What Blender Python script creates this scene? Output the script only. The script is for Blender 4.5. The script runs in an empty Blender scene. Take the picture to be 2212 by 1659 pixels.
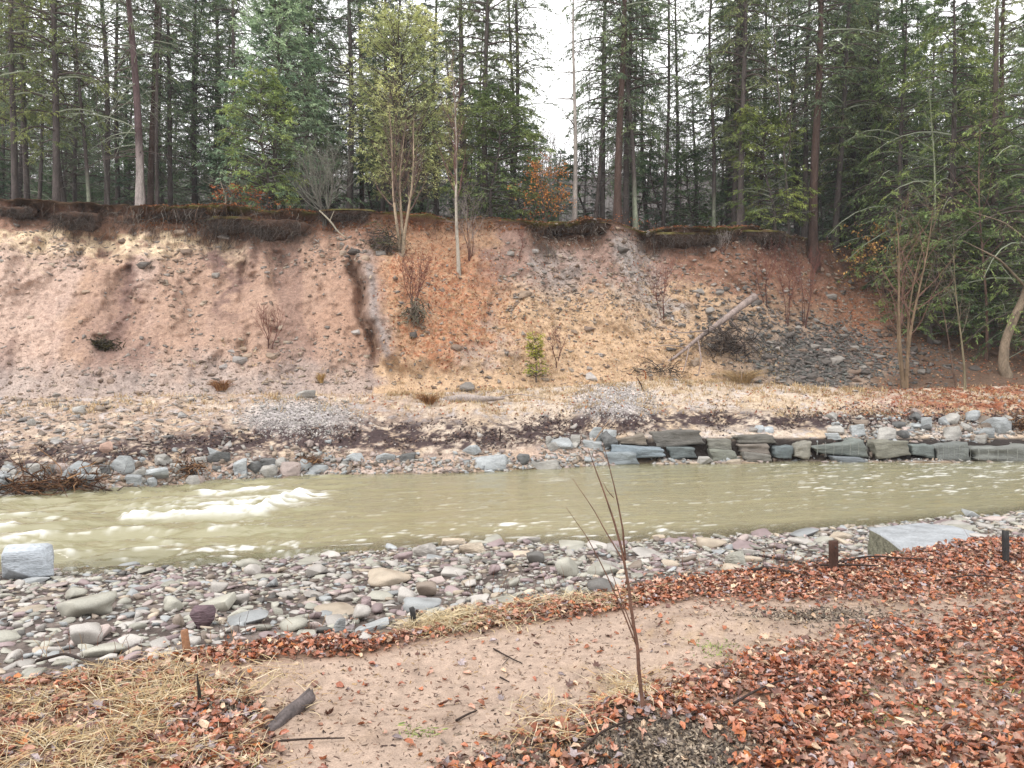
import bpy, bmesh, math, random
import numpy as np
from mathutils import Vector, Matrix, Euler

R = math.radians
random.seed(7)
rng = np.random.default_rng(11)
SC = bpy.context.scene
COL = SC.collection
EYE = 2.8                      # eye height above the river surface (m)
F = 1671.0                     # focal length in units of a 2212 wide frame
CX, CY = 1106.0, 813.0         # principal column, horizon row of that frame

# ------------------------------------------------------------------ camera, world, sun, exposure
cam_d = bpy.data.cameras.new('camera')
cam_d.sensor_width = 36.0
cam_d.lens = 36.0 * F / 2212.0
cam_d.shift_y = -16.5 / 2212.0
cam_d.clip_start = 0.05
cam_d.clip_end = 2000.0
cam = bpy.data.objects.new('camera', cam_d)
COL.objects.link(cam)
cam.location = (0, 0, EYE)
cam.rotation_euler = (R(90), 0, 0)
SC.camera = cam

world = bpy.data.worlds.new('World')
SC.world = world
world.use_nodes = True
wn, wl = world.node_tree.nodes, world.node_tree.links
wn.clear()
w_out = wn.new('ShaderNodeOutputWorld')
w_bg = wn.new('ShaderNodeBackground')
w_sky = wn.new('ShaderNodeTexSky')
w_sky.sky_type = 'NISHITA'
w_sky.sun_disc = False
w_sky.sun_elevation = R(54)
w_sky.sun_rotation = R(232)
w_sky.air_density = 1.0
w_sky.dust_density = 4.0
w_mix = wn.new('ShaderNodeMix'); w_mix.data_type = 'RGBA'
w_noise = wn.new('ShaderNodeTexNoise'); w_noise.inputs['Scale'].default_value = 1.6; w_noise.inputs['Detail'].default_value = 5
w_ramp = wn.new('ShaderNodeValToRGB')
w_ramp.color_ramp.elements[0].position = 0.3; w_ramp.color_ramp.elements[0].color = (14.2, 14.2, 14.4, 1)
w_ramp.color_ramp.elements[1].position = 0.75; w_ramp.color_ramp.elements[1].color = (17.4, 17.2, 17.0, 1)
w_tc = wn.new('ShaderNodeTexCoord')
wl.new(w_tc.outputs['Generated'], w_noise.inputs['Vector'])
wl.new(w_noise.outputs['Fac'], w_ramp.inputs['Fac'])
w_mix.inputs['Factor'].default_value = 0.93      # closed overcast layer over the clear-sky model
wl.new(w_sky.outputs['Color'], w_mix.inputs['A'])
wl.new(w_ramp.outputs['Color'], w_mix.inputs['B'])
wl.new(w_mix.outputs['Result'], w_bg.inputs['Color'])
w_bg.inputs['Strength'].default_value = 0.105
wl.new(w_bg.outputs['Background'], w_out.inputs['Surface'])

sun_d = bpy.data.lights.new('sun', 'SUN')
sun_d.energy = 1.5
sun_d.angle = R(14)
sun_d.color = (1.0, 0.965, 0.92)
sun = bpy.data.objects.new('sun', sun_d)
COL.objects.link(sun)
sun.location = (-10, -20, 40)
_az = R(232)
sdir = Vector((math.sin(_az) * math.cos(R(54)), math.cos(_az) * math.cos(R(54)), math.sin(R(54))))
sun.rotation_euler = sdir.to_track_quat('Z', 'Y').to_euler()

SC.view_settings.view_transform = 'Standard'
SC.view_settings.look = 'None'
SC.view_settings.exposure = 0.42
SC.view_settings.gamma = 1.0
SC.view_settings.use_curve_mapping = False
SC.cycles.max_bounces = 6
SC.cycles.diffuse_bounces = 3
SC.cycles.glossy_bounces = 3
SC.cycles.transmission_bounces = 3
SC.cycles.transparent_max_bounces = 8
SC.cycles.use_denoising = True

# ------------------------------------------------------------------ helpers
def s2l(r, g, b, k=1.0):
    f = lambda v: ((v / 255.0) / 12.92 if v <= 10 else (((v / 255.0) + 0.055) / 1.055) ** 2.4) * k
    return np.array([f(r), f(g), f(b)])

def _h(i, j, k, seed):
    n = (i.astype(np.uint32) * np.uint32(374761393) + j.astype(np.uint32) * np.uint32(668265263)
         + k.astype(np.uint32) * np.uint32(2246822519) + np.uint32(seed * 3266489917 & 0xffffffff))
    n = (n ^ (n >> np.uint32(13))) * np.uint32(1274126177)
    n = n ^ (n >> np.uint32(16))
    return (n & np.uint32(0xffffff)).astype(np.float64) / 16777215.0

def vnoise(p, seed=0):
    """value noise 0..1 of an (N,3) array"""
    p = np.asarray(p, float)
    f0 = np.floor(p); t = p - f0; t = t * t * (3 - 2 * t)
    i = f0.astype(np.int64)
    out = 0
    for a in (0, 1):
        for b in (0, 1):
            for c in (0, 1):
                w = (t[:, 0] if a else 1 - t[:, 0]) * (t[:, 1] if b else 1 - t[:, 1]) * (t[:, 2] if c else 1 - t[:, 2])
                out = out + w * _h(i[:, 0] + a, i[:, 1] + b, i[:, 2] + c, seed)
    return out

def fbm(p, octv=4, seed=0, gain=0.5):
    p = np.asarray(p, float)
    s, a, tot = 0, 1.0, 0
    for o in range(octv):
        s = s + a * vnoise(p * (2 ** o) + 17.3 * o, seed + o)
        tot += a; a *= gain
    return s / tot

def sstep(a, b, x):
    t = np.clip((np.asarray(x, float) - a) / (b - a), 0, 1)
    return t * t * (3 - 2 * t)

def new_mesh(name, V, faces, mats=None, smooth=False, col=None, attrs=None, mat_idx=None):
    """faces: a list of int arrays (n,k), mixed k"""
    me = bpy.data.meshes.new(name)
    V = np.asarray(V, np.float32)
    me.vertices.add(len(V))
    me.vertices.foreach_set('co', V.ravel())
    faces = [np.asarray(f, np.int32) for f in faces if len(f)]
    nl = sum(f.size for f in faces); nf = sum(len(f) for f in faces)
    me.loops.add(nl)
    me.loops.foreach_set('vertex_index', np.concatenate([f.ravel() for f in faces]))
    me.polygons.add(nf)
    starts, off = [], 0
    for f in faces:
        starts.append(off + np.arange(len(f)) * f.shape[1]); off += f.size
    me.polygons.foreach_set('loop_start', np.concatenate(starts).astype(np.int32))
    try:
        me.polygons.foreach_set('loop_total', np.concatenate([np.full(len(f), f.shape[1]) for f in faces]).astype(np.int32))
    except Exception:
        pass
    if smooth:
        me.polygons.foreach_set('use_smooth', np.ones(nf, bool))
    if mat_idx is not None:
        me.polygons.foreach_set('material_index', np.asarray(mat_idx, np.int32))
    if col is not None:
        a = me.color_attributes.new('Col', 'FLOAT_COLOR', 'POINT')
        c = np.ones((len(V), 4), np.float32); c[:, :3] = col
        a.data.foreach_set('color', c.ravel())
    for k, v in (attrs or {}).items():
        a = me.attributes.new(k, 'FLOAT', 'POINT')
        a.data.foreach_set('value', np.asarray(v, np.float32))
    for m in (mats if isinstance(mats, (list, tuple)) else [mats]):
        if m is not None:
            me.materials.append(m)
    me.update(calc_edges=True)
    return me

def link(name, me, parent=None, label=None, cat=None, group=None, kind=None, loc=None, rot=None, scale=None, color=None):
    o = bpy.data.objects.new(name, me)
    COL.objects.link(o)
    if parent is not None: o.parent = parent
    if label: o['label'] = label
    if cat: o['category'] = cat
    if group: o['group'] = group
    if kind: o['kind'] = kind
    if loc is not None: o.location = loc
    if rot is not None: o.rotation_euler = rot
    if scale is not None: o.scale = scale
    if color is not None: o.color = (color[0], color[1], color[2], 1)
    return o

class Bag:
    """collects vertices, faces and vertex colours of one mesh"""
    def __init__(s): s.V, s.Q, s.T, s.C, s.n = [], [], [], [], 0
    def add(s, V, quads=None, tris=None, col=(1, 1, 1)):
        V = np.asarray(V, float).reshape(-1, 3)
        c = np.asarray(col, float)
        s.V.append(V); s.C.append(np.broadcast_to(c, V.shape) if c.ndim == 1 else c)
        if quads is not None and len(quads): s.Q.append(np.asarray(quads) + s.n)
        if tris is not None and len(tris): s.T.append(np.asarray(tris) + s.n)
        s.n += len(V)
    def mesh(s, name, mat, smooth=False):
        f = []
        if s.Q: f.append(np.concatenate(s.Q))
        if s.T: f.append(np.concatenate(s.T))
        return new_mesh(name, np.concatenate(s.V), f, mat, smooth, np.concatenate(s.C))

def tubes(paths, radii, sides=4, cap=False):
    """paths (N,K,3), radii (N,K) -> V, quads (, end caps as tris)"""
    P = np.asarray(paths, float); rad = np.asarray(radii, float)
    N, K, _ = P.shape
    T = np.empty_like(P)
    T[:, 1:-1] = P[:, 2:] - P[:, :-2]; T[:, 0] = P[:, 1] - P[:, 0]; T[:, -1] = P[:, -1] - P[:, -2]
    T /= np.linalg.norm(T, axis=2, keepdims=True) + 1e-9
    ref = np.where(np.abs(T[:, :1, 2:3]) > 0.75, np.array([1.0, 0.13, 0]), np.array([0.09, 0.05, 1.0]))
    A = np.cross(T, np.broadcast_to(ref, T.shape)); A /= np.linalg.norm(A, axis=2, keepdims=True) + 1e-9
    B = np.cross(T, A)
    ang = np.arange(sides) * 2 * math.pi / sides
    V = P[:, :, None, :] + rad[:, :, None, None] * (np.cos(ang)[None, None, :, None] * A[:, :, None, :] + np.sin(ang)[None, None, :, None] * B[:, :, None, :])
    base = (np.arange(N)[:, None, None] * K + np.arange(K - 1)[None, :, None]) * sides
    j = np.arange(sides)[None, None, :]; j2 = (j + 1) % sides
    q = np.stack(np.broadcast_arrays(base + j, base + j2, base + sides + j2, base + sides + j), -1).reshape(-1, 4)
    V = V.reshape(-1, 3)
    if not cap: return V, q
    tr = []
    for n in range(N):
        for k, fl in ((0, 1), (K - 1, 0)):
            b = (n * K + k) * sides
            for i in range(1, sides - 1):
                tr.append((b, b + i + 1, b + i) if fl else (b, b + i, b + i + 1))
    return V, q, np.array(tr)

# ------------------------------------------------------------------ materials
def mat_base(name):
    m = bpy.data.materials.new(name); m.use_nodes = True
    nt = m.node_tree
    b = nt.nodes['Principled BSDF']
    return m, nt, b

def N(nt, t, **kw):
    n = nt.nodes.new(t)
    for k, v in kw.items():
        if k in n.inputs: n.inputs[k].default_value = v
        else: setattr(n, k, v)
    return n

def surf_mat(name, src='ATTR', rough=0.8, spec=0.3, nscale=9.0, namp=0.35, fscale=70.0, famp=0.3, bump=0.4, bdist=0.02, flat=1.0, color=None, rrange=None, trans=0.0, tint=False):
    """a material whose colour comes from the vertex attribute 'Col', the object's colour or a constant,
    broken up by two sizes of solid noise that also drive the relief"""
    m, nt, b = mat_base(name)
    L = nt.links
    geo = N(nt, 'ShaderNodeNewGeometry')
    mp = N(nt, 'ShaderNodeMapping'); mp.inputs['Scale'].default_value = (1, 1, flat)
    if src == 'OBJ':
        tc = N(nt, 'ShaderNodeTexCoord'); oi0 = N(nt, 'ShaderNodeObjectInfo')
        addv = N(nt, 'ShaderNodeVectorMath', operation='ADD')
        L.new(geo.outputs['Position'], addv.inputs[0]); L.new(oi0.outputs['Random'], addv.inputs[1])
        L.new(addv.outputs[0], mp.inputs['Vector'])
    else:
        L.new(geo.outputs['Position'], mp.inputs['Vector'])
    n1 = N(nt, 'ShaderNodeTexNoise', Scale=nscale, Detail=4.0); n2 = N(nt, 'ShaderNodeTexNoise', Scale=fscale, Detail=3.0)
    L.new(mp.outputs[0], n1.inputs['Vector']); L.new(mp.outputs[0], n2.inputs['Vector'])
    if src == 'ATTR':
        at = N(nt, 'ShaderNodeAttribute', attribute_name='Col'); csock = at.outputs['Color']
        if tint:
            oi = N(nt, 'ShaderNodeObjectInfo'); mx = N(nt, 'ShaderNodeMix', data_type='RGBA', blend_type='MULTIPLY')
            mx.inputs['Factor'].default_value = 1.0
            L.new(csock, mx.inputs['A']); L.new(oi.outputs['Color'], mx.inputs['B']); csock = mx.outputs['Result']
    elif src == 'OBJ':
        oi = N(nt, 'ShaderNodeObjectInfo'); csock = oi.outputs['Color']
    else:
        rgb = N(nt, 'ShaderNodeRGB'); rgb.outputs[0].default_value = (*color, 1); csock = rgb.outputs[0]
    f1 = N(nt, 'ShaderNodeMapRange'); f1.inputs['From Min'].default_value = 0.25; f1.inputs['From Max'].default_value = 0.75
    f1.inputs['To Min'].default_value = 1 - namp; f1.inputs['To Max'].default_value = 1 + namp
    f2 = N(nt, 'ShaderNodeMapRange'); f2.inputs['From Min'].default_value = 0.25; f2.inputs['From Max'].default_value = 0.75
    f2.inputs['To Min'].default_value = 1 - famp; f2.inputs['To Max'].default_value = 1 + famp
    L.new(n1.outputs['Fac'], f1.inputs['Value']); L.new(n2.outputs['Fac'], f2.inputs['Value'])
    mul = N(nt, 'ShaderNodeMath', operation='MULTIPLY'); L.new(f1.outputs[0], mul.inputs[0]); L.new(f2.outputs[0], mul.inputs[1])
    vm = N(nt, 'ShaderNodeVectorMath', operation='SCALE'); L.new(csock, vm.inputs[0]); L.new(mul.outputs[0], vm.inputs['Scale'])
    L.new(vm.outputs[0], b.inputs['Base Color'])
    b.inputs['Roughness'].default_value = rough
    b.inputs['Specular IOR Level'].default_value = spec
    if rrange:
        fr = N(nt, 'ShaderNodeMapRange'); fr.inputs['From Min'].default_value = 0.3; fr.inputs['From Max'].default_value = 0.7
        fr.inputs['To Min'].default_value, fr.inputs['To Max'].default_value = rrange
        L.new(n1.outputs['Fac'], fr.inputs['Value']); L.new(fr.outputs[0], b.inputs['Roughness'])
    if bump:
        ad = N(nt, 'ShaderNodeMath', operation='MULTIPLY_ADD'); ad.inputs[1].default_value = 0.35
        L.new(n2.outputs['Fac'], ad.inputs[0]); L.new(n1.outputs['Fac'], ad.inputs[2])
        bp = N(nt, 'ShaderNodeBump', Strength=bump, Distance=bdist)
        L.new(ad.outputs[0], bp.inputs['Height']); L.new(bp.outputs[0], b.inputs['Normal'])
    if trans:
        tr = N(nt, 'ShaderNodeBsdfTranslucent'); mxs = N(nt, 'ShaderNodeMixShader', Fac=trans)
        L.new(vm.outputs[0], tr.inputs['Color'])
        L.new(b.outputs[0], mxs.inputs[1]); L.new(tr.outputs[0], mxs.inputs[2])
        L.new(mxs.outputs[0], nt.nodes['Material Output'].inputs['Surface'])
    return m

M_soil = surf_mat('soil', nscale=6, fscale=26, namp=0.26, famp=0.36, bump=0.9, bdist=0.055, rough=0.9, spec=0.2)
M_dirt = surf_mat('damp_dirt', nscale=18, fscale=130, namp=0.2, famp=0.3, bump=0.6, bdist=0.01, rough=0.75, spec=0.25)
M_stone = surf_mat('wet_cobble', src='OBJ', nscale=6, fscale=90, namp=0.22, famp=0.16, bump=0.25, bdist=0.01, rough=0.45, spec=0.4, rrange=(0.3, 0.65))
M_stone_a = surf_mat('wet_cobble_small', src='ATTR', nscale=8, fscale=90, namp=0.2, famp=0.16, bump=0.2, bdist=0.008, rough=0.5, spec=0.4, rrange=(0.3, 0.7))
M_rock = surf_mat('bluestone', src='OBJ', nscale=3, fscale=22, namp=0.3, famp=0.28, bump=0.8, bdist=0.06, rough=0.6, spec=0.35, flat=3.5, rrange=(0.4, 0.8))
M_boulder = surf_mat('boulder_rock', src='OBJ', nscale=5, fscale=40, namp=0.2, famp=0.2, bump=0.6, bdist=0.03, rough=0.55, spec=0.35, flat=1.6, rrange=(0.4, 0.7))
M_mossrock = surf_mat('weathered_rock_face', src='CONST', color=tuple(s2l(150, 148, 128, 0.55)), nscale=14, fscale=60, namp=0.45, famp=0.4, bump=0.9, bdist=0.03, rough=0.85, spec=0.2)
M_rock_a = surf_mat('bluestone_small', src='ATTR', nscale=5, fscale=26, namp=0.25, famp=0.25, bump=0.5, bdist=0.04, rough=0.65, spec=0.3, flat=2.5)
M_leaf = surf_mat('fallen_leaf', src='ATTR', nscale=40, fscale=160, namp=0.25, famp=0.2, bump=0.15, bdist=0.004, rough=0.34, spec=0.55, tint=True, trans=0.12)
M_flake = surf_mat('dry_leaf', src='ATTR', nscale=20, fscale=60, namp=0.2, famp=0.1, bump=0, rough=0.7, spec=0.25, trans=0.15)
M_straw = surf_mat('straw', src='ATTR', nscale=20, fscale=60, namp=0.15, famp=0.1, bump=0, rough=0.6, spec=0.3, trans=0.15)
M_bark = surf_mat('bark', src='ATTR', nscale=5, fscale=32, namp=0.35, famp=0.4, bump=0.8, bdist=0.03, rough=0.9, spec=0.2, flat=0.25, tint=True)
M_twig = surf_mat('twig_bark', src='ATTR', nscale=10, fscale=50, namp=0.25, famp=0.2, bump=0, rough=0.85, spec=0.2, tint=True)
M_needle = surf_mat('needles', src='ATTR', nscale=0.8, fscale=6, namp=0.22, famp=0.22, bump=0, rough=0.7, spec=0.25, tint=True, trans=0.28)
M_root = surf_mat('root', src='ATTR', nscale=8, fscale=40, namp=0.3, famp=0.3, bump=0, rough=0.9, spec=0.2)
M_moss = surf_mat('moss', src='ATTR', nscale=6, fscale=45, namp=0.4, famp=0.4, bump=0.8, bdist=0.05, rough=0.95, spec=0.1)
M_wood = surf_mat('weathered_wood', src='ATTR', nscale=12, fscale=80, namp=0.3, famp=0.3, bump=0.6, bdist=0.01, rough=0.8, spec=0.25)
M_metal = surf_mat('rusted_steel', src='CONST', color=(0.02, 0.019, 0.019), nscale=20, fscale=120, namp=0.4, famp=0.3, bump=0.3, bdist=0.004, rough=0.6, spec=0.4)

# ------------------------------------------------------------------ terrain: near bank, gravel bar, river bed, far shore, eroded bank, forest floor
def curve(*pts):
    xs = np.array([p[0] for p in pts], float); ys = np.array([p[1] for p in pts], float)
    return lambda X: np.interp(X, xs, ys)

c_edge = curve((-400, 1560), (0, 1480), (200, 1450), (400, 1410), (600, 1385), (800, 1375), (900, 1345), (1100, 1310), (1300, 1285), (1500, 1248), (1700, 1228), (1900, 1208), (2212, 1185), (2700, 1150))
c_w1 = curve((-400, 1245), (0, 1240), (120, 1240), (500, 1230), (700, 1203), (1000, 1180), (1300, 1175), (1700, 1152), (2000, 1130), (2212, 1110), (2700, 1080))
c_w2 = curve((-400, 1110), (0, 1077), (250, 1062), (400, 1047), (700, 1027), (1000, 1022), (1300, 1006), (1700, 1000), (2212, 1000), (2700, 1000))
c_rock = curve((-400, 1020), (0, 1005), (200, 988), (400, 980), (700, 968), (1000, 972), (1180, 950), (1330, 938), (1750, 946), (2212, 958), (2700, 960))
c_toe = curve((-400, 870), (0, 862), (400, 852), (780, 850), (900, 850), (1200, 835), (1450, 818), (1700, 832), (1900, 842), (2212, 832), (2700, 830))
c_toeY = curve((-400, 24), (0, 24.5), (400, 25.8), (800, 27.5), (1200, 29.6), (1450, 30.8), (1900, 31.5), (2212, 31.5), (2700, 31.5))
c_top = curve((-400, 428), (0, 433), (300, 440), (480, 447), (640, 452), (720, 458), (800, 455), (950, 470), (1140, 470), (1300, 478), (1385, 494), (1480, 492), (1560, 486), (1700, 500), (1780, 520), (1850, 540), (2212, 560), (2700, 560))
c_lip = curve((-400, .8), (430, .7), (470, 1), (660, .9), (700, .6), (780, .7), (860, 0.35), (1000, 0.25), (1120, 0.3), (1160, 1.0), (1300, 1.0), (1330, 0.25), (1375, 0.25), (1400, 1), (1700, 1), (1790, 0.15), (2700, 0.1))
vv = lambda Yd: (np.asarray(Yd, float) - CY) / F

u_in = np.linspace(-0.74, 0.74, 520)
ext = np.array([0.77, 0.80, 0.83, 0.87, 0.91, 0.95, 1.0, 1.05, 1.1, 1.16, 1.22, 1.28, 1.5, 1.8, 2.2])
U = np.concatenate([-ext[::-1], u_in, ext])
XD = CX + F * U
NCOL = len(U)
XC = np.clip(XD, -400, 2700)
Ye = 1.6 / vv(c_edge(XC)); Yw1 = 2.8 / vv(c_w1(XC)); Yw2 = 2.8 / vv(c_w2(XC))
Yr = Yw2 + 1.25; zr = EYE - vv(c_rock(XC)) * Yr
Yt = c_toeY(XC); zt = EYE - vv(c_toe(XC)) * Yt
ztop = np.full(NCOL, 10.0); Yp = (EYE - ztop) / vv(c_top(XC))
Ym = 0.5 * (Yw1 + Yw2)
lip = c_lip(XC)

def knots_to_rows(kn, ts):
    """kn: list of (Ycol, zcol), ts: row parameters 0..len-1 -> (rows, cols) arrays"""
    Ys = np.stack([k[0] * np.ones(NCOL) for k in kn]); Zs = np.stack([k[1] * np.ones(NCOL) for k in kn])
    i = np.clip(np.floor(ts).astype(int), 0, len(kn) - 2); f = (ts - i)[:, None]
    return Ys[i] * (1 - f) + Ys[i + 1] * f, Zs[i] * (1 - f) + Zs[i + 1] * f

def pts(Y, Z): return np.stack([U[None, :] * Y, Y, Z], -1)

def gauss(x, y, cx, cy, rx, ry): return np.exp(-(((x - cx) / rx) ** 2 + ((y - cy) / ry) ** 2))

SEC = {}
# near bank
tA = np.linspace(0, 1, 125)
YA = 0.9 * (Ye[None, :] / 0.9) ** (tA[:, None]); ZA = np.full_like(YA, 1.2)
PA = pts(YA, ZA); xa, ya = PA[..., 0], PA[..., 1]
win = 1 - sstep(0.9, 1.0, tA)[:, None]
n = fbm(PA.reshape(-1, 3) * 1.1, 4, 3).reshape(YA.shape) - 0.5
nf = fbm(PA.reshape(-1, 3) * 9, 3, 5).reshape(YA.shape) - 0.5
ZA = ZA + (n * 0.09 + nf * 0.03) * win
for cx, cy, rx, ry, h in ((0.62, 3.46, 0.34, 0.25, 0.15), (-1.42, 3.72, 0.26, 0.16, 0.06), (4.3, 7.0, 0.8, 0.3, 0.12), (1.5, 5.0, 0.5, 0.12, 0.04), (2.3, 3.3, 1.0, 0.4, 0.03)):
    ZA = ZA + h * gauss(xa, ya, cx, cy, rx, ry)
ZA = ZA - 0.06 * gauss(xa, ya, -0.6, 4.2, 1.6, 0.5) * win
SEC['ground'] = [YA, ZA, tA]
# gravel bar and near half of the river bed
tB = np.concatenate([np.linspace(0, 1, 8)[:-1], np.linspace(1, 2, 46)[:-1], np.linspace(2, 3, 8)[:-1], np.linspace(3, 4, 6)])
YB, ZB = knots_to_rows([(Ye, 1.2), (Ye + 0.35, 0.93), (Yw1, 0.02), (Yw1 + 1.0, -0.2), (Ym, -0.55)], tB)
PB = pts(YB, ZB)
nb = fbm(PB.reshape(-1, 3) * 0.8, 4, 8).reshape(YB.shape) - 0.5
ZB = ZB + nb * 0.16 * (sstep(0.0, 1.0, tB) * (1 - sstep(3.3, 4, tB)))[:, None]
ZB[0] = ZA[-1]
SEC['gravel_bar'] = [YB, ZB, tB]
# far half of the bed, armoured shore, bench
tC = np.concatenate([np.linspace(0, 1, 5)[:-1], np.linspace(1, 2, 8)[:-1], np.linspace(2, 3, 30)[:-1], np.linspace(3, 4, 80)])
YC, ZC = knots_to_rows([(Ym, -0.55), (Yw2 - 0.7, -0.3), (Yw2, 0.0), (Yr, zr), (Yt, zt)], tC)
PC = pts(YC, ZC); xc, yc = PC[..., 0], PC[..., 1]
nc = fbm(PC.reshape(-1, 3) * 0.55, 5, 21).reshape(YC.shape) - 0.5
ncf = fbm(PC.reshape(-1, 3) * 3.5, 3, 23).reshape(YC.shape) - 0.5
wc = (sstep(1.2, 2.6, tC) * (1 - sstep(3.85, 4, tC)))[:, None]
fr_ = np.clip(tC - 2, 0, 1)[:, None]; wl2 = sstep(1300, 1345, XC)[None, :] * ((tC > 2) * (tC < 3))[:, None]
ZC = ZC + wl2 * zr[None, :] * (sstep(0.52, 0.78, fr_) - fr_)
ZC = ZC + (nc * 0.55 + ncf * 0.16) * wc * (1 - 0.5 * sstep(0.0, 1.0, 1 - np.abs(tC - 3.0) * 2))[:, None]
for cx, cy, rx, ry, h in ((-6.9, 24.7, 1.5, 0.9, 0.45), (3.6, 26.8, 1.3, 0.9, 0.55), (-1.5, 26.5, 1.0, 0.6, 0.35)):
    ZC = ZC + h * gauss(xc, yc, cx, cy, rx, ry)
ZC[0] = ZB[-1]
SEC['far_shore'] = [YC, ZC, tC]
# eroded bank
tD = np.concatenate([np.linspace(0, 1, 140)[:-1], np.linspace(1, 2, 12)[:-1], np.linspace(2, 3, 8)[:-1], np.linspace(3, 4, 8)])
tt = np.clip(tD, 0, 1)[:, None]
Yl = Yp + 0.0; lip = lip * (0.35 + 0.65 * sstep(0.32, 0.58, fbm(np.stack([XC / 70, XC * 0, XC * 0], 1), 3, 49)))
zl = ztop - (0.3 + 0.8 * lip)
YD = Yt[None, :] + (Yl - Yt)[None, :] * (1 - (1 - tt) ** 1.22)
ZD = zt[None, :] + (zl - zt)[None, :] * tt
e1, e2, e3 = [np.clip(tD - k, 0, 1)[:, None] for k in (1, 2, 3)]
under = 0.45 * lip[None, :]
YD = YD + under * e1 - (under + 0.35 * lip[None, :]) * e2 + (0.35 * lip[None, :] + 0.2) * e3
ZD = ZD + (zl * 0 + (ztop - zl) * 0.5)[None, :] * e1 + ((ztop - zl) * 0.38)[None, :] * e2 + ((ztop - zl) * 0.12)[None, :] * e3
PD = pts(YD, ZD); q = PD.reshape(-1, 3); q = q + np.array([0.32, 0, 0]) * q[:, 1:2]
g1 = fbm(q * np.array([0.30, 0.1, 0.16]), 4, 31).reshape(YD.shape) - 0.5
g2 = fbm(q * np.array([1.1, 0.3, 0.75]), 4, 37).reshape(YD.shape) - 0.5
g3 = fbm(q * np.array([4.5, 2, 4.0]), 3, 41).reshape(YD.shape) - 0.5
ch = fbm(q * np.array([0.42, 0.02, 0.05]) + fbm(q * np.array([.5, .1, .5]), 2, 33)[:, None] * np.array([.25, 0, 0]), 3, 35).reshape(YD.shape)
ch2 = fbm(q * np.array([1.5, 0.03, 0.12]) + 5.0, 3, 36).reshape(YD.shape)
chan = 0.8 * (1 - sstep(0, 0.06, np.abs(ch - .5))) * sstep(.45, .56, g2 + .5)
chan = chan * np.where(np.broadcast_to(XC[None, :], YD.shape) > 830, .45, 1.0)
wd = sstep(0, 0.12, tt) * (1 - 0.75 * sstep(0.9, 1.0, tt))
XDm = np.broadcast_to(XC[None, :], YD.shape)
xled = np.interp(tD, [0, 0.3, 0.55, 0.72, 1.0, 4], [826, 815, 790, 778, 790, 790])[:, None] + (g2 * 40)
led = sstep(-6, 3, XDm - xled) * (1 - sstep(80, 260, XDm - xled)) * sstep(0.08, 0.2, tt) * (1 - sstep(0.70, 0.86, tt))
led2 = sstep(-10, 8, XDm - 1045 - g2 * 60) * (1 - sstep(20, 120, XDm - 1045)) * sstep(0.25, 0.35, tt) * (1 - sstep(0.5, 0.62, tt))
YD = YD + (g1 * 1.7 + g2 * 1.1 + g3 * 0.42 + chan * 0.32) * wd - 0.7 * led + 0.45 * led2 + 1.1 * np.exp(-((XDm - xled + 13) / 11) ** 2) * sstep(0.1, 0.25, tt) * (1 - sstep(0.66, 0.8, tt))
gg = fbm(np.stack([q[:, 0] * 1.1, q[:, 0] * 0, np.broadcast_to(np.clip(tD, 1, 4)[:, None], YD.shape).ravel() * 0.8], -1), 4, 43).reshape(YD.shape) - 0.5
wl_ = sstep(1.2, 1.8, tD)[:, None] * lip[None, :]
gh = fbm(np.stack([q[:, 0] * 4.0, q[:, 1] * 0.5, q[:, 2] * 4.0], -1), 4, 44).reshape(YD.shape) - 0.5
YD = YD + (gg * 1.5 + gh * 0.9) * wl_
ZD = ZD + (fbm(np.stack([q[:, 0] * 0.8, q[:, 0] * 0, q[:, 0] * 0], -1), 4, 47).reshape(YD.shape) - 0.5) * 0.45 * sstep(1.0, 3.5, tD)[:, None]
YD[0] = YC[-1]; ZD[0] = ZC[-1]
SEC['eroded_bank'] = [YD, ZD, tD]
# forest floor and the hill behind it
tE = np.concatenate([np.linspace(0, 1, 12)[:-1], np.linspace(1, 2, 20)[:-1], np.linspace(2, 3, 16)[:-1], np.linspace(3, 4, 12)])
YE, ZE = knots_to_rows([(YD[-1], ZD[-1]), (YD[-1] + 3.0, ZD[-1] + 0.05), (np.maximum(YD[-1] + 8, 66.0), 10.8), (125.0, 33.0), (210.0, 56.0)], tE)
PE = pts(YE, ZE)
ne = fbm(PE.reshape(-1, 3) * 0.12, 4, 51).reshape(YE.shape) - 0.5
ZE = ZE + ne * (0.5 * sstep(0.1, 1, tE) + 9 * sstep(2.0, 3.2, tE))[:, None]
ZE[0] = ZD[-1]; YE[0] = YD[-1]
SEC['forest_floor'] = [YE, ZE, tE]

Yall = np.concatenate([s[0] for s in SEC.values()]); Zall = np.concatenate([s[1] for s in SEC.values()])
Vall = (EYE - Zall) / Yall

def hit(X, Yd):
    """the ground point seen at a place of the 2212 x 1659 picture"""
    u = (X - CX) / F; v = (Yd - CY) / F
    j = int(np.clip(np.searchsorted(U, u) - 1, 0, NCOL - 2)); f = (u - U[j]) / (U[j + 1] - U[j])
    col = Vall[:, j] * (1 - f) + Vall[:, j + 1] * f
    k = np.argmax(col <= v)
    k = max(int(k), 1)
    a = col[k - 1] - col[k]
    w = 0 if a <= 1e-9 else np.clip((col[k - 1] - v) / a, 0, 1)
    yc = Yall[:, j] * (1 - f) + Yall[:, j + 1] * f
    Y = yc[k - 1] * (1 - w) + yc[k] * w
    return Vector((u * Y, Y, EYE - v * Y))

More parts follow.
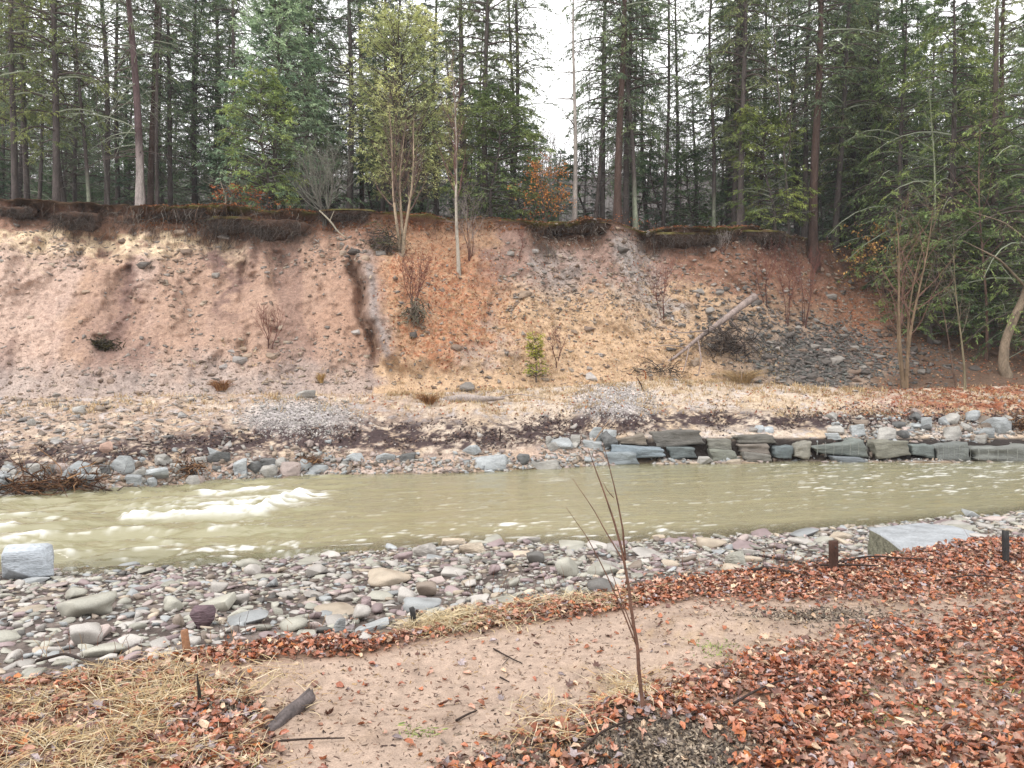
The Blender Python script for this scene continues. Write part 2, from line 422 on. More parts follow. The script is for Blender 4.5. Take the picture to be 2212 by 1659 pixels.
def ground_z(x, y):
    u = x / y
    j = int(np.clip(np.searchsorted(U, u) - 1, 0, NCOL - 2)); f = np.clip((u - U[j]) / (U[j + 1] - U[j]), 0, 1)
    yc = np.maximum.accumulate(Yall[:, j] * (1 - f) + Yall[:, j + 1] * f)
    zc = Zall[:, j] * (1 - f) + Zall[:, j + 1] * f
    return float(np.interp(y, yc, zc))

def at(X, Yd, Y):
    return Vector(((X - CX) / F * Y, Y, EYE - (Yd - CY) / F * Y))

def disp(P):
    """picture coordinates of world points, used only to look up which ground cover lies where"""
    return CX + F * P[..., 0] / P[..., 1], CY + F * (EYE - P[..., 2]) / P[..., 1]

def lerp3(a, b, w): return a * (1 - w[..., None]) + b * w[..., None]
def band(x, a, b, s): return sstep(a - s, a + s, x) * (1 - sstep(b - s, b + s, x))
def blob(X, Y, cx, cy, rx, ry, p=1.0): return np.exp(-(((X - cx) / rx) ** 2 + ((Y - cy) / ry) ** 2) ** p)

def leaf_density(X, Yd):
    """fallen leaves on the near bank: thick at the lower right and along the edge, thin on the bare path"""
    e = Yd - c_edge(X)
    rim = band(e, -14, 42, 14) * (0.35 + 0.65 * sstep(250, 700, X)) * (1 - 0.75 * band(X, 815, 1010, 40) * sstep(-5, 5, 20 - e))
    bnd = np.interp(X, [0, 560, 900, 1050, 1200, 1400, 1560, 1700, 1850, 2000, 2212], [2000, 1900, 1690, 1610, 1540, 1470, 1425, 1390, 1350, 1330, 1300])
    pn = vnoise(np.stack([np.ravel(X) / 95, np.ravel(Yd) / 34, np.ravel(X) * 0], 1), 15).reshape(np.shape(X))
    right = sstep(-25, 60, Yd - bnd) * (0.4 + 0.6 * sstep(0.36, 0.6, pn))
    left = (1 - sstep(420, 600, X)) * sstep(1440, 1480, Yd) * 0.55
    lowl = blob(X, Yd, 480, 1620, 110, 80) * 0.85
    strip = blob(X, Yd, 2100, 1215, 160, 60) + blob(X, Yd, 1750, 1275, 330, 26) * 0.8
    return np.clip(rim + right + left + lowl + strip, 0, 1) * (1 - 0.88 * blob(X, Yd, 1420, 1640, 180, 84, 2))

def straw_density(X, Yd):
    pn = vnoise(np.stack([np.ravel(X) / 60, np.ravel(Yd) / 24, np.ravel(X) * 0], 1), 25).reshape(np.shape(X))
    return np.clip((1 - sstep(330, 560, X - 0.5 * (Yd - 1560))) * sstep(1450, 1530, Yd) * (.12 + .88 * sstep(.4, .65, pn)) * (1 - .8 * blob(X, Yd, 60, 1555, 90, 22, 2)) + 1.2 * blob(X, Yd, 930, 1335, 110, 26) * sstep(-14, -4, Yd - c_edge(X)) + 0.8 * blob(X, Yd, 1170, 1300, 140, 16)
                   + 0.4 * blob(X, Yd, 1370, 1500, 70, 30) + 0.35 * blob(X, Yd, 1230, 1590, 90, 40) + 0.5 * blob(X, Yd, 300, 1470, 260, 40), 0, 2.4)

def sec_color(name):
    Y, Z, t = SEC[name]
    P = pts(Y, Z); X, Yd = disp(P)
    q = P.reshape(-1, 3)
    if name == 'eroded_bank': q = q + np.array([0.32, 0, 0]) * q[:, 1:2]
    nz = lambda sc, sd, o=4: fbm(q * np.asarray(sc), o, sd).reshape(Y.shape)
    n1, n2, n3 = nz(0.9, 61), nz(3.5, 67), nz(14, 71, 3)
    one = np.ones(Y.shape)
    if name == 'ground':
        dirt = s2l(192, 168, 150, 0.63); wet = s2l(140, 118, 102, 0.6); humus = s2l(142, 108, 88, 0.6); tan = s2l(186, 158, 122, 0.6)
        c = lerp3(one[..., None] * dirt, wet, sstep(0.5, 0.72, n1 * 0.5 + n2 * 0.5))
        c = lerp3(c, wet, 0.8 * blob(X, Yd, 1650, 1345, 330, 30) * sstep(0.35, 0.6, n2))
        c = lerp3(c, tan, 0.6 * sstep(0.5, 0.7, n3) * sstep(0.4, 0.6, n1))
        c = lerp3(c, humus, 0.85 * np.clip(leaf_density(X, Yd) * 1.2, 0, 1))
        c = lerp3(c, s2l(176, 146, 114, 0.6), 0.7 * np.clip(straw_density(X, Yd), 0, 1))
        c = lerp3(c, s2l(96, 84, 76, 0.55), np.clip(blob(X, Yd, 1400, 1630, 190, 90, 2) + blob(X, Yd, 460, 1535, 90, 32, 2), 0, 1) * 0.9)
    elif name == 'gravel_bar':
        a = s2l(150, 136, 128, 0.5); b = s2l(104, 92, 86, 0.5)
        c = lerp3(one[..., None] * a, b, sstep(0.4, 0.6, n2))
        c = lerp3(c, s2l(150, 126, 92, 0.5), sstep(1.9, 2.3, t)[:, None] * one)
        c = lerp3(c, s2l(104, 80, 66, 0.55), (1 - sstep(0, 0.8, t))[:, None] * one)
    elif name == 'far_shore':
        beige = s2l(212, 194, 176, 0.74); straw = s2l(212, 188, 160, 0.72); grey = s2l(208, 200, 198, 0.72); dark = s2l(92, 76, 76, 0.5); pink = s2l(206, 178, 160, 0.62); rust = s2l(176, 112, 82, 0.6)
        c = lerp3(one[..., None] * beige, straw, sstep(0.44, 0.6, n1) * 0.8)
        c = lerp3(c, s2l(182, 156, 138, 0.68), (1 - sstep(750, 1150, X)) * sstep(0.3, 0.5, n2) * 0.85)
        c = lerp3(c, grey, sstep(0.55, 0.68, n2) * 0.7)
        c = lerp3(c, s2l(160, 138, 122, 0.6), sstep(0.56, 0.7, n3) * 0.5)
        c = lerp3(c, grey, np.clip(blob(X, Yd, 645, 905, 125, 38, 2) + blob(X, Yd, 1325, 870, 80, 38, 2), 0, 1))
        dk = np.interp(X, [0, 250, 500, 800, 1100, 1300, 1500, 1800, 2212], [995, 978, 962, 945, 945, 915, 905, 912, 905])
        wdk = np.interp(X, [0, 300, 600, 1000, 1200, 1500, 2212], [18, 30, 42, 36, 30, 18, 15])
        c = lerp3(c, dark, np.clip(1.5 * np.exp(-((Yd - dk) / wdk) ** 2) * sstep(0.36, 0.56, n2 * 0.6 + n3 * 0.4), 0, 1) * (t > 2.3)[:, None])
        c = lerp3(c, s2l(70, 62, 58, 0.5), np.clip(sstep(1300, 1340, X) * band(Yd, 946, 996, 4), 0, 1) * (t < 3.2)[:, None])  # shade in the gaps of the block wall, put into the ground colour
        c = lerp3(c, rust, sstep(1750, 2100, X) * (1 - sstep(875, 905, Yd)) * sstep(0.35, 0.6, n2))
        c = lerp3(c, pink, (np.exp(-((t[:, None] - 2.4) / 0.35) ** 2) * one) * 0.8 * (X < 1320))
        c = lerp3(c, s2l(140, 120, 92, 0.5), (1 - sstep(1.9, 2.1, t))[:, None] * one)
    elif name == 'eroded_bank':
        tan = s2l(204, 170, 144, 0.70); pink = s2l(190, 158, 138, 0.68); sand = s2l(228, 204, 172, 0.76); brown = s2l(152, 114, 94, 0.62); dkst = s2l(118, 92, 90, 0.6)
        orange = s2l(188, 124, 90, 0.65); straw = s2l(206, 174, 142, 0.70); grey = s2l(186, 176, 170, 0.66); red = s2l(158, 112, 90, 0.62); dark = s2l(84, 64, 54, 0.55); moss = s2l(124, 116, 64, 0.55); gstone = s2l(120, 114, 108, 0.55)
        gul = fbm(np.stack([q[:, 0] * 0.34, q[:, 0] * 0, q[:, 2] * 0.16], -1), 4, 81).reshape(Y.shape)
        gf = fbm(np.stack([q[:, 0] * 1.5, q[:, 0] * 0, q[:, 2] * 0.35], -1), 4, 83).reshape(Y.shape)
        wx = X + (n1 - 0.5) * 190 + (n2 - 0.5) * 80; wy = Yd + (n1 - 0.5) * 90 + (n2 - 0.5) * 60
        c = lerp3(one[..., None] * pink, tan, np.clip(1 - sstep(60, 230, wx + (wy - 650) * 0.25), 0, 1))
        c = lerp3(c, s2l(200, 174, 160, 0.72), 0.8 * sstep(0.48, 0.60, gul) * (X < 800))
        c = lerp3(c, s2l(166, 134, 118, 0.62), (0.22 * chan).clip(0, .8) * (X < 1700))
        c = lerp3(c, s2l(174, 142, 126, 0.64), 0.35 * sstep(0.50, 0.66, gf) * (X < 800))
        c = lerp3(c, s2l(150, 118, 104, 0.6), 0.5 * sstep(0.6, 0.72, n3) * (X < 820))
        c = lerp3(c, s2l(186, 150, 128, 0.66), 0.8 * sstep(640, 760, wx) * (X < 830))
        c = lerp3(c, dkst, 0.7 * np.exp(-((wx - 490 - (Yd - 560) * 0.05) / 24) ** 2) * (1 - sstep(640, 740, Yd)))
        c = lerp3(c, dkst, 0.45 * np.exp(-((wx - 285) / 16) ** 2) * (1 - sstep(640, 720, Yd)))
        c = lerp3(c, dkst, 0.35 * blob(wx, wy, 230, 715, 70, 60))
        c = lerp3(c, dkst, 0.35 * sstep(0.56, 0.68, gf))
        c = lerp3(c, sand, np.clip(band(wy, 505, 555, 14) * (1 - sstep(420, 560, wx)) * (0.4 + 0.6 * sstep(0.4, 0.55, n2)), 0, 1))
        c = lerp3(c, brown, 0.8 * (1 - sstep(505, 530, wy)) * (X < 800))
        c = lerp3(c, grey, 0.55 * sstep(740, 840, wy) * (X < 840))
        r = X > 805
        c = lerp3(c, straw, r * sstep(800, 850, wx) * 1.0)
        c = lerp3(c, s2l(170, 140, 126, 0.64), r * (1 - sstep(590, 660, wy)) * sstep(1000, 1080, wx))
        c = lerp3(c, orange, np.clip(r * np.clip(blob(wx, wy, 940, 610, 130, 110, 2) + 0.9 * blob(wx, wy, 940, 730, 110, 60, 2) + 0.6 * blob(wx, wy, 1080, 690, 60, 50), 0, 1), 0, 1) * (0.25 + 0.6 * sstep(0.35, 0.6, n3)))
        c = lerp3(c, red, r * np.clip(blob(wx, wy, 900, 480, 130, 30) + 0.5 * sstep(1250, 1450, wx) * (1 - sstep(575, 640, wy)), 0, 1))
        c = lerp3(c, grey, np.clip(r * (0.9 * np.exp(-((wx - 1370 - (Yd - 560) * 0.35) / 42) ** 2) * band(wy, 500, 700, 40) + 0.75 * blob(wx, wy, 1210, 590, 50, 60) + 0.6 * blob(wx, wy, 1000, 760, 40, 30) + 0.5 * blob(wx, wy, 1070, 720, 25, 50)), 0, 1))
        c = lerp3(c, brown, np.clip(sstep(1430, 1540, wx) * (1 - sstep(600, 690, wy + (X - 1600) * -0.25)), 0, 1) * 0.9)
        c = lerp3(c, s2l(160, 142, 128, 0.6), np.clip(sstep(1500, 1620, wx) * sstep(640, 720, wy) * 0.8, 0, 1))
        c = lerp3(c, gstone, np.clip(blob(wx, wy, 1760, 775, 130, 60, 2) * 1.1, 0, 1))
        c = lerp3(c, orange * 0.75, np.clip(blob(wx, wy, 1840, 690, 80, 70), 0, 1) * sstep(0.4, 0.6, n3))
        c = lerp3(c, s2l(118, 94, 78, 0.55), np.clip(sstep(1850, 1990, wx), 0, 1) * 0.9)
        c = lerp3(c, s2l(166, 152, 146, 0.62), np.clip(np.exp(-((X - xled - 14) / 16) ** 2) * band(wy, 560, 770, 25), 0, 1))
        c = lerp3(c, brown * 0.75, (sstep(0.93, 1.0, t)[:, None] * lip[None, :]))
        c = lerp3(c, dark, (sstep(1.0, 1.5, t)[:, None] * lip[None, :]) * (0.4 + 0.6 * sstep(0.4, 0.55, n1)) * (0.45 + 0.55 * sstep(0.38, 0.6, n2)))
        mo = sstep(2.3, 3.0, t)[:, None] * one
        c = lerp3(c, lerp3(one[..., None] * s2l(98, 76, 58, 0.55), moss, sstep(0.42, 0.58, n1) * sstep(300, 420, X)), mo)
    elif False: pass
    else:
        duff = s2l(120, 84, 62, 0.5); moss = s2l(112, 104, 50, 0.5)
        c = lerp3(one[..., None] * duff, s2l(92, 72, 58, 0.5), sstep(0.4, 0.6, n2))
        c = lerp3(c, moss, sstep(0.42, 0.58, n1) * (1 - sstep(0.3, 1.0, t))[:, None] * sstep(300, 420, X))
        c = lerp3(c, s2l(122, 116, 112, 0.5), sstep(2.0, 2.4, t)[:, None] * one)
    f = 0.86 + 0.28 * n3
    return c * f[..., None]

def grid_faces(nr, ncl):
    i = np.arange(nr - 1)[:, None] * ncl + np.arange(ncl - 1)[None, :]
    return np.stack([i, i + 1, i + 1 + ncl, i + ncl], -1).reshape(-1, 4)

GRID = {}
for nm, (Y, Z, t) in SEC.items():
    P = pts(Y, Z)
    GRID[nm] = P
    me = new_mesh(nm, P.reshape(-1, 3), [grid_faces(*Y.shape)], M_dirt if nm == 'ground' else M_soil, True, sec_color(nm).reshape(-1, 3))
    link(nm, me, kind='structure')
bk = Bag()
bk.add([(-60, -60, 1.15), (60, -60, 1.15), (60, 0.5, 1.15), (-60, 0.5, 1.15)], quads=[(0, 1, 2, 3)], col=s2l(120, 92, 76, 0.6))
y0, x5 = 0.9, 2.2 * 0.9
bk.add([(-60, 0.5, 1.15), (60, 0.5, 1.15), (x5, 0.9, 1.2), (-x5, 0.9, 1.2)], quads=[(0, 1, 2, 3)], col=s2l(120, 92, 76, 0.6))
link('ground', bk.mesh('ground_behind', M_dirt), kind='structure')

def scatter(sec, n, dens, seed, cols=None):
    """n random points on a terrain section, density per square metre in proportion to dens(X, Yd)"""
    g = np.random.default_rng(seed)
    cols = cols or ((-1.25, 1.25) if sec == 'ground' else (-0.96, 0.96))
    P = GRID[sec]; j0, j1 = np.searchsorted(U, cols[0]), np.searchsorted(U, cols[1])
    P = P[:, j0:j1]
    a, b, c = P[:-1, :-1], P[:-1, 1:], P[1:, :-1]
    nrm = np.cross(b - a, c - a); area = np.linalg.norm(nrm, axis=-1); nrm = nrm / (area[..., None] + 1e-12)
    X, Yd = disp(a)
    w = (area * np.clip(dens(X, Yd), 0, None)).ravel()
    cw = np.cumsum(w)
    k = np.clip(np.searchsorted(cw, g.random(n) * cw[-1]), 0, len(w) - 1)
    i, j = np.unravel_index(k, area.shape)
    r, s = g.random(n)[:, None], g.random(n)[:, None]
    Q = P[i, j] * (1 - r) * (1 - s) + P[i, j + 1] * r * (1 - s) + P[i + 1, j] * (1 - r) * s + P[i + 1, j + 1] * r * s
    NN = nrm[i, j]; NN = np.where(NN[:, 2:3] < 0, -NN, NN)
    return Q, NN

def frames(NN, yaw):
    """rotation matrices whose third column is the normal"""
    NN = NN / np.linalg.norm(NN, axis=1, keepdims=True)
    A = np.cross(NN, np.array([0.31, 0.94, 0.12])); A /= np.linalg.norm(A, axis=1, keepdims=True) + 1e-9
    B = np.cross(NN, A)
    c, s = np.cos(yaw)[:, None], np.sin(yaw)[:, None]
    return np.stack([A * c + B * s, -A * s + B * c, NN], -1)

def stamp(bag_T, which, P, Rm, S, colr):
    """copies of template meshes -> V, tris, colours"""
    Vs, Ts, Cs, n0 = [], [], [], 0
    for k, (tv, tf) in enumerate(bag_T):
        ix = np.where(which == k)[0]
        if not len(ix): continue
        v = np.einsum('nij,nvj->nvi', Rm[ix], tv[None] * S[ix][:, None, :]) + P[ix][:, None, :]
        f = tf[None] + (np.arange(len(ix)) * len(tv))[:, None, None] + n0
        Vs.append(v.reshape(-1, 3)); Ts.append(f.reshape(-1, tf.shape[1])); Cs.append(np.repeat(colr[ix], len(tv), 0))
        n0 += len(ix) * len(tv)
    return np.concatenate(Vs), Ts, np.concatenate(Cs)

# ------------------------------------------------------------------ river
nW = 120
tw = np.linspace(0, 1, nW)
ya_, yb_ = Yw1 - 0.55, Yw2 + 0.35
YW = ya_[None, :] + (yb_ - ya_)[None, :] * tw[:, None]
PW = pts(YW, np.zeros_like(YW)); XW, YdW = disp(PW); qw = PW.reshape(-1, 3)
flow = lambda sx, sy, sd, o=4: fbm(np.stack([qw[:, 0] * sx + qw[:, 1] * sx * -0.35, qw[:, 1] * sy + qw[:, 0] * sy * -0.28, qw[:, 0] * 0], -1), o, sd).reshape(YW.shape)
fa, fb_, fc, fd = flow(0.8, 3.0, 101), flow(2.2, 8.0, 103), flow(6, 16, 107, 3), flow(0.35, 0.9, 109)
rap = np.clip(1 - sstep(450, 900, XW), 0, 1)
def streak(pl, w0, w1):
    d = np.full(YW.shape, 9e9); ww = np.zeros(YW.shape)
    for k in range(len(pl) - 1):
        (x0, y0), (x1, y1) = pl[k], pl[k + 1]
        s = np.clip(((XW - x0) * (x1 - x0) + (YdW - y0) * (y1 - y0)) / ((x1 - x0) ** 2 + (y1 - y0) ** 2), 0, 1)
        dd = np.hypot((XW - x0 - s * (x1 - x0)) * 0.35, YdW - y0 - s * (y1 - y0)); f = (k + s) / (len(pl) - 1)
        m = dd < d; d = np.where(m, dd, d); ww = np.where(m, w0 + (w1 - w0) * f, ww)
    return np.exp(-(d / ww) ** 2)
main = streak([(648, 1072), (600, 1092), (560, 1108), (470, 1112), (370, 1118), (270, 1124)], 7, 3.5)
fill = streak([(630, 1078), (500, 1092), (390, 1108)], 13, 10)
top = streak([(575, 1058), (520, 1064), (440, 1068)], 5, 4) + streak([(700, 1070), (650, 1076)], 4, 3)
lo = streak([(85, 1166), (0, 1170)], 8, 7) + streak([(148, 1200), (110, 1196)], 6, 5) + streak([(30, 1140), (0, 1145)], 4, 3) + 0.6 * streak([(385, 1180), (320, 1172)], 3, 2)
patch = streak([(1110, 1133), (1090, 1134)], 3, 3) + 0.5 * streak([(1215, 1036), (1170, 1040)], 3, 2)
ft = fb_ * 0.5 + fc * 0.5
foam = np.clip(main * 1.3, 0, 1) * (0.25 + 0.75 * sstep(0.36, 0.52, ft)) + fill * sstep(0.46, 0.62, ft) * 0.7 + top * sstep(0.40, 0.58, ft) + 0.75 * lo * sstep(0.42, 0.58, ft) + patch * sstep(0.42, 0.58, ft)
foam = foam + rap * sstep(0.57, 0.70, fb_ * 0.55 + fc * 0.45) * sstep(0.5, 0.68, fa) * 0.3
near_ = np.exp(-((YdW - c_w1(XW) + 28) / 26) ** 2) * band(XW, 350, 1500, 150)
foam = foam + near_ * sstep(0.57, 0.70, fb_ * 0.35 + fc * 0.65) * 0.42 + sstep(0.64, 0.73, fb_ * 0.4 + fc * 0.6) * 0.3 * sstep(0.35, 0.6, fd)
foam = foam + sstep(1500, 1900, XW) * sstep(0.58, 0.70, fb_ * 0.5 + fc * 0.5) * 0.5 * (1 - sstep(1050, 1080, YdW))
foam = np.clip(foam, 0, 1)
shallow = np.clip(1 - (YW - Yw1[None, :] + 0.3) / 1.5, 0, 1) * 0.85 + np.clip(1 - (Yw2[None, :] - YW) / 0.5, 0, 1) * 0.4
zw = (fa - 0.5) * (0.05 + 0.26 * rap) + (fb_ - 0.5) * (0.025 + 0.10 * rap) + (fc - 0.5) * 0.012 + 0.14 * main * (0.4 + 1.2 * fc) + 0.08 * fill * (fc - .3) + 0.06 * lo
edge_w = sstep(0, 0.05, tw) * (1 - sstep(0.96, 1, tw))
PW[..., 2] = zw * edge_w[:, None] + 0.015

m, nt, b = mat_base('river_water'); L = nt.links
at_f = N(nt, 'ShaderNodeAttribute', attribute_name='foam'); at_s = N(nt, 'ShaderNodeAttribute', attribute_name='shallow')
geo = N(nt, 'ShaderNodeNewGeometry')
mp = N(nt, 'ShaderNodeMapping'); mp.inputs['Scale'].default_value = (0.5, 1.6, 1); mp.inputs['Rotation'].default_value = (0, 0, R(-15))
L.new(geo.outputs['Position'], mp.inputs['Vector'])
nA = N(nt, 'ShaderNodeTexNoise', Scale=5.0, Detail=5.0, Roughness=0.6); nB = N(nt, 'ShaderNodeTexNoise', Scale=0.7, Detail=3.0)
L.new(mp.outputs[0], nA.inputs['Vector']); L.new(mp.outputs[0], nB.inputs['Vector'])
bp = N(nt, 'ShaderNodeBump', Strength=0.5, Distance=0.05); L.new(nA.outputs['Fac'], bp.inputs['Height'])
mixc = N(nt, 'ShaderNodeMix', data_type='RGBA')
L.new(nB.outputs['Fac'], mixc.inputs['Factor'])
mixc.inputs['A'].default_value = (*s2l(164, 159, 124, 0.62), 1); mixc.inputs['B'].default_value = (*s2l(178, 171, 136, 0.64), 1)
L.new(mixc.outputs['Result'], b.inputs['Base Color'])
b.inputs['Roughness'].default_value = 0.07; b.inputs['Specular IOR Level'].default_value = 0.55
L.new(bp.outputs[0], b.inputs['Normal'])
trn = N(nt, 'ShaderNodeBsdfTransparent'); trn.inputs[0].default_value = (0.9, 0.84, 0.68, 1)
gls = N(nt, 'ShaderNodeBsdfGlossy', Roughness=0.12); L.new(bp.outputs[0], gls.inputs['Normal'])
fr = N(nt, 'ShaderNodeFresnel', IOR=1.33)
clear = N(nt, 'ShaderNodeMixShader'); L.new(fr.outputs[0], clear.inputs[0]); L.new(trn.outputs[0], clear.inputs[1]); L.new(gls.outputs[0], clear.inputs[2])
m1 = N(nt, 'ShaderNodeMixShader'); L.new(at_s.outputs['Fac'], m1.inputs[0]); L.new(b.outputs[0], m1.inputs[1]); L.new(clear.outputs[0], m1.inputs[2])
df = N(nt, 'ShaderNodeBsdfDiffuse'); df.inputs['Color'].default_value = (0.76, 0.76, 0.73, 1)
m2 = N(nt, 'ShaderNodeMixShader'); L.new(at_f.outputs['Fac'], m2.inputs[0]); L.new(m1.outputs[0], m2.inputs[1]); L.new(df.outputs[0], m2.inputs[2])
L.new(m2.outputs[0], nt.nodes['Material Output'].inputs['Surface'])
M_water = m
link('river_water', new_mesh('river_water', PW.reshape(-1, 3), [grid_faces(nW, NCOL)], M_water, True, attrs={'foam': foam.ravel(), 'shallow': shallow.ravel()}), kind='structure')

# ------------------------------------------------------------------ trees
def rot_about(v, axis, ang):
    """Rodrigues, all (N,3)"""
    c, s = np.cos(ang)[:, None], np.sin(ang)[:, None]
    return v * c + np.cross(axis, v) * s + axis * (np.sum(axis * v, 1, keepdims=True)) * (1 - c)

def unit(v): return v / (np.linalg.norm(v, axis=-1, keepdims=True) + 1e-9)

def make_trunk(H, r, g, bend=0.15, segs=14, sides=9, col=None, pale=None):
    t = np.linspace(0, 1, segs)
    ph = g.random(4) * 6.28
    x = bend * (np.sin(t * 3.1 + ph[0]) - math.sin(ph[0])) + bend * 0.3 * (np.sin(t * 9 + ph[1]) - math.sin(ph[1]))
    y = bend * (np.sin(t * 2.7 + ph[2]) - math.sin(ph[2])) + bend * 0.3 * (np.sin(t * 8 + ph[3]) - math.sin(ph[3]))
    P = np.stack([x, y, t * H - 0.25 * (t == 0)], 1)
    rad = r * ((1 - t) ** 0.8 * 0.94 + 0.04) * (1 + 0.55 * np.exp(-t * H / 0.35))
    V, q = tubes(P[None], rad[None], sides)
    c = np.broadcast_to(col, V.shape).copy()
    c *= (0.8 + 0.4 * fbm(V * np.array([6, 6, 1.2]), 3, 5))[:, None]
    if pale is not None:
        ang = np.arctan2(V[:, 1], V[:, 0]); hz = V[:, 2]
        w = sstep(0.0, 0.5, np.cos(ang - pale[0]) + (fbm(V * np.array([3, 3, 1.5]), 3, 9) - 0.5) * 1.4) * (1 - sstep(pale[1] * 0.8, pale[1], hz + 0.25))
        c = lerp3(c, pale[2], w)
    return V, q, c, lambda z: np.stack([np.interp(z, t * H, x), np.interp(z, t * H, y), z], -1), lambda z: np.interp(z, t * H, rad)

BARK = s2l(108, 98, 94, 0.52); BARKR = s2l(104, 84, 76, 0.5); LICHEN = s2l(176, 182, 158, 0.55); PALEW = s2l(182, 170, 164, 0.6); TWIG = s2l(112, 98, 92, 0.5); BIRCH = s2l(190, 178, 158, 0.62); REDTW = s2l(138, 100, 92, 0.5)

def evergreen(seed, H, cb, rad, r, nb=110, nsec=13, nsp=12, droop=0.35, up=0.12, ndead=30, prof='hemlock', leaf=(0.16, 0.021), colA=(156, 166, 118), colB=(100, 118, 94), bark=BARK, pale=None, dead_col=None, dead_len=1.7, bend=0.28, sec_len=0.46, lichen=0.25):
    g = np.random.default_rng(seed)
    tv, tq, tc, cen, radf = make_trunk(H, r, g, bend=bend, col=bark, pale=pale)
    bt = Bag(); bt.add(tv, quads=tq, col=tc)
    # living branches
    z = np.sort(cb + (H * 0.985 - cb) * g.random(nb) ** 0.92)
    t = (z - cb) / (H - cb)
    az = np.arange(nb) * 2.39996 + g.normal(0, 0.5, nb)
    if prof == 'cone': L = rad * (1 - t) ** 0.75 * g.uniform(0.65, 1.1, nb)
    elif prof == 'round': L = rad * np.sqrt(np.clip(1 - (1.5 * t - 0.55) ** 2 * 0.95, 0.02, 1)) * g.uniform(0.7, 1.1, nb)
    else: L = rad * (1 - t ** 1.6) ** 0.8 * np.minimum(1, 0.55 + t * 2.5) * g.uniform(0.45, 1.15, nb)
    L = np.maximum(L, 0.25)
    K = 6; s = np.linspace(0, 1, K)
    d = np.stack([np.cos(az), np.sin(az), 0 * az], 1)
    upv = up + g.normal(0, 0.10, nb) + (0.5 * t if prof != 'hemlock' else 0.25 * t)
    side = np.stack([-np.sin(az), np.cos(az), 0 * az], 1); wob = g.normal(0, 0.12, nb)
    B = cen(z)[:, None, :] + L[:, None, None] * (s[None, :, None] * d[:, None, :] + (wob[:, None] * s[None] ** 2)[..., None] * side[:, None, :])
    B[..., 2] += L[:, None] * (upv[:, None] * s[None] - droop * s[None] ** 2.2)
    br = (0.012 + 0.011 * L)[:, None] * (1 - 0.85 * s)[None]
    bb = Bag(); V, qd = tubes(B, br, 4)
    cbr = np.where((g.random(nb) < lichen)[:, None], LICHEN, TWIG)
    bb.add(V, quads=qd, col=np.repeat(cbr, K * 4, 0))
    # dead lower limbs
    if ndead:
        zd = g.uniform(max(0.8, cb * 0.25), cb + (H - cb) * 0.35, ndead); ad = g.random(ndead) * 6.28; Ld = dead_len * g.uniform(0.4, 1.3, ndead)
        dd = np.stack([np.cos(ad), np.sin(ad), 0 * ad], 1); sd = np.stack([-np.sin(ad), np.cos(ad), 0 * ad], 1)
        ud, kd = g.normal(0.12, 0.25, ndead), g.normal(0, 0.3, ndead)
        D = cen(zd)[:, None, :] + Ld[:, None, None] * (s[None, :, None] * dd[:, None, :] + (kd[:, None] * s[None] ** 2)[..., None] * sd[:, None, :])
        D[..., 2] += Ld[:, None] * (ud[:, None] * s[None] - 0.35 * s[None] ** 2) + g.normal(0, 0.03, (ndead, K)) * s
        V, qd = tubes(D, (0.009 + 0.007 * Ld)[:, None] * (1 - 0.8 * s)[None], 3)
        dc = np.where((g.random(ndead) < 0.5)[:, None], dead_col if dead_col is not None else s2l(140, 134, 126, 0.5), TWIG)
        bb.add(V, quads=qd, col=np.repeat(dc, K * 3, 0))
        m_ = 4; pi = np.repeat(np.arange(ndead), m_); sp = g.uniform(0.25, 0.95, len(pi))
        o = D[pi, np.clip((sp * (K - 1)).astype(int), 0, K - 2)]; dr = unit(dd[pi] + sd[pi] * g.normal(0, 0.8, (len(pi), 1)) + np.array([0, 0, 1]) * g.normal(-0.1, 0.4, (len(pi), 1)))
        e = o + dr * (Ld[pi] * g.uniform(0.15, 0.45, len(pi)))[:, None]; mid = 0.5 * (o + e) + g.normal(0, 0.05, o.shape)
        V, qd = tubes(np.stack([o, mid, e], 1), np.broadcast_to(np.array([0.009, 0.007, 0.003]), (len(pi), 3)), 3)
        bb.add(V, quads=qd, col=np.repeat(dc[pi], 9, 0))
    # flat sprays of needles on side twigs
    pi = np.repeat(np.arange(nb), nsec); M = len(pi)
    sp = 0.16 + 0.84 * g.random(M) ** 0.8
    ki = np.clip(sp * (K - 1), 0, K - 1.001); k0 = ki.astype(int); kf = (ki - k0)[:, None]
    o = B[pi, k0] * (1 - kf) + B[pi, k0 + 1] * kf
    tan = unit(B[pi, k0 + 1] - B[pi, k0])
    sg = np.where(np.arange(M) % 2 == 0, 1.0, -1.0)
    tw = unit(tan * g.uniform(0.35, 1.0, (M, 1)) + side[pi] * (sg * g.uniform(0.5, 1.0, M))[:, None] + np.array([0, 0, 1.0]) * g.normal(-0.12, 0.25, (M, 1)))
    ll = (L[pi] * sec_len * (1.12 - sp) + 0.16) * g.uniform(0.6, 1.25, M)
    V, qd = tubes(np.stack([o, o + tw * ll[:, None] * 0.9 - np.array([0, 0, 1.0]) * (ll * 0.12)[:, None]], 1), np.broadcast_to(np.array([0.008, 0.003]), (M, 2)), 3)
    bb.add(V, quads=qd, col=TWIG)
    si = np.repeat(np.arange(M), nsp); S = len(si)
    u = g.random(S) ** 0.8
    p = o[si] + tw[si] * (ll[si] * u)[:, None] - np.array([0, 0, 1.0]) * (ll[si] * 0.12 * u * u)[:, None]
    sd2 = unit(np.cross(tw[si], np.array([0, 0, 1.0])) + 1e-6)
    dirn = unit(tw[si] * g.uniform(0.4, 1.1, (S, 1)) + sd2 * g.normal(0, 0.75, (S, 1)) + np.array([0, 0, 1.0]) * g.normal(-0.15, 0.38, (S, 1)))
    wv = unit(np.cross(dirn, unit(np.array([0, 0, 1.0]) + g.normal(0, 0.55, (S, 3)))))
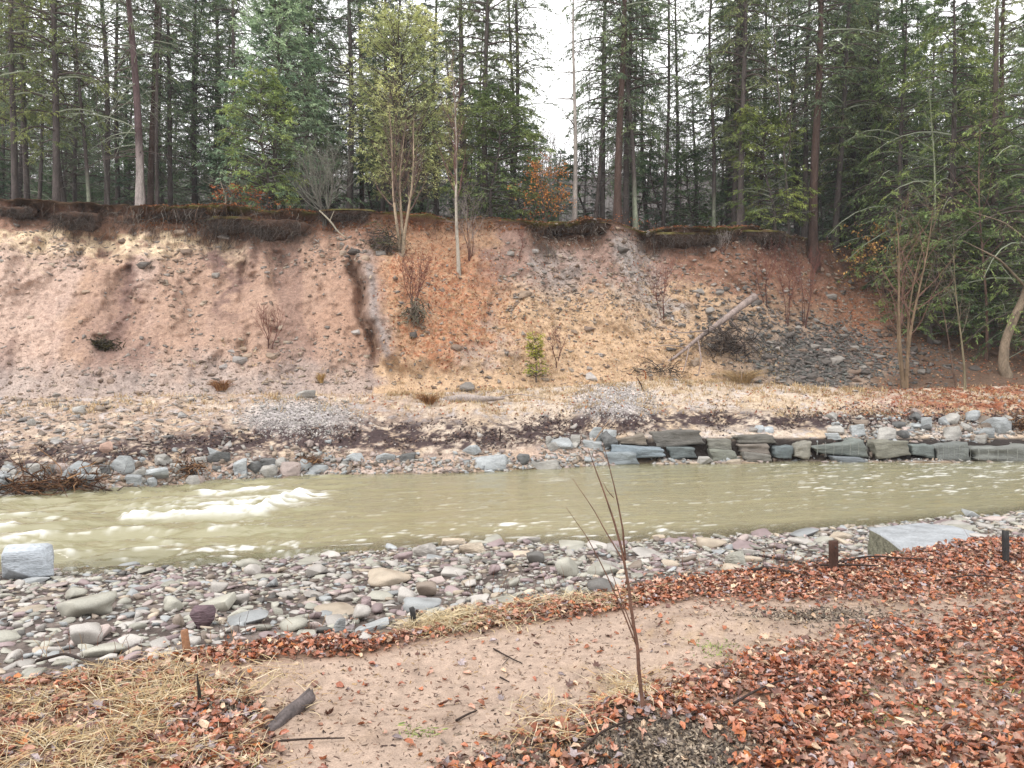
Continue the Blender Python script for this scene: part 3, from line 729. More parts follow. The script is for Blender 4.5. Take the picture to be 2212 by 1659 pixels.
    lf = leaf[0] * g.uniform(0.55, 1.4, S)[:, None]; wd_ = leaf[1] * g.uniform(0.6, 1.5, S)[:, None]
    mid = p + dirn * lf * 0.45 + g.normal(0, 0.012, (S, 3))
    Vq = np.stack([p, mid + wv * wd_, p + dirn * lf - np.array([0, 0, 0.18]) * lf, mid - wv * wd_], 1).reshape(-1, 3)
    qf = np.arange(S * 4).reshape(-1, 4)
    cl = fbm(p * 0.55, 3, seed + 5); tipw = np.clip(0.15 + 0.55 * sp[si] * g.random(S) + (cl - 0.5) * 1.6, 0, 1)
    c = lerp3(np.broadcast_to(s2l(*colB, 0.85), (S, 3)), s2l(*colA, 0.95), tipw) * g.uniform(0.75, 1.25, (S, 1))
    bf = Bag(); bf.add(Vq, quads=qf, col=np.repeat(c, 4, 0))
    return bt.mesh('trunk', M_bark, True), bb.mesh('branches', M_twig, True), bf.mesh('crown', M_needle)

def grow(P, rad, gen, n, lf, ang, upw, K, s0, g, rmin=0.003, wob=0.12, rfac=0.55, s1=0.98):
    """children of every path; returns paths and radii"""
    Np, Kp, _ = P.shape
    pi = np.repeat(np.arange(Np), n)
    s = (np.tile((np.arange(n) + 0.5) / n, Np) + g.normal(0, 0.35 / n, Np * n)).clip(0, 1) * (s1 - s0) + s0
    ki = np.clip(s * (Kp - 1), 0, Kp - 1.001); k0 = ki.astype(int); f = (ki - k0)[:, None]
    o = P[pi, k0] * (1 - f) + P[pi, k0 + 1] * f
    pr = rad[pi, k0] * (1 - f[:, 0]) + rad[pi, k0 + 1] * f[:, 0]
    tan = unit(P[pi, k0 + 1] - P[pi, k0])
    Lp = np.sum(np.linalg.norm(np.diff(P, axis=1), axis=2), 1)[pi]
    perp = unit(np.cross(tan, g.normal(0, 1, tan.shape)))
    a = g.normal(ang, 0.18, len(pi))
    d = unit(tan * np.cos(a)[:, None] + perp * np.sin(a)[:, None])
    Ln = Lp * lf * (1.15 - 0.75 * s) * g.uniform(0.6, 1.25, len(pi))
    t = np.linspace(0, 1, K)
    C = o[:, None, :] + d[:, None, :] * (Ln[:, None] * t)[..., None]
    C[..., 2] += (Ln * upw)[:, None] * t ** 2
    C[:, 1:] += np.cumsum(g.normal(0, 1, (len(pi), K - 1, 3)), 1) * (Ln * wob / K)[:, None, None]
    r0 = np.maximum(pr * rfac, rmin)
    return C, r0[:, None] * (1 - 0.75 * t)[None]

def bare_tree(seed, H, r, stems=1, spread=0.1, n1=14, n2=6, n3=4, s0=0.3, ang=0.9, l1=0.4, up=0.25, col=BIRCH, tcol=TWIG, leaves=0, leafcol=(200, 120, 60), leaf=0.09, rmin=0.004, bend=0.25, leaf_low=1.0, l2=0.45, l3=0.5):
    g = np.random.default_rng(seed)
    K = 12; t = np.linspace(0, 1, K)
    P = np.zeros((stems, K, 3))
    for k in range(stems):
        a = 6.28 * (k + g.random() * 0.6) / stems if stems > 1 else g.random() * 6.28
        sp = spread * g.uniform(0.6, 1.2) * H
        hh = H * g.uniform(0.8, 1.0) if stems > 1 else H
        ph = g.random(2) * 6.28
        P[k, :, 0] = math.cos(a) * sp * t ** 1.15 + bend * 0.25 * (np.sin(t * 6 + ph[0]) - math.sin(ph[0])) + (0.06 * math.cos(a) if stems > 1 else 0)
        P[k, :, 1] = math.sin(a) * sp * t ** 1.15 + bend * 0.25 * (np.sin(t * 5 + ph[1]) - math.sin(ph[1])) + (0.06 * math.sin(a) if stems > 1 else 0)
        P[k, :, 2] = t * hh - 0.2 * (t == 0)
    rad = np.broadcast_to((r * ((1 - t) ** 0.9 * 0.95 + 0.05) * (1 + 0.3 * np.exp(-t * H / 0.3)))[None], (stems, K)).copy()
    bt, bb = Bag(), Bag()
    V, q = tubes(P, rad, 7)
    bt.add(V, quads=q, col=np.broadcast_to(col, V.shape) * (0.7 + 0.6 * fbm(V * np.array([4, 4, 5]), 3, seed))[:, None])
    A1, R1 = grow(P, rad, 1, n1, l1, ang, up, 7, s0, g, rmin * 1.6)
    A2, R2 = grow(A1, R1, 2, n2, l2, 0.75, up * 0.5, 5, 0.2, g, rmin)
    tips = [A1, A2]
    for A, Rr, sd in ((A1, R1, 4), (A2, R2, 3)):
        V, q = tubes(A, Rr, sd); bb.add(V, quads=q, col=tcol * (1.1 if sd == 4 else 0.95))
    if n3:
        A3, R3 = grow(A2, R2, 3, n3, l3, 0.7, up * 0.3, 2, 0.2, g, rmin * 0.7); tips.append(A3)
        V, q = tubes(A3, R3, 3); bb.add(V, quads=q, col=tcol * 0.95)
    res = [bt.mesh('trunk', M_bark, True), bb.mesh('branches', M_twig, True)]
    if leaves:
        T = tips[-1].reshape(-1, 3)
        w = np.exp(-np.clip(T[:, 2] / H - leaf_low * 0.5, 0, None) * 5) if leaf_low < 1 else np.ones(len(T))
        k = g.choice(len(T), leaves, p=w / w.sum())
        p = T[k] + g.normal(0, 0.05, (leaves, 3))
        a = unit(g.normal(0, 1, (leaves, 3)) + np.array([0, 0, -0.5])); bq = unit(np.cross(a, g.normal(0, 1, (leaves, 3))))
        sz = leaf * g.uniform(0.6, 1.3, (leaves, 1))
        V = np.stack([p, p + a * sz * 0.5 + bq * sz * 0.36, p + a * sz, p + a * sz * 0.5 - bq * sz * 0.36], 1).reshape(-1, 3)
        c = s2l(*leafcol, 0.75) * g.uniform(0.6, 1.3, (leaves, 1)) * np.array([1, 1, 1]) ; c[:, 1] *= g.uniform(0.85, 1.15, leaves)
        bl = Bag(); bl.add(V, quads=np.arange(leaves * 4).reshape(-1, 4), col=np.repeat(c, 4, 0))
        res.append(bl.mesh('leaves', M_flake))
    return res

KIND = {}
KIND['hemA'] = evergreen(1, 21, 4.2, 4.4, 0.24, nb=125)
KIND['hemB'] = evergreen(2, 22, 5.5, 4.0, 0.22, nb=115, nsec=12)
KIND['hemC'] = evergreen(3, 20, 3.4, 4.7, 0.25, nb=125, droop=0.42)
KIND['hemD'] = evergreen(4, 23, 6.5, 4.2, 0.26, nb=120, bark=BARKR)
KIND['hemE'] = evergreen(15, 20, 1.6, 4.0, 0.19, nb=95, nsec=12, ndead=40)
KIND['hemF'] = evergreen(16, 18, 2.4, 4.4, 0.17, nb=85, nsec=12, ndead=50, bend=0.5)
KIND['spA'] = evergreen(5, 22, 6.0, 3.6, 0.17, nb=85, nsec=10, nsp=10, ndead=45, dead_len=1.7)
KIND['spB'] = evergreen(6, 21, 6.0, 3.2, 0.14, nb=80, nsec=9, nsp=10, ndead=60, dead_len=1.5, bend=0.4)
KIND['spC'] = evergreen(7, 19, 5.0, 3.0, 0.13, nb=75, nsec=9, nsp=10, ndead=50, dead_len=1.4, bend=0.5, pale=(-1.57, 2.6, LICHEN))
KIND['dead'] = evergreen(8, 21, 7.5, 3.6, 0.24, nb=75, nsec=9, nsp=9, ndead=80, dead_len=3.1, dead_col=LICHEN, pale=(-1.2, 2.9, PALEW), bark=s2l(112, 92, 92, 0.5), lichen=0.8)
KIND['pine'] = evergreen(9, 12.5, 0.7, 3.5, 0.13, nb=200, nsec=13, nsp=11, prof='cone', droop=0.1, up=0.2, ndead=8, leaf=(0.19, 0.021), colA=(186, 200, 160), colB=(124, 148, 122), lichen=0.1)
KIND['pale'] = evergreen(10, 8.9, 0.6, 2.75, 0.11, nb=210, nsec=12, nsp=11, prof='round', droop=0.12, up=0.5, ndead=24, leaf=(0.16, 0.016), colA=(220, 220, 172), colB=(160, 172, 128), lichen=0.1)
KIND['bough'] = evergreen(11, 17, 0.8, 4.6, 0.2, nb=170, nsec=13, nsp=11, droop=0.55, up=0.2, ndead=45, dead_len=2.6, dead_col=LICHEN, colA=(156, 168, 106), colB=(88, 108, 78), lichen=0.3)
KIND['young'] = evergreen(12, 7.0, 0.5, 2.2, 0.09, nb=85, nsec=11, nsp=12, prof='round', droop=0.28, up=0.16, ndead=22, leaf=(0.16, 0.021), colA=(158, 170, 112), colB=(92, 114, 82))
KIND['scrub'] = evergreen(14, 7.0, 0.6, 2.4, 0.08, nb=50, nsec=9, nsp=11, droop=0.3, up=0.1, ndead=60, dead_len=2.2, leaf=(0.16, 0.021), colA=(140, 154, 108), colB=(88, 108, 86), bend=0.4)
KIND['sprig'] = evergreen(13, 1.75, 0.15, 0.55, 0.022, nb=46, nsec=6, nsp=5, prof='cone', droop=0.05, up=0.5, ndead=0, leaf=(0.12, 0.016), colA=(190, 186, 96), colB=(130, 140, 62), lichen=0, bend=0.03)
KIND['bareA'] = bare_tree(21, 17, 0.10, n1=20, n2=5, n3=3, s0=0.35, l1=0.22, col=s2l(140, 132, 126, 0.5), tcol=s2l(132, 118, 114, 0.5))
KIND['bareB'] = bare_tree(22, 15, 0.08, n1=18, n2=5, n3=3, s0=0.25, l1=0.25, col=s2l(120, 112, 106, 0.5), tcol=s2l(120, 104, 100, 0.5))

def plant(kind, name, label, cat, pos, height_k=1.0, yaw=None, lean=(0, 0), tint=(1, 1, 1), btint=(1, 1, 1), group=None, wide=None, third='crown'):
    me = KIND[kind]
    w = height_k if wide is None else wide
    r = link(name, None, label=label, cat=cat, group=group, loc=pos, rot=(R(lean[1]), R(lean[0]), random.uniform(0, 6.28) if yaw is None else yaw), scale=(w, w, height_k))
    if lean != (0, 0):
        r.rotation_mode = 'QUATERNION'
        q = Euler((0, 0, random.uniform(0, 6.28) if yaw is None else yaw)).to_quaternion()
        r.rotation_quaternion = Euler((R(lean[1]), R(lean[0]), 0)).to_quaternion() @ q
    link('trunk', me[0], r, color=btint)
    link('branches', me[1], r, color=(1, 1, 1))
    if len(me) > 2: link(third, me[2], r, color=tint)
    return r

OLIVE, DARK, BLUE, MID, WARM = (1.3, 1.2, 0.8), (0.86, 0.96, 0.97), (0.8, 0.98, 1.0), (1.0, 1.05, 0.98), (1.2, 1.12, 0.86)
STAND = 'evergreens standing along the top of the eroded bank'
def on_top(X, Y):
    x = (X - CX) / F * Y
    return Vector((x, Y, ground_z(x, Y) - 0.05))
T = [  # column in the picture, distance, trunk px, kind, lean, tint, label
 (34, 37.0, 14, 'hemA', 0, OLIVE, 'olive-green hemlock at the far left edge with low boughs above the roots'),
 (60, 39.5, 10, 'hemB', 0, OLIVE, 'second hemlock from the left edge, slim dark trunk under olive boughs'),
 (82, 44.0, 9, 'spA', 0, MID, 'orange-brown slim trunk between two darker hemlock trunks at the far left'),
 (123, 36.0, 14, 'hemC', 0, OLIVE, 'grey-brown hemlock trunk under yellowish boughs, left of the leaning lichen tree'),
 (151, 41.0, 11, 'spB', -2, MID, 'dark thin-crowned hemlock right of the grey-brown trunk on the left'),
 (196, 37.0, 9, 'spC', -5, MID, 'leaning evergreen with pale lichen at its foot on the left bank top'),
 (232, 40.0, 13, 'spA', -4, MID, 'dark evergreen leaning left between the lichen-footed tree and the debarked trunk'),
 (255, 46.0, 12, 'hemB', 0, DARK, 'deep shaded evergreen just left of the debarked trunk'),
 (304, 33.4, 17, 'dead', -1.5, MID, 'tall evergreen with stripped pale bark at its base and bare lichen limbs'),
 (324, 41.0, 12, 'hemD', 0, DARK, 'dark trunk directly right of the pale stripped base'),
 (341, 38.0, 8, 'spB', 1, MID, 'thin reddish trunk second to the right of the stripped base'),
 (371, 43.0, 12, 'hemB', 0, DARK, 'dark evergreen above the stump left of the small white birch'),
 (425, 46.0, 12, 'hemA', 0, DARK, 'shaded hemlock behind the gap left of the small white birch'),
 (462, 50.0, 13, 'hemC', 0, DARK, 'broad dark hemlock behind the small crooked white birch'),
 (519, 42.0, 12, 'spA', 0, MID, 'tall thin-crowned evergreen with bare upper limbs left of the pale blue pine'),
 (668, 42.0, 12, 'hemB', 0, MID, 'dark evergreen just right of the pale blue pine'),
 (752, 41.5, 16, 'hemA', 0, DARK, 'thick dark hemlock trunk left of the yellow-green pine'),
 (786, 48.0, 12, 'hemD', 0, MID, 'evergreen deep behind the left side of the yellow-green pine'),
 (826, 45.0, 12, 'hemB', 0, MID, 'tall evergreen rising behind the yellow-green pine'),
 (948, 47.0, 12, 'spA', 0, MID, 'sparse evergreen between the yellow-green pine and the slope birch'),
 (1052, 41.0, 15, 'hemA', 0, WARM, 'broad hemlock bordering the white sky gap on its left side'),
 (1096, 46.0, 11, 'spB', 0, MID, 'sparse evergreen standing behind the hemlock beside the sky gap'),
 (1299, 44.0, 13, 'hemB', 0, DARK, 'dark evergreen just left of the twin thick trunks right of the snag'),
 (1334, 38.6, 18, 'hemD', 0, MID, 'thickest dark trunk right of the snag, with a pale strip beside it'),
 (1353, 40.5, 14, 'hemA', 0, DARK, 'dark trunk in the middle of the cluster right of the snag'),
 (1374, 39.4, 12, 'spC', -3.5, MID, 'grey evergreen leaning left at the right side of the thick cluster'),
 (1430, 44.0, 9, 'spA', 0, MID, 'slim dark evergreen between the thick cluster and the second sky gap'),
 (1457, 46.0, 9, 'spB', 1, MID, 'slim evergreen with a thin crown under the second sky gap'),
 (1542, 42.5, 10, 'spC', -1, MID, 'thin evergreen leaning at the right border of the second sky gap'),
 (1583, 43.0, 12, 'hemB', 0, MID, 'dark trunk left of the grey lichen-footed trunk on the mossy ledge'),
 (1600, 40.0, 15, 'hemA', 0, WARM, 'grey trunk with a whitish foot standing on the mossy ledge'),
 (1614, 45.0, 9, 'spB', 0, MID, 'thin dark trunk right of the whitish-footed trunk'),
 (1642, 47.0, 12, 'hemC', 0, DARK, 'shaded hemlock behind the young hemlock on the mossy ledge'),
 (1737, 44.0, 14, 'hemB', 0, MID, 'dark trunk left of the thick brown trunk at the slope corner'),
 (1757, 39.6, 21, 'hemD', 0, MID, 'thick brown trunk at the corner where the bank turns to wooded slope'),
 (1803, 42.0, 13, 'hemC', 4, WARM, 'dark trunk leaning right beside the thick brown corner trunk'),
 (1853, 46.0, 12, 'hemB', 0, MID, 'dark trunk in the right-hand wood above the tan-leaved beech'),
 (1880, 45.0, 13, 'hemA', 0, WARM, 'hemlock left of the darkest trunk in the right-hand wood'),
 (1910, 43.5, 16, 'hemC', 0, MID, 'darkest thick trunk in the right-hand wood'),
 (1962, 47.0, 12, 'hemB', 0, MID, 'evergreen behind the pale lichen trunk on the right'),
 (2182, 41.0, 17, 'hemD', 0, WARM, 'reddish-brown trunk near the right edge of the wood'),
]
PX = {'hemA': .24, 'hemB': .22, 'hemC': .25, 'hemD': .26, 'spA': .17, 'spB': .14, 'spC': .13, 'dead': .24}
for (X, Y, px, kd, ln, tint, lab) in T:
    rw = px / F * Y / 2
    w = np.clip(rw / PX[kd], 0.72, 1.35)
    hk = random.uniform(0.92, 1.1)
    plant(kd, 'hemlock_tree', lab, 'tree', on_top(X, Y), hk, None if kd not in ('spC', 'dead') else random.uniform(-0.2, 0.2), (ln, 0), tint, (0.8, 0.8, 0.8) if tint == DARK else (1, 1, 1), STAND, wide=w)
plant('pine', 'pine_tree', 'pale blue-green pine with soft full crown left of the grey bush', 'tree', on_top(592, 35.3), 1.0, lean=(0, 0), tint=(1.2, 1.24, 1.2))
plant('young', 'pine_tree', 'small yellow-green pine in front of the pale blue-green pine', 'tree', on_top(578, 33.9), 0.82, tint=(1.5, 1.48, 1.15))
plant('pale', 'pine_tree', 'yellow-green rounded pine behind the forked birch', 'tree', on_top(884, 36.6), 1.0, tint=(1.3, 1.28, 1.05))
plant('young', 'hemlock_tree', 'bushy young hemlock right of the slope birch', 'tree', on_top(1062, 37.5), 0.95, tint=(1.1, 1.1, 0.9), wide=1.15)
plant('young', 'hemlock_tree', 'young dark hemlock filling the space left of the orange beech', 'tree', on_top(1125, 41.0), 0.9, tint=(0.7, 0.85, 0.8))
plant('young', 'hemlock_tree', 'young hemlock with low boughs on the mossy ledge', 'tree', on_top(1672, 39.2), 0.9, tint=(1.2, 1.15, 0.8), wide=1.0)
plant('young', 'hemlock_tree', 'young hemlock left of the grey brush on the mossy ledge', 'tree', on_top(1500, 44.0), 0.8, tint=(0.7, 0.85, 0.85))
plant('bough', 'hemlock_tree', 'large drooping hemlock with lichen limbs on the right slope', 'tree', on_top(2055, 37.5), 1.05, tint=(1.1, 1.1, 0.85))
plant('bough', 'hemlock_tree', 'hemlock with low sweeping boughs at the right edge', 'tree', on_top(2235, 34.0), 1.0, tint=(0.95, 1.0, 0.85))
plant('bough', 'hemlock_tree', 'hemlock behind the bare multi-stemmed tree on the right slope', 'tree', on_top(1945, 40.0), 0.95, tint=(0.85, 0.95, 0.85))
plant('bough', 'hemlock_tree', 'dark hemlock standing between the large drooping one and the right edge', 'tree', on_top(2150, 36.0), 0.62, tint=(0.7, 0.85, 0.8))

plant('bough', 'hemlock_tree', 'low dark hemlock filling the shade above the curved leaning trunk', 'tree', on_top(2110, 40.5), 0.8, tint=(0.75, 0.88, 0.82), wide=0.95)
plant('young', 'hemlock_tree', 'young hemlock with low sprays behind the thin straight bare sapling', 'tree', on_top(2010, 36.0), 0.85, tint=(0.9, 0.98, 0.85), wide=1.2)

for (X, Y, kd, hk, wd, lab) in ((1098, 44.0, 'spA', 1.0, 1.0, 'sparse evergreen whose crown edges the white sky gap on its left'), (1284, 41.5, 'spB', 0.95, .95, 'slim sparse evergreen directly right of the pale snag'), (1165, 66.0, 'hemB', 0.62, .8, 'short distant hemlock low in the white sky gap'), (1205, 72.0, 'hemC', 0.55, .8, 'short distant hemlock just left of the pale snag'), (1405, 52.0, 'spA', 0.9, 1.0, 'sparse evergreen behind the leaning grey evergreen of the thick cluster'), (1505, 58.0, 'hemB', 0.66, .9, 'short distant hemlock closing the foot of the second sky gap'), (1010, 43.0, 'hemB', 1.0, 1.0, 'full dark hemlock behind the single slope birch')):
    plant(kd, 'hemlock_tree', lab, 'tree', on_top(X, Y), hk, tint=(0.95, 1.02, 0.98), group=STAND, wide=wd)
# deeper rows of the wood
g = np.random.default_rng(77)
DEEP = 'shaded trees deep inside the wood'
TM = [(34, 'the olive hemlock at the far left'), (151, 'the leaning lichen-footed tree'), (304, 'the trunk with the stripped pale base'), (430, 'the small crooked birch'), (592, 'the pale blue-green pine'), (752, 'the thick dark trunk by the yellow-green pine'), (884, 'the yellow-green rounded pine'), (1000, 'the single slope birch'), (1080, 'the hemlock beside the white sky gap'), (1240, 'the pale dead snag'), (1345, 'the thick trunk cluster'), (1440, 'the two slim evergreens under the second sky gap'), (1600, 'the whitish-footed trunk'), (1757, 'the thick brown corner trunk'), (1910, 'the darkest right-hand trunk'), (2055, 'the large drooping hemlock'), (2182, 'the reddish trunk at the right')]
def tree_mark(X):
    x, w = min(TM, key=lambda t: abs(t[0] - X))
    return ('behind ' if abs(X - x) < 26 else 'left of and behind ' if X < x else 'right of and behind ') + w.replace('the trunk with the stripped pale base', 'the stripped trunk').replace('the two slim evergreens under the second sky gap', 'the second sky gap').replace('the thick dark trunk by the yellow-green pine', 'the thick dark trunk').replace('the hemlock beside the white sky gap', 'the sky-gap hemlock').replace('the olive hemlock at the far left', 'the far-left olive hemlock')
def deep_label(X, kd): return ('sparse' if kd[:2] == 'sp' else 'shaded') + ' evergreen deep in the wood ' + tree_mark(X)
k = 0
for i in range(600):
    X = g.uniform(-120, 2330); Y = 44 + 34 * g.random() ** 1.0
    if abs(X - 1190) < 95 or abs(X - 1492) < 50 or (1230 < X < 1560 and g.random() < 0.6): continue
    kd = ['hemE', 'hemF', 'hemE', 'spA', 'hemF', 'hemB'][g.integers(6)]
    plant(kd, 'hemlock_tree', deep_label(X, kd), 'tree', on_top(X, Y), g.uniform(0.8, 1.0), tint=(0.9, 1.0, 1.02), btint=(0.9, 0.9, 0.92), group=DEEP, wide=g.uniform(0.8, 1.05))
    k += 1
    if k >= 104: break
for i in range(34):
    X = -40 + 69 * i + g.uniform(-25, 25); Y = g.uniform(42, 60)
    plant('scrub', 'hemlock_tree', 'ragged young hemlock in the understorey ' + tree_mark(X), 'tree', on_top(X, Y), g.uniform(0.6, 1.1), tint=(0.85, 0.98, 0.95), group='young hemlocks of the understorey', wide=g.uniform(0.9, 1.3))
for i in range(30):
    X = [1150, 1185, 1215, 1420, 1475, 1500, 1525, 1400, 1250, 1280, 700, 460, 250, 1700, 1100, 2200, 60, 140, 360, 560, 640, 800, 930, 1045, 1320, 1570, 1780, 1850, 1950, 2100][i] + g.uniform(-14, 14); Y = g.uniform(38, 60)
    plant(['bareA', 'bareB'][i % 2], 'bare_tree', 'leafless grey tree ' + tree_mark(X), 'tree', on_top(X, Y), g.uniform(0.6, 1.0) * (.5 if abs(X - 1190) < 60 or abs(X - 1495) < 45 else 1), group='bare trees behind the evergreens')

# far hillside wood: one grey mass of bare crowns and stems
g = np.random.default_rng(5)
nT = 1500
xs = g.uniform(-110, 110, nT); ys = g.uniform(76, 135, nT)
bg = Bag()
zz = np.array([ground_z(x, y) for x, y in zip(xs, ys)])
hh = g.uniform(6, 13, nT)
base = np.stack([xs, ys, zz - 0.3], 1); tip = base + np.stack([g.normal(0, 0.9, nT), g.normal(0, 0.9, nT), hh], 1)
V, q = tubes(np.stack([base, 0.5 * (base + tip) + g.normal(0, 0.3, (nT, 3)), tip], 1), np.stack([np.full(nT, 0.10), np.full(nT, 0.06), np.full(nT, 0.012)], 1), 3)
bg.add(V, quads=q, col=np.repeat(s2l(150, 144, 142, 0.6) * g.uniform(0.7, 1.3, (nT, 1)), 9, 0))
ki = np.repeat(np.arange(nT), 12); M = len(ki)
o = base[ki] + (tip - base)[ki] * g.uniform(0.3, 0.97, (M, 1)); d = unit(g.normal(0, 1, (M, 3)) + np.array([0, 0, 0.9])); ln = g.uniform(0.8, 3.0, (M, 1))
oo, dd_, ll_ = [o], [d], [ln]
for _ in range(4):
    oo.append(o + d * ln * g.uniform(0.15, 0.9, (M, 1))); dd_.append(unit(d + g.normal(0, 0.6, (M, 3)) + np.array([0, 0, 0.2]))); ll_.append(ln * g.uniform(0.25, 0.55, (M, 1)))
o, d, ln = np.concatenate(oo), np.concatenate(dd_), np.concatenate(ll_); M2 = len(o)
w = unit(np.cross(d, g.normal(0, 1, (M2, 3)))) * np.where(np.arange(M2) < M, 0.035, 0.018)[:, None]
V = np.stack([o - w, o + w, o + d * ln], 1).reshape(-1, 3)
bg.add(V, tris=np.arange(M2 * 3).reshape(-1, 3), col=np.repeat(s2l(150, 140, 138, 0.6) * g.uniform(0.7, 1.3, (M2, 1)), 3, 0))
link('distant_woods', bg.mesh('distant_woods', M_twig), kind='stuff')

# thin winter haze: one closed box round everything built
mh = bpy.data.materials.new('haze'); mh.use_nodes = True
ntm = mh.node_tree; ntm.nodes.remove(ntm.nodes['Principled BSDF'])
pv = ntm.nodes.new('ShaderNodeVolumePrincipled'); pv.inputs['Color'].default_value = (0.9, 0.95, 1.0, 1); pv.inputs['Density'].default_value = 0.00045
ntm.links.new(pv.outputs[0], ntm.nodes['Material Output'].inputs['Volume'])
hx, hy0, hy1, hz0, hz1 = 480, -65, 230, -2.5, 75
hv = [(x, y, z) for x in (-hx, hx) for y in (hy0, hy1) for z in (hz0, hz1)]
link('haze', new_mesh('haze', hv, [np.array([(0, 1, 3, 2), (4, 6, 7, 5), (0, 4, 5, 1), (2, 3, 7, 6), (0, 2, 6, 4), (1, 5, 7, 3)])], mh), kind='stuff')

# ------------------------------------------------------------------ stone shapes
def ico(sub):
    bm = bmesh.new(); bmesh.ops.create_icosphere(bm, subdivisions=sub, radius=1.0)
    V = np.array([v.co[:] for v in bm.verts]); T_ = np.array([[v.index for v in f.verts] for f in bm.faces]); bm.free()
    return V, T_

def cobble_shape(seed, sub):
    V, T_ = ico(sub)
    g = np.random.default_rng(seed)
    p = g.uniform(2.2, 3.4)
    V = V / (np.sum(np.abs(V) ** p, 1, keepdims=True) ** (1 / p))
    V = V * (0.66 + 0.68 * fbm(V * 1.25 + seed * 3.7, 3, seed))[:, None]
    # a few worn-flat cuts
    for k in range(5):
        nrm = unit(g.normal(0, 1, 3)); dmax = g.uniform(0.5, 0.8)
        over = np.clip(V @ nrm - dmax, 0, None); V = V - over[:, None] * nrm * 0.85
    V[:, 2] -= 0.0
    return V / np.abs(V).max(0), T_

def hull_shape(seed, n=16, boxy=0.7, bev=0.05, bevseg=1):
    g = np.random.default_rng(seed)
    P = g.uniform(-1, 1, (n, 3)); m = np.abs(P).max(1, keepdims=True); P = P / (m ** boxy)
    bm = bmesh.new()
    for p in P: bm.verts.new(p)
    r = bmesh.ops.convex_hull(bm, input=bm.verts[:])
    junk = [e for e in set(r['geom_interior'] + r['geom_unused']) if isinstance(e, bmesh.types.BMVert) and e.is_valid]
    bmesh.ops.delete(bm, geom=junk, context='VERTS')
    bmesh.ops.dissolve_limit(bm, angle_limit=R(16), verts=bm.verts[:], edges=bm.edges[:])
    if bev: bmesh.ops.bevel(bm, geom=bm.edges[:], offset=bev, segments=bevseg, affect='EDGES', clamp_overlap=True, profile=0.6)
    bmesh.ops.triangulate(bm, faces=bm.faces[:])
    V = np.array([v.co[:] for v in bm.verts]); T_ = np.array([[v.index for v in f.verts] for f in bm.faces]); bm.free()
    return V / np.abs(V).max(0), T_

def block_shape(seed):
    """quarried block: subdivided box with chipped, layered faces"""
    bm = bmesh.new(); bmesh.ops.create_cube(bm, size=2.0)
    bmesh.ops.bevel(bm, geom=bm.edges[:], offset=0.09, segments=1, affect='EDGES')
    bmesh.ops.subdivide_edges(bm, edges=[e for e in bm.edges if e.calc_length() > 0.5], cuts=5, use_grid_fill=True)
    bmesh.ops.triangulate(bm, faces=bm.faces[:])
    V = np.array([v.co[:] for v in bm.verts]); T_ = np.array([[v.index for v in f.verts] for f in bm.faces]); bm.free()
    g = np.random.default_rng(seed)
    sk = g.normal(0, 0.12, 3)
    V[:, 0] += sk[0] * V[:, 2]; V[:, 2] += sk[1] * V[:, 0] * 0.8; V[:, 1] += sk[2] * V[:, 0]
    V[:, 2] *= 1 + 0.22 * g.normal() * V[:, 0]
    nn = unit(V)
    V = V + nn * ((fbm(V * np.array([1.6, 1.6, 1.6]) + seed, 3, seed) - 0.5) * 0.5 + (fbm(V * np.array([1.5, 1.5, 7]) + seed, 3, seed + 3) - 0.5) * 0.28)[:, None]
    return V / np.abs(V).max(0), T_

COB = [cobble_shape(s, 3) for s in range(7)] + [hull_shape(s, 15, 0.55, 0.16, 2) for s in range(180, 185)]
COBM = [cobble_shape(s, 2) for s in range(7)] + [hull_shape(s, 14, 0.55, 0.14, 1) for s in range(160, 165)]
COBS = [cobble_shape(s + 40, 1) for s in range(5)] + [hull_shape(s, 11, 0.5, 0) for s in range(170, 174)]
ROCK = [hull_shape(s, 18, 0.75, 0.05) for s in range(100, 112)]
ROCKS = [hull_shape(s, 10, 0.6, 0) for s in range(120, 130)]
BLOCK = [block_shape(s) for s in range(140, 150)]
COB_me = [new_mesh('cobble', v, [t], M_stone, True) for v, t in COBM]
COBF_me = [new_mesh('cobble', v, [t], M_stone, True) for v, t in COB]
ROCK_me = [new_mesh('rock', v, [t], M_rock, False) for v, t in ROCK]
BLOCK_me = [new_mesh('block', v, [t], M_rock, False) for v, t in BLOCK]

STONE = {'grey-green': s2l(170, 170, 158, 0.7), 'grey': s2l(184, 180, 176, 0.7), 'purple-grey': s2l(160, 138, 142, 0.65), 'tan': s2l(192, 176, 154, 0.68), 'blue-grey': s2l(164, 172, 178, 0.65), 'dark grey': s2l(110, 108, 106, 0.6), 'pinkish': s2l(192, 174, 170, 0.68), 'brownish': s2l(150, 134, 120, 0.62)}
STONE = {k: np.minimum((v * 0.72 + v.mean() * 0.28) * 1.12 * np.array([1.04, 1.0, .95]), .78) for k, v in STONE.items()}
SN = list(STONE); SPR = np.array([0.28, 0.22, 0.13, 0.09, 0.09, 0.05, 0.09, 0.05])

class Field:
    """keeps placed stones apart"""
    def __init__(s, cell=0.3): s.c, s.d = cell, {}
    def free(s, x, y, r, k):
        i, j = int(x // s.c), int(y // s.c); m = int(math.ceil((r + 0.4) / s.c))
        for a in range(i - m, i + m + 1):
            for b in range(j - m, j + m + 1):
                for (px, py, pr) in s.d.get((a, b), ()):
                    if (px - x) ** 2 + (py - y) ** 2 < (k * (pr + r)) ** 2: return False
        return True
    def add(s, x, y, r): s.d.setdefault((int(x // s.c), int(y // s.c)), []).append((x, y, r))

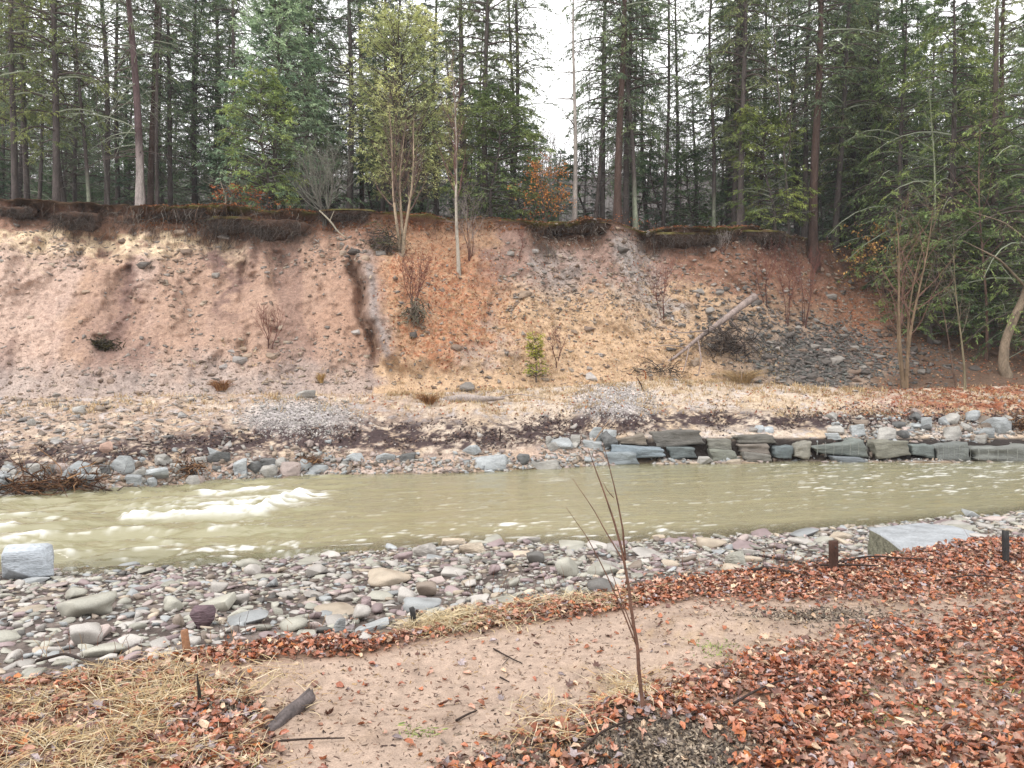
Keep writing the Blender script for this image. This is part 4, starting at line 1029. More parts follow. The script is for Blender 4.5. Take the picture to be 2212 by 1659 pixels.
NEARF = Field()
def box_rock(x0, y0, x1, y1, me, name, label, cat, color, group=None, depth=0.9, embed=0.12, yaw=None, Y=None, tilt=0.06, field=None, dmin=None):
    """a stone whose outline fills the given rectangle of the picture, resting where its foot meets the ground"""
    xc = 0.5 * (x0 + x1)
    if Y is None: Y = hit(xc, y1).y
    w = (x1 - x0) / F * Y; h = (y1 - y0) / F * Y * (1 + embed)
    d = depth * w if dmin is None else max(depth * w, dmin)
    p = at(xc, y1, Y)
    a = -math.atan2(p.x, Y) if yaw is None else 0.0      # long side along the shore as seen in the photograph
    w *= math.cos(a)
    o = link(name, me, label=label, cat=cat, group=group, loc=(p.x - math.sin(a) * d * 0.42, Y + math.cos(a) * d * 0.42, p.z + h / (1 + embed) - h / 2),
             rot=(random.uniform(-tilt, tilt), random.uniform(-tilt, tilt), a + random.uniform(-0.15, 0.15) if yaw is None else yaw), scale=(w / 2, d / 2, h / 2), color=color)
    if field: field.add(p.x, Y + d * 0.4, max(w, d) * 0.42)
    return o

BARG = 'stones of the near gravel bar'
HAND = [
 (119, 1292, 257, 1335, 'c', 'grey-green', 'long pale flat slab lying among cobbles below the blue-grey boulder', 0.9),
 (408, 1312, 467, 1358, 'r', 'purple-grey', 'largest purple-grey boulder on the gravel, right of the brown wooden stake', 0.8),
 (371, 1329, 401, 1356, 'c', 'brownish', 'round brown cobble touching the left side of the purple-grey boulder', 0.9),
 (148, 1354, 220, 1396, 'c', 'grey', 'broad pale slab below the long flat slab at the lower left', 0.9),
 (452, 1256, 494, 1282, 'c', 'grey', 'pale wedge-shaped slab above the purple-grey boulder', 0.9),
 (132, 1276, 190, 1298, 'c', 'grey-green', 'dark-edged flat stone just above the long pale slab', 0.9),
 (353, 1290, 401, 1321, 'c', 'grey-green', 'tilted grey plate above the round brown cobble', 0.9),
 (494, 1283, 540, 1307, 'c', 'grey', 'smooth oval pale stone right of the tilted grey plate', 0.8),
 (720, 1336, 746, 1370, 'r', 'blue-grey', 'upright blue-grey stone by the leaf edge left of the leaning black post', 0.8),
 (1266, 1254, 1333, 1287, 'c', 'dark grey', 'dark half-round boulder at the leaf edge left of the sapling stem', 0.8),
 (898, 1260, 943, 1289, 'c', 'brownish', 'rounded brown-grey cobble above the leaning black post', 0.9),
 (866, 1298, 955, 1325, 'c', 'blue-grey', 'flat blue-grey slab just behind the leaning black post', 0.9),
 (752, 1312, 803, 1344, 'c', 'grey', 'pale smooth cobble left of the leaning black post', 0.9),
 (772, 1371, 812, 1389, 'c', 'grey', 'pale flat cobble lying on the leaves below the leaning black post', 0.9),
 (779, 1292, 803, 1317, 'r', 'purple-grey', 'small purple wedge stone left of the blue-grey slab', 0.9),
 (857, 1271, 901, 1303, 'c', 'grey', 'oval grey cobble left of the rounded brown-grey cobble', 0.9),
 (1198, 1208, 1254, 1248, 'c', 'grey-green', 'pale tilted cobble with a dark underside in the middle of the bar', 0.9),
 (1137, 1194, 1176, 1219, 'c', 'dark grey', 'dark cobble standing left above the pale tilted cobble', 0.9),
 (953, 1164, 1006, 1181, 'r', 'tan', 'long tan slab half in the shallows, left one of two in line', 0.5),
 (992, 1174, 1052, 1196, 'r', 'tan', 'long tan slab half in the shallows, right one of two in line', 0.5),
 (1116, 1160, 1168, 1174, 'r', 'grey', 'low pale flat stone standing out of the shallow water', 0.7),
 (848, 1194, 893, 1212, 'c', 'purple-grey', 'purple oval cobble near the water left of the tan slabs', 0.8),
 (951, 1229, 1013, 1249, 'c', 'grey', 'long smooth pale cobble in the middle of the gravel bar', 0.8),
 (1425, 1143, 1471, 1162, 'c', 'grey', 'round pale stone in the water right of the sapling twigs', 0.9),
 (889, 1177, 943, 1206, 'r', 'grey', 'angular grey stone at the water edge above the purple oval cobble', 0.8),
 (1318, 1168, 1357, 1185, 'c', 'purple-grey', 'reddish-purple flat stone at the water edge behind the sapling', 0.9),
 (1051, 1222, 1082, 1243, 'c', 'purple-grey', 'purple cobble right of the long smooth pale cobble', 0.9),
 (793, 1239, 894, 1266, 'c', 'tan', 'wide pale tan slab left of the rounded brown-grey cobble', 0.9),
 (383, 1172, 431, 1204, 'c', 'grey', 'smooth grey boulder standing in the shallows at the left', 0.9),
 (455, 1192, 520, 1212, 'c', 'grey-green', 'flat stones edge in the shallows right of the smooth grey boulder', 0.8),
 (526, 1222, 566, 1243, 'c', 'grey', 'flat pale stone at the waterline right of the shallows', 0.9),
 (1566, 1194, 1614, 1226, 'r', 'grey-green', 'greenish slab left of the square wooden post', 0.9),
 (1500, 1163, 1570, 1186, 'c', 'tan', 'pale flat slab at the water edge above the greenish slab', 0.8),
 (1548, 1222, 1602, 1240, 'c', 'tan', 'flat tan cobble under the dark fallen branch', 0.8),
]
for i, (x0, y0, x1, y1, kd, cn, lab, dep) in enumerate(HAND):
    me = COBF_me[i % 7] if kd == 'c' else ROCK_me[i % 12]
    c = STONE[cn] * random.uniform(0.92, 1.08)
    if 'purple-grey boulder on' in lab: c = s2l(122, 100, 106, 0.55)
    box_rock(x0, y0, x1, y1, me, 'river_stone', lab, 'stone', c, BARG, depth=dep, embed=0.25, field=NEARF)
box_rock(2, 1181, 120, 1258, new_mesh('boulder', *(lambda r_: (r_[0], [r_[1]]))(hull_shape(109, 34, 0.74, 0.05, 2)), M_rock, False), 'boulder', 'big blue-grey boulder at the left edge beside the white water', 'boulder', s2l(200, 207, 214, 0.7), None, depth=0.75, embed=0.2, field=NEARF)

# the flat-topped slab rock behind the stakes on the right
def prism_rock(name, top, drop, label, cat, color):
    """top: picture corners + distance; the sides go down by drop metres"""
    bm = bmesh.new()
    tp = [bm.verts.new(at(X, Yd, Y)) for X, Yd, Y in top]
    bt_ = [bm.verts.new(v.co + Vector((random.uniform(-.04, .04), random.uniform(-0.03, .06), -drop))) for v in tp]
    bm.faces.new(tp); bm.faces.new(bt_[::-1])
    for i in range(len(tp)):
        j = (i + 1) % len(tp); bm.faces.new((tp[j], tp[i], bt_[i], bt_[j]))
    bmesh.ops.recalc_face_normals(bm, faces=bm.faces[:])
    bmesh.ops.bevel(bm, geom=bm.edges[:], offset=0.02, segments=1, affect='EDGES', clamp_overlap=True)
    bmesh.ops.triangulate(bm, faces=bm.faces[:])
    bmesh.ops.subdivide_edges(bm, edges=bm.edges[:], cuts=3, use_grid_fill=True)
    V = np.array([v.co[:] for v in bm.verts])
    dd = (fbm(V * np.array([5, 5, 9]), 4, 77) - 0.5) * 0.045
    me = bpy.data.meshes.new(name)
    for v, k in zip(bm.verts, dd): v.co += Vector((k, -k, k * 0.5))
    bm.normal_update()
    for f in bm.faces: f.material_index = 1 if f.normal.z < 0.55 else 0
    bm.to_mesh(me); bm.free(); me.materials.append(M_boulder); me.materials.append(M_mossrock)
    c = sum((Vector(v.co) for v in me.vertices), Vector()) / len(me.vertices)
    for v in me.vertices: v.co -= c
    return link(name, me, label=label, cat=cat, loc=c, color=color)
Yf = hit(1905, 1213).y
zt0 = 1.04
fl = lambda X, Yd, dz=0: (X, Yd, (EYE - zt0 - dz) / float(vv(Yd)))
prism_rock('slab_rock', [fl(1878, 1140, .01), fl(1968, 1198), fl(2110, 1182), fl(2152, 1163), fl(2062, 1135), fl(1985, 1129)], 0.46, 'large flat-topped grey slab rock with a rough dark face beside the leaf pile', 'rock', s2l(188, 192, 196, 0.56))
NEARF.add((1960 - CX) / F * Yf, Yf + 0.4, 0.6)

LAND = [((62, 1220), 'the blue-grey boulder'), ((400, 1385), 'the brown wooden stake'), ((893, 1330), 'the leaning black post'), ((440, 1335), 'the purple-grey boulder'), ((1345, 1230), 'the sapling stem'), ((1300, 1270), 'the dark half-round boulder'),
        ((1950, 1170), 'the flat-topped slab rock'), ((1800, 1200), 'the square wooden post'), ((185, 1315), 'the long pale slab'), ((985, 1180), 'the two tan slabs'), ((1225, 1228), 'the pale tilted cobble'), ((910, 1310), 'the flat blue-grey slab'), ((640, 1300), 'the middle of the left-hand bar'), ((1080, 1260), 'the reddish stems at the leaf edge')]
def near_mark(X, Yd, lst):
    best = min(lst, key=lambda l: ((l[0][0] - X) * 0.6) ** 2 + ((l[0][1] - Yd) * 1.4) ** 2)
    dx, dy = X - best[0][0], Yd - best[0][1]
    w = ('left of' if dx < 0 else 'right of') if abs(dx) * 0.6 > abs(dy) * 1.4 else ('just behind' if dy < 0 else 'just in front of')
    dist = math.hypot(dx, dy)
    return ('close ' if dist < 60 and 'just' not in w else '') + w + ' ' + best[1]

_p = hit(2173, 1160); NEARF.add(_p.x, _p.y, .35); NEARF.add(_p.x, _p.y + .7, .35)
g = np.random.default_rng(303)
stones = []
for n_, a0, a1, k_, sd in ((900, 0.085, 0.25, 0.74, 1), (7500, 0.05, 0.085, 0.62, 2), (18500, 0.024, 0.05, 0.55, 3)):
    Q, NN = scatter('gravel_bar', n_, lambda X, Yd: (X > -480) * (X < 2700) * sstep(-8, 10, c_edge(X) - Yd + 4 + 18 * np.sin(X * 0.021)) * (1 - sstep(8, 34, c_w1(X) - Yd)) * 1, 400 + sd)
    sz = a0 * (a1 / a0) ** (g.random(n_) ** (2.8 if sd == 1 else 1.2))
    for p, a in zip(Q, sz):
        if NEARF.free(p[0], p[1], a, k_):
            NEARF.add(p[0], p[1], a); stones.append((p, a))
P_ = np.array([s[0] for s in stones]); A_ = np.array([s[1] for s in stones])
Xs, Ys_ = disp(P_)
asp = g.uniform(0.42, 0.95, len(A_)); flt = g.uniform(0.17, 0.5, len(A_)) * np.where(A_ > 0.12, 0.8, 1.0); yaw = g.random(len(A_)) * 6.28
ci = g.choice(len(SN), len(A_), p=SPR); bright = g.uniform(0.72, 1.18, len(A_))
show = A_ / P_[:, 1] * (np.abs(Xs - CX) < 1150)
order = np.argsort(-show); NIND = 300 - len(HAND) - 1
for k in order[:NIND]:
    p, a = P_[k], A_[k]
    cn = SN[ci[k]]; h = a * flt[k]
    sh = 'flat' if flt[k] < 0.36 else 'rounded' if asp[k] > 0.75 else 'oblong'
    szw = 'large ' if a > 0.15 else 'small ' if a < 0.095 else ''
    where = near_mark(Xs[k], Ys_[k], LAND)
    if Ys_[k] < c_w1(Xs[k]) + 10: where = 'at the waterline ' + where
    me = (COB_me if a < 0.16 else COBF_me)[int(g.integers(12))]
    link('river_stone', me, label=f'{szw}{cn} {sh} stone {where}', cat='stone', group=BARG, loc=(p[0], p[1], p[2] + h * g.uniform(0.3, 0.75)),
         rot=(g.normal(0, 0.14), g.normal(0, 0.14), yaw[k]), scale=(a, a * asp[k], h), color=STONE[cn] * bright[k])
rest = order[NIND:]
NNr = unit(np.stack([g.normal(0, 0.16, len(rest)), g.normal(0, 0.16, len(rest)), np.ones(len(rest))], 1))
Pr = P_[rest] + np.array([0, 0, 1.0]) * (A_[rest] * flt[rest] * g.uniform(0.2, 0.9, len(rest)))[:, None]
cr = np.array([STONE[n] for n in SN])[ci[rest]] * bright[rest][:, None]
hi = A_[rest] / P_[rest, 1] > 0.0085
bag = []
for sel, tm in ((hi, COBM), (~hi, COBS)):
    ix = np.where(sel)[0]
    if not len(ix): continue
    bag.append(stamp(tm, g.integers(0, len(tm), len(ix)), Pr[ix], frames(NNr[ix], yaw[rest][ix]), np.stack([A_[rest][ix], A_[rest][ix] * asp[rest][ix], A_[rest][ix] * flt[rest][ix]], 1), cr[ix]))
off = 0; Vx, Tx, Cx = [], [], []
for V, Ts, C in bag:
    Vx.append(V); Cx.append(C); Tx += [t + off for t in Ts]; off += len(V)
link('gravel', new_mesh('gravel', np.concatenate(Vx), [np.concatenate(Tx)], M_stone_a, True, np.concatenate(Cx)), kind='stuff')

# ------------------------------------------------------------------ far shore: block wall, rip-rap, gravel
WALLG = 'blocks of the dry stone wall across the river'
BL = [  # x0 y0 x1 y1, set-back, colour, label
 (1331, 936, 1402, 965, .75, (150, 138, 124), 'brownish split block at the left end of the wall top course'),
 (1400, 927, 1531, 967, .75, (122, 118, 112), 'largest dark block of the wall, top course near its left end'),
 (1528, 943, 1583, 979, .55, (140, 138, 128), 'square grey-green block right of the largest dark block'),
 (1583, 940, 1684, 958, .70, (126, 122, 114), 'long thin capstone lying over two blocks of the wall'),
 (1592, 956, 1667, 981, .55, (146, 136, 126), 'brown-grey block directly under the thin capstone'),
 (1533, 970, 1598, 1002, .25, (146, 148, 136), 'grey-green block in the bottom course under the square block'),
 (1604, 977, 1668, 1001, .25, (138, 134, 126), 'bottom course block under the brown-grey block'),
 (1440, 964, 1509, 992, .50, (120, 128, 128), 'dark bluish block below the largest dark block'),
 (1670, 962, 1718, 991, .40, (126, 136, 138), 'bluish squat block right of the two-block stack'),
 (1716, 953, 1754, 994, .40, (166, 162, 150), 'pale upright block in the middle of the wall'),
 (1750, 948, 1883, 990, .50, (138, 144, 138), 'longest block with upright drill grooves, middle of the wall'),
 (1882, 948, 1974, 990, .50, (150, 148, 134), 'rust-stained rounded block right of the longest block'),
 (1968, 955, 2020, 990, .50, (132, 140, 136), 'plain grey block between the rust-stained and the tilted block'),
 (2018, 955, 2103, 998, .45, (136, 140, 136), 'tilted block with drill grooves near the right end of the wall'),
 (2099, 959, 2250, 1001, .45, (142, 144, 138), 'long drilled block at the right edge of the picture'),
 (1802, 987, 1878, 1006, .05, (132, 138, 142), 'low flat dark slab at the waterline below the longest block'),
 (1318, 962, 1440, 992, .35, (150, 162, 170), 'long blue-grey slab under the left end of the wall'),
 (1305, 975, 1384, 1007, .10, (158, 166, 170), 'tilted blue-grey slab at the waterline below the wall left end'),
]
for i, (x0, y0, x1, y1, sb, c, lab) in enumerate(BL):
    xc = 0.5 * (x0 + x1); Y = float(np.interp(xc, XD, Yw2)) + sb
    o = box_rock(x0, y0, x1, y1, BLOCK_me[i % 10], 'wall_block', lab, 'block', s2l(*c, 0.62), WALLG, depth=0.55, embed=0.06, Y=Y, yaw=random.uniform(-.06, .06), tilt=0.025, dmin=0.75)
    if 'drill' in lab:     # half-round drill grooves left on the split face
        n_ = 7
        for k in range(n_):
            fx = -0.8 + 1.6 * k / (n_ - 1)
            V, q = tubes(np.array([[[fx, -0.97, -0.55], [fx + .01, -0.985, 0.1], [fx, -0.97, 0.7]]]), np.full((1, 3), 0.009), 6)
            gm = new_mesh('drill_groove', V, [q], M_rock, True) if k == 0 else gm
            link('drill_groove', gm if k == 0 else gm, o, color=s2l(168, 170, 162, 0.6), loc=(fx + 0.8 if k else 0, 0, 0))

RIPG = 'loose rocks along the far shore'
BR, LB, GY, PK, DK = (158, 142, 128), (190, 194, 195), (192, 188, 181), (196, 178, 170), (122, 122, 121)
RR = [
 (235, 986, 293, 1028, LB, 'tallest blue-grey rock of the left far shore'), (54, 1001, 101, 1022, DK, 'dark flat rock, upper one at the left far shore'), (97, 1006, 150, 1026, DK, 'long dark rock right of the upper flat one at the left'),
 (32, 1020, 98, 1038, DK, 'dark slab below the upper flat rock at the left far shore'), (180, 1011, 221, 1034, GY, 'pale angular rock left of the tallest blue-grey rock'), (214, 1003, 240, 1024, DK, 'dark rock touching the left side of the tallest one'),
 (372, 1001, 401, 1026, GY, 'square pale rock in the middle of the left rip-rap'), (401, 1011, 449, 1031, LB, 'flat bluish rock right of the square pale rock'), (448, 977, 498, 1003, DK, 'dark tilted slab highest in the left rip-rap'),
 (500, 994, 536, 1024, LB, 'pale blue rock left of the dark cube-like rock'), (532, 996, 566, 1024, DK, 'dark cube-like rock beside the pale blue rock'), (561, 1006, 601, 1034, GY, 'pale rock with dark roots at its foot'),
 (603, 1000, 653, 1031, PK, 'pinkish rounded rock at the waterline of the left rip-rap'), (560, 990, 599, 1009, DK, 'dark slab behind the pale rock with roots'), (592, 989, 619, 1014, GY, 'small upright grey rock left of the pinkish rock'),
 (332, 982, 368, 1006, GY, 'pointed grey rock right of the tallest one'), (414, 987, 446, 1004, GY, 'grey rock in front of the dark tilted slab'), (270, 1026, 310, 1052, LB, 'pale bluish rock at the waterline below the tallest one'),
 (285, 1013, 316, 1034, GY, 'grey rock right below the tallest blue-grey rock'), (408, 1026, 443, 1048, PK, 'purple-grey rock at the waterline left part'), (312, 1032, 340, 1054, LB, 'bluish tilted rock at the waterline left part'),
 (200, 1044, 233, 1066, GY, 'pale rock at the waterline beside the driftwood tangle'), (158, 1048, 188, 1063, BR, 'brown rock in the driftwood tangle'), (648, 1005, 716, 1030, LB, 'long flat slab at the waterline right of the pinkish rock'),
 (214, 955, 246, 979, (206, 170, 152), 'lone pink rock above the dark debris on the left'), (47, 1038, 80, 1062, DK, 'dark leaning rock above the driftwood at the left edge'), (0, 1028, 42, 1050, GY, 'grey rock at the left edge behind the driftwood'),
 (748, 979, 790, 1002, LB, 'bluish rock left of the pink gravel strip'), (812, 978, 855, 1000, LB, 'pale block left of the dark-sided rock'), (861, 978, 899, 1000, DK, 'dark-sided rock at the edge of the gravel strip'),
 (997, 963, 1041, 985, LB, 'bluish rock alone under the dark debris in the middle'), (1114, 981, 1144, 1005, DK, 'dark thin tilted rock in the middle of the far gravel'), (1010, 987, 1103, 1018, LB, 'large flat blue-grey slab at the middle of the far waterline'),
 (1141, 997, 1216, 1018, GY, 'low flat pale slab right of the large blue-grey slab'), (1186, 948, 1240, 971, LB, 'blue slab at the left end of the rock heap beside the wall'), (1178, 942, 1193, 962, GY, 'small upright pale rock left of the blue slab'),
 (1231, 938, 1254, 959, GY, 'grey rock on top behind the blue slab'), (1258, 952, 1306, 972, LB, 'pale slab left of the wall bottom course'), (1273, 923, 1301, 954, LB, 'upright bluish rock on the top of the heap left of the wall'),
 (1300, 926, 1331, 952, LB, 'bluish block with a stick leaning on it beside the wall'), (2116, 900, 2187, 937, LB, 'largest pale rock above the right end of the wall'), (1834, 915, 1871, 944, LB, 'pyramid-shaped bluish rock above the longest block'),
 (1894, 925, 1938, 954, GY, 'rounded grey rock right of the pyramid-shaped one'), (2035, 920, 2079, 951, GY, 'pale slab left of the largest pale rock'), (1785, 920, 1826, 940, GY, 'dark-edged flat rock left of the pyramid-shaped one'),
 (1782, 935, 1817, 951, LB, 'low pale rock behind the longest block'), (1988, 900, 2014, 927, LB, 'upright blue rock in the back row above the wall'), (2026, 900, 2052, 918, LB, 'square bluish rock in the back row above the wall'),
 (2112, 925, 2149, 947, LB, 'bluish rock under the largest pale rock'), (2103, 938, 2134, 957, GY, 'rounded pale rock near the right end of the wall'), (1930, 929, 1966, 947, DK, 'dark rock between the rounded grey rock and the pale slab'),
 (1629, 919, 1651, 935, (206, 212, 216), 'white angular rock behind the wall, left one'), (1648, 922, 1672, 935, (200, 206, 210), 'white angular rock behind the wall, right one'),
 (1569, 993, 1604, 1010, (200, 184, 164), 'pale tan rock in the water at the foot of the wall'), (1724, 989, 1746, 1003, (190, 178, 160), 'small tan rock at the waterline in the middle of the wall'), (1505, 987, 1540, 1005, GY, 'grey boulder at the waterline under the dark bluish block'),
 (1343, 975, 1364, 992, (176, 164, 140), 'round tan cobble left of the wall bottom course'), (1167, 1026, 1216, 1042, (176, 164, 168), 'purplish rock awash in the river near the far shore'),
 (636, 842, 681, 861, GY, 'pale flat slab at the foot of the bank in the middle left'), (155, 876, 186, 896, GY, 'rounded pale rock in the debris at the far left'), (55, 905, 78, 921, GY, 'pale cobble in the debris at the left edge'),
]
for i, (x0, y0, x1, y1, c, lab) in enumerate(RR):
    xc = 0.5 * (x0 + x1)
    fl = 0.35 if 'flat' in lab or 'slab' in lab else 0.8
    box_rock(x0, y0, x1, y1, (BLOCK_me if i % 4 == 1 else ROCK_me)[i % 10], 'shore_rock', lab, 'rock', s2l(*c, 0.60) * random.uniform(0.9, 1.1), RIPG, depth=0.8, embed=0.2, tilt=0.14)

g = np.random.default_rng(909)
def far_pick(n, dens, sec, smin, smax, seed, pw=2.0):
    Q, NN = scatter(sec, n, dens, seed)
    return Q, NN, smin * (smax / smin) ** (np.random.default_rng(seed + 1).random(n) ** pw)
riprap = lambda X, Yd: np.clip((X < 760) * np.exp(-((Yd - c_rock(X) - 36) / 26) ** 2) * 1.3 + (X > 1170) * (X < 1340) * np.exp(-((Yd - 968) / 22) ** 2) + (X > 1760) * np.exp(-((Yd - 925) / 22) ** 2) * sstep(1760, 1900, X), 0, 1)
LM2 = [((264, 1005), 'the tallest blue-grey rock'), ((60, 1050), 'the driftwood at the left edge'), ((628, 1015), 'the pinkish rounded rock'), ((472, 990), 'the dark tilted slab'), ((1285, 940), 'the left end of the wall'), ((1852, 930), 'the pyramid-shaped rock'), ((2150, 918), 'the largest pale rock'), ((2000, 925), 'the back row of rocks above the wall')]
CN = [('blue-grey', LB), ('grey', GY), ('dark', DK), ('brownish', BR), ('pinkish', PK), ('grey', GY), ('blue-grey', LB)]
Q, NN, sz = far_pick(150, riprap, 'far_shore', 0.11, 0.36, 911, 1.4)
Xq, Yq = disp(Q)
for k in range(150):
    cn, c = CN[int(g.integers(len(CN)))]; a = sz[k]; h = a * g.uniform(0.4, 0.75)
    link('shore_rock', ROCK_me[int(g.integers(12))], label=f"{'small ' if a < 0.17 else ''}{cn} rip-rap rock {near_mark(Xq[k], Yq[k], LM2)}", cat='rock', group=RIPG, loc=(Q[k][0], Q[k][1], Q[k][2] + h * 0.45),
         rot=(g.normal(0, 0.25), g.normal(0, 0.25), g.random() * 6.28), scale=(a, a * g.uniform(0.6, 1), h), color=s2l(*c, 0.6) * g.uniform(0.75, 1.15))

def stone_stuff(name, parts, mat=M_rock_a, smooth=False):
    """parts: list of (Q, NN, size, flat range, colours, templates)"""
    Vx, Tx, Cx, off = [], [], [], 0
    for Q, NN, a, (f0, f1), cols, tm in parts:
        n = len(Q); gg_ = np.random.default_rng(n)
        nn = unit(NN * 0.5 + np.array([0, -0.1, 0.6]) + gg_.normal(0, 0.18, (n, 3)))
        fl = gg_.uniform(f0, f1, n); cc = np.array([s2l(*c, 0.6) for c in cols])[gg_.integers(0, len(cols), n)] * gg_.uniform(0.7, 1.2, (n, 1))
        V, Ts, C = stamp(tm, gg_.integers(0, len(tm), n), Q + NN * (a * fl * 0.35)[:, None], frames(nn, gg_.random(n) * 6.28), np.stack([a, a * gg_.uniform(0.5, 0.95, n), a * fl], 1), cc)
        Vx.append(V); Cx.append(C); Tx += [t + off for t in Ts]; off += len(V)
    return link(name, new_mesh(name, np.concatenate(Vx), [np.concatenate(Tx)], mat, smooth, np.concatenate(Cx)), kind='stuff')

shore_small = lambda X, Yd: np.clip(riprap(X, Yd) * 0.8 + (X > 700) * (X < 1330) * np.exp(-((Yd - 1003) / 14) ** 2) * 1.2 + (X > 1330) * 0.05 * np.exp(-((Yd - 985) / 20) ** 2) + np.exp(-((Yd - c_w2(X) + 6) / 8) ** 2) * 0.8 * np.where(X > 1340, .4, 1), 0, 1.3)
debris = lambda X, Yd: 1.6 * (1 - sstep(380, 560, X)) * band(Yd, 850, 975, 20) + 0.35 * (X < 800) * band(Yd, 850, 960, 20) + 0.12
p1 = far_pick(5200, shore_small, 'far_shore', 0.035, 0.13, 921, 1.8); p2 = far_pick(3000, debris, 'far_shore', 0.03, 0.17, 925, 2.6)
p3 = far_pick(5000, lambda X, Yd: np.clip(blob(X, Yd, 645, 905, 125, 38, 2) + blob(X, Yd, 1325, 870, 85, 38, 2), 0, 1), 'far_shore', 0.02, 0.05, 927, 1.5)
stone_stuff('shore_gravel', [(*p1, (0.35, 0.7), [LB, GY, PK, BR, GY, (190, 170, 150)], COBS[5:]), (*p2, (0.22, 0.5), [(190, 182, 174), (160, 144, 130), (186, 168, 154), (176, 172, 168)], ROCKS), (*p3, (0.5, 0.9), [(224, 216, 210), (206, 198, 192), (188, 180, 176)], ROCKS)])

# stones of the eroded bank
cliff_d = lambda X, Yd: np.clip(1.3 * (X < 800) * np.exp(-((Yd - 540) / 45) ** 2) * (.25 + .75 * sstep(.4, .6, vnoise(np.stack([np.ravel(X) / 70, np.ravel(Yd) / 60, np.ravel(X) * 0], 1), 19).reshape(np.shape(X)))) + 0.5 * blob(X, Yd, 370, 600, 70, 90) + 0.6 * (X < 800) * sstep(690, 830, Yd + (X - 400) * 0.14) + 0.06 + (X > 1060) * (0.9 * np.exp(-((X - 1370 - (Yd - 560) * 0.35) / 60) ** 2) * band(Yd, 500, 720, 30) + 0.7 * blob(X, Yd, 1210, 580, 80, 90) + 0.5 * blob(X, Yd, 1620, 570, 120, 40) + 0.35 * band(Yd, 520, 700, 30)) + (X > 820) * (0.22 * band(Yd, 600, 860, 30)), 0, 1.2) * (Yd > 478) * (X < 1900)
talus = lambda X, Yd: np.clip(blob(X, Yd, 1765, 770, 135, 62, 2) * 1.2 + 0.4 * blob(X, Yd, 1600, 700, 90, 60) + 0.35 * blob(X, Yd, 1960, 790, 90, 40), 0, 1)
c1 = far_pick(11000, cliff_d, 'eroded_bank', 0.025, 0.14, 931, 2.4); c2 = far_pick(2600, talus, 'eroded_bank', 0.06, 0.17, 935, 1.3)
stone_stuff('bank_rubble', [(*c1, (0.25, 0.55), [(176, 164, 154), (182, 160, 142), (150, 128, 112), (156, 146, 138), (196, 178, 158)], ROCKS), (*c2, (0.25, 0.45), [(128, 122, 116), (108, 104, 100), (140, 128, 122), (118, 118, 112)], ROCKS)])
LM3 = [((240, 745), 'the dark lump low on the bare slope'), ((490, 570), 'the dark streak down the bare slope'), ((100, 560), 'the pale sandy band at the left'), ((580, 700), 'the red-stemmed shrub on the bare slope'), ((810, 680), 'the ledge dividing the bank'), ((940, 610), 'the orange leaf patch'), ((1230, 495), 'the overhanging sod with pale roots'), ((1380, 590), 'the grey rubble chute'), ((1158, 790), 'the little yellow-green pine'), ((1540, 710), 'the fallen grey log'), ((1610, 560), 'the brown hollow under the mossy ledge'), ((1765, 775), 'the dark talus patch'), ((1905, 790), 'the foot of the multi-stemmed tree'), ((1738, 640), 'the tall reddish shrub'), ((1650, 660), 'the upper end of the log'), ((1620, 820), 'the tall straw tuft'), ((1850, 740), 'the orange leaves on the right slope')]
CCN = [('grey', (168, 160, 152)), ('tan', (188, 164, 142)), ('brown', (148, 126, 110)), ('dark', (112, 104, 98)), ('pale grey', (198, 190, 184))]
for n_, dn, a0, a1, sd, nm, grp in ((150, cliff_d, 0.11, 0.30, 941, 'bank_stone', 'stones bedded in the eroded bank'), (90, talus, 0.13, 0.30, 943, 'bank_stone', 'stones bedded in the eroded bank')):
    Q, NN, sz = far_pick(n_, dn, 'eroded_bank', a0, a1, sd, 1.7)
    Xq, Yq = disp(Q)
    for k in range(n_):
        cn, c = CCN[int(g.integers(5))] if sd == 941 else CCN[int(g.choice([0, 3, 3, 2]))]
        a = sz[k]; h = a * g.uniform(0.3, 0.6); nn = Vector(unit(NN[k] * 0.4 + np.array([0, -0.1, 0.7]) + g.normal(0, 0.15, 3)))
        o = link(nm, ROCK_me[int(g.integers(12))], label=f"{'big ' if a > 0.24 else ''}{cn.replace('pale grey', 'pale')} stone {near_mark(Xq[k], Yq[k], LM3)}", cat='stone', group=grp, loc=Vector(Q[k]) + Vector(NN[k]) * h * 0.35, scale=(a, a * g.uniform(0.5, 0.9), h), color=s2l(*c, 0.6) * g.uniform(0.75, 1.1))
        o.rotation_euler = nn.to_track_quat('Z', 'Y').to_euler()

# ------------------------------------------------------------------ deciduous trees, shrubs and dead wood on the far side
def add_tree(me, name, label, cat, pos, lean=(0, 0), yaw=0.0, group=None, scale=1.0, wide=None, tint=(1, 1, 1)):
    w = scale if wide is None else wide
    r = link(name, None, label=label, cat=cat, group=group, loc=pos, scale=(w, w, scale))
    r.rotation_mode = 'QUATERNION'
    r.rotation_quaternion = Euler((R(lean[1]), R(lean[0]), 0)).to_quaternion() @ Euler((0, 0, yaw)).to_quaternion()
    for k, m_ in zip(('trunk', 'branches', 'leaves'), me): link(k, m_, r, color=tint)
    return r

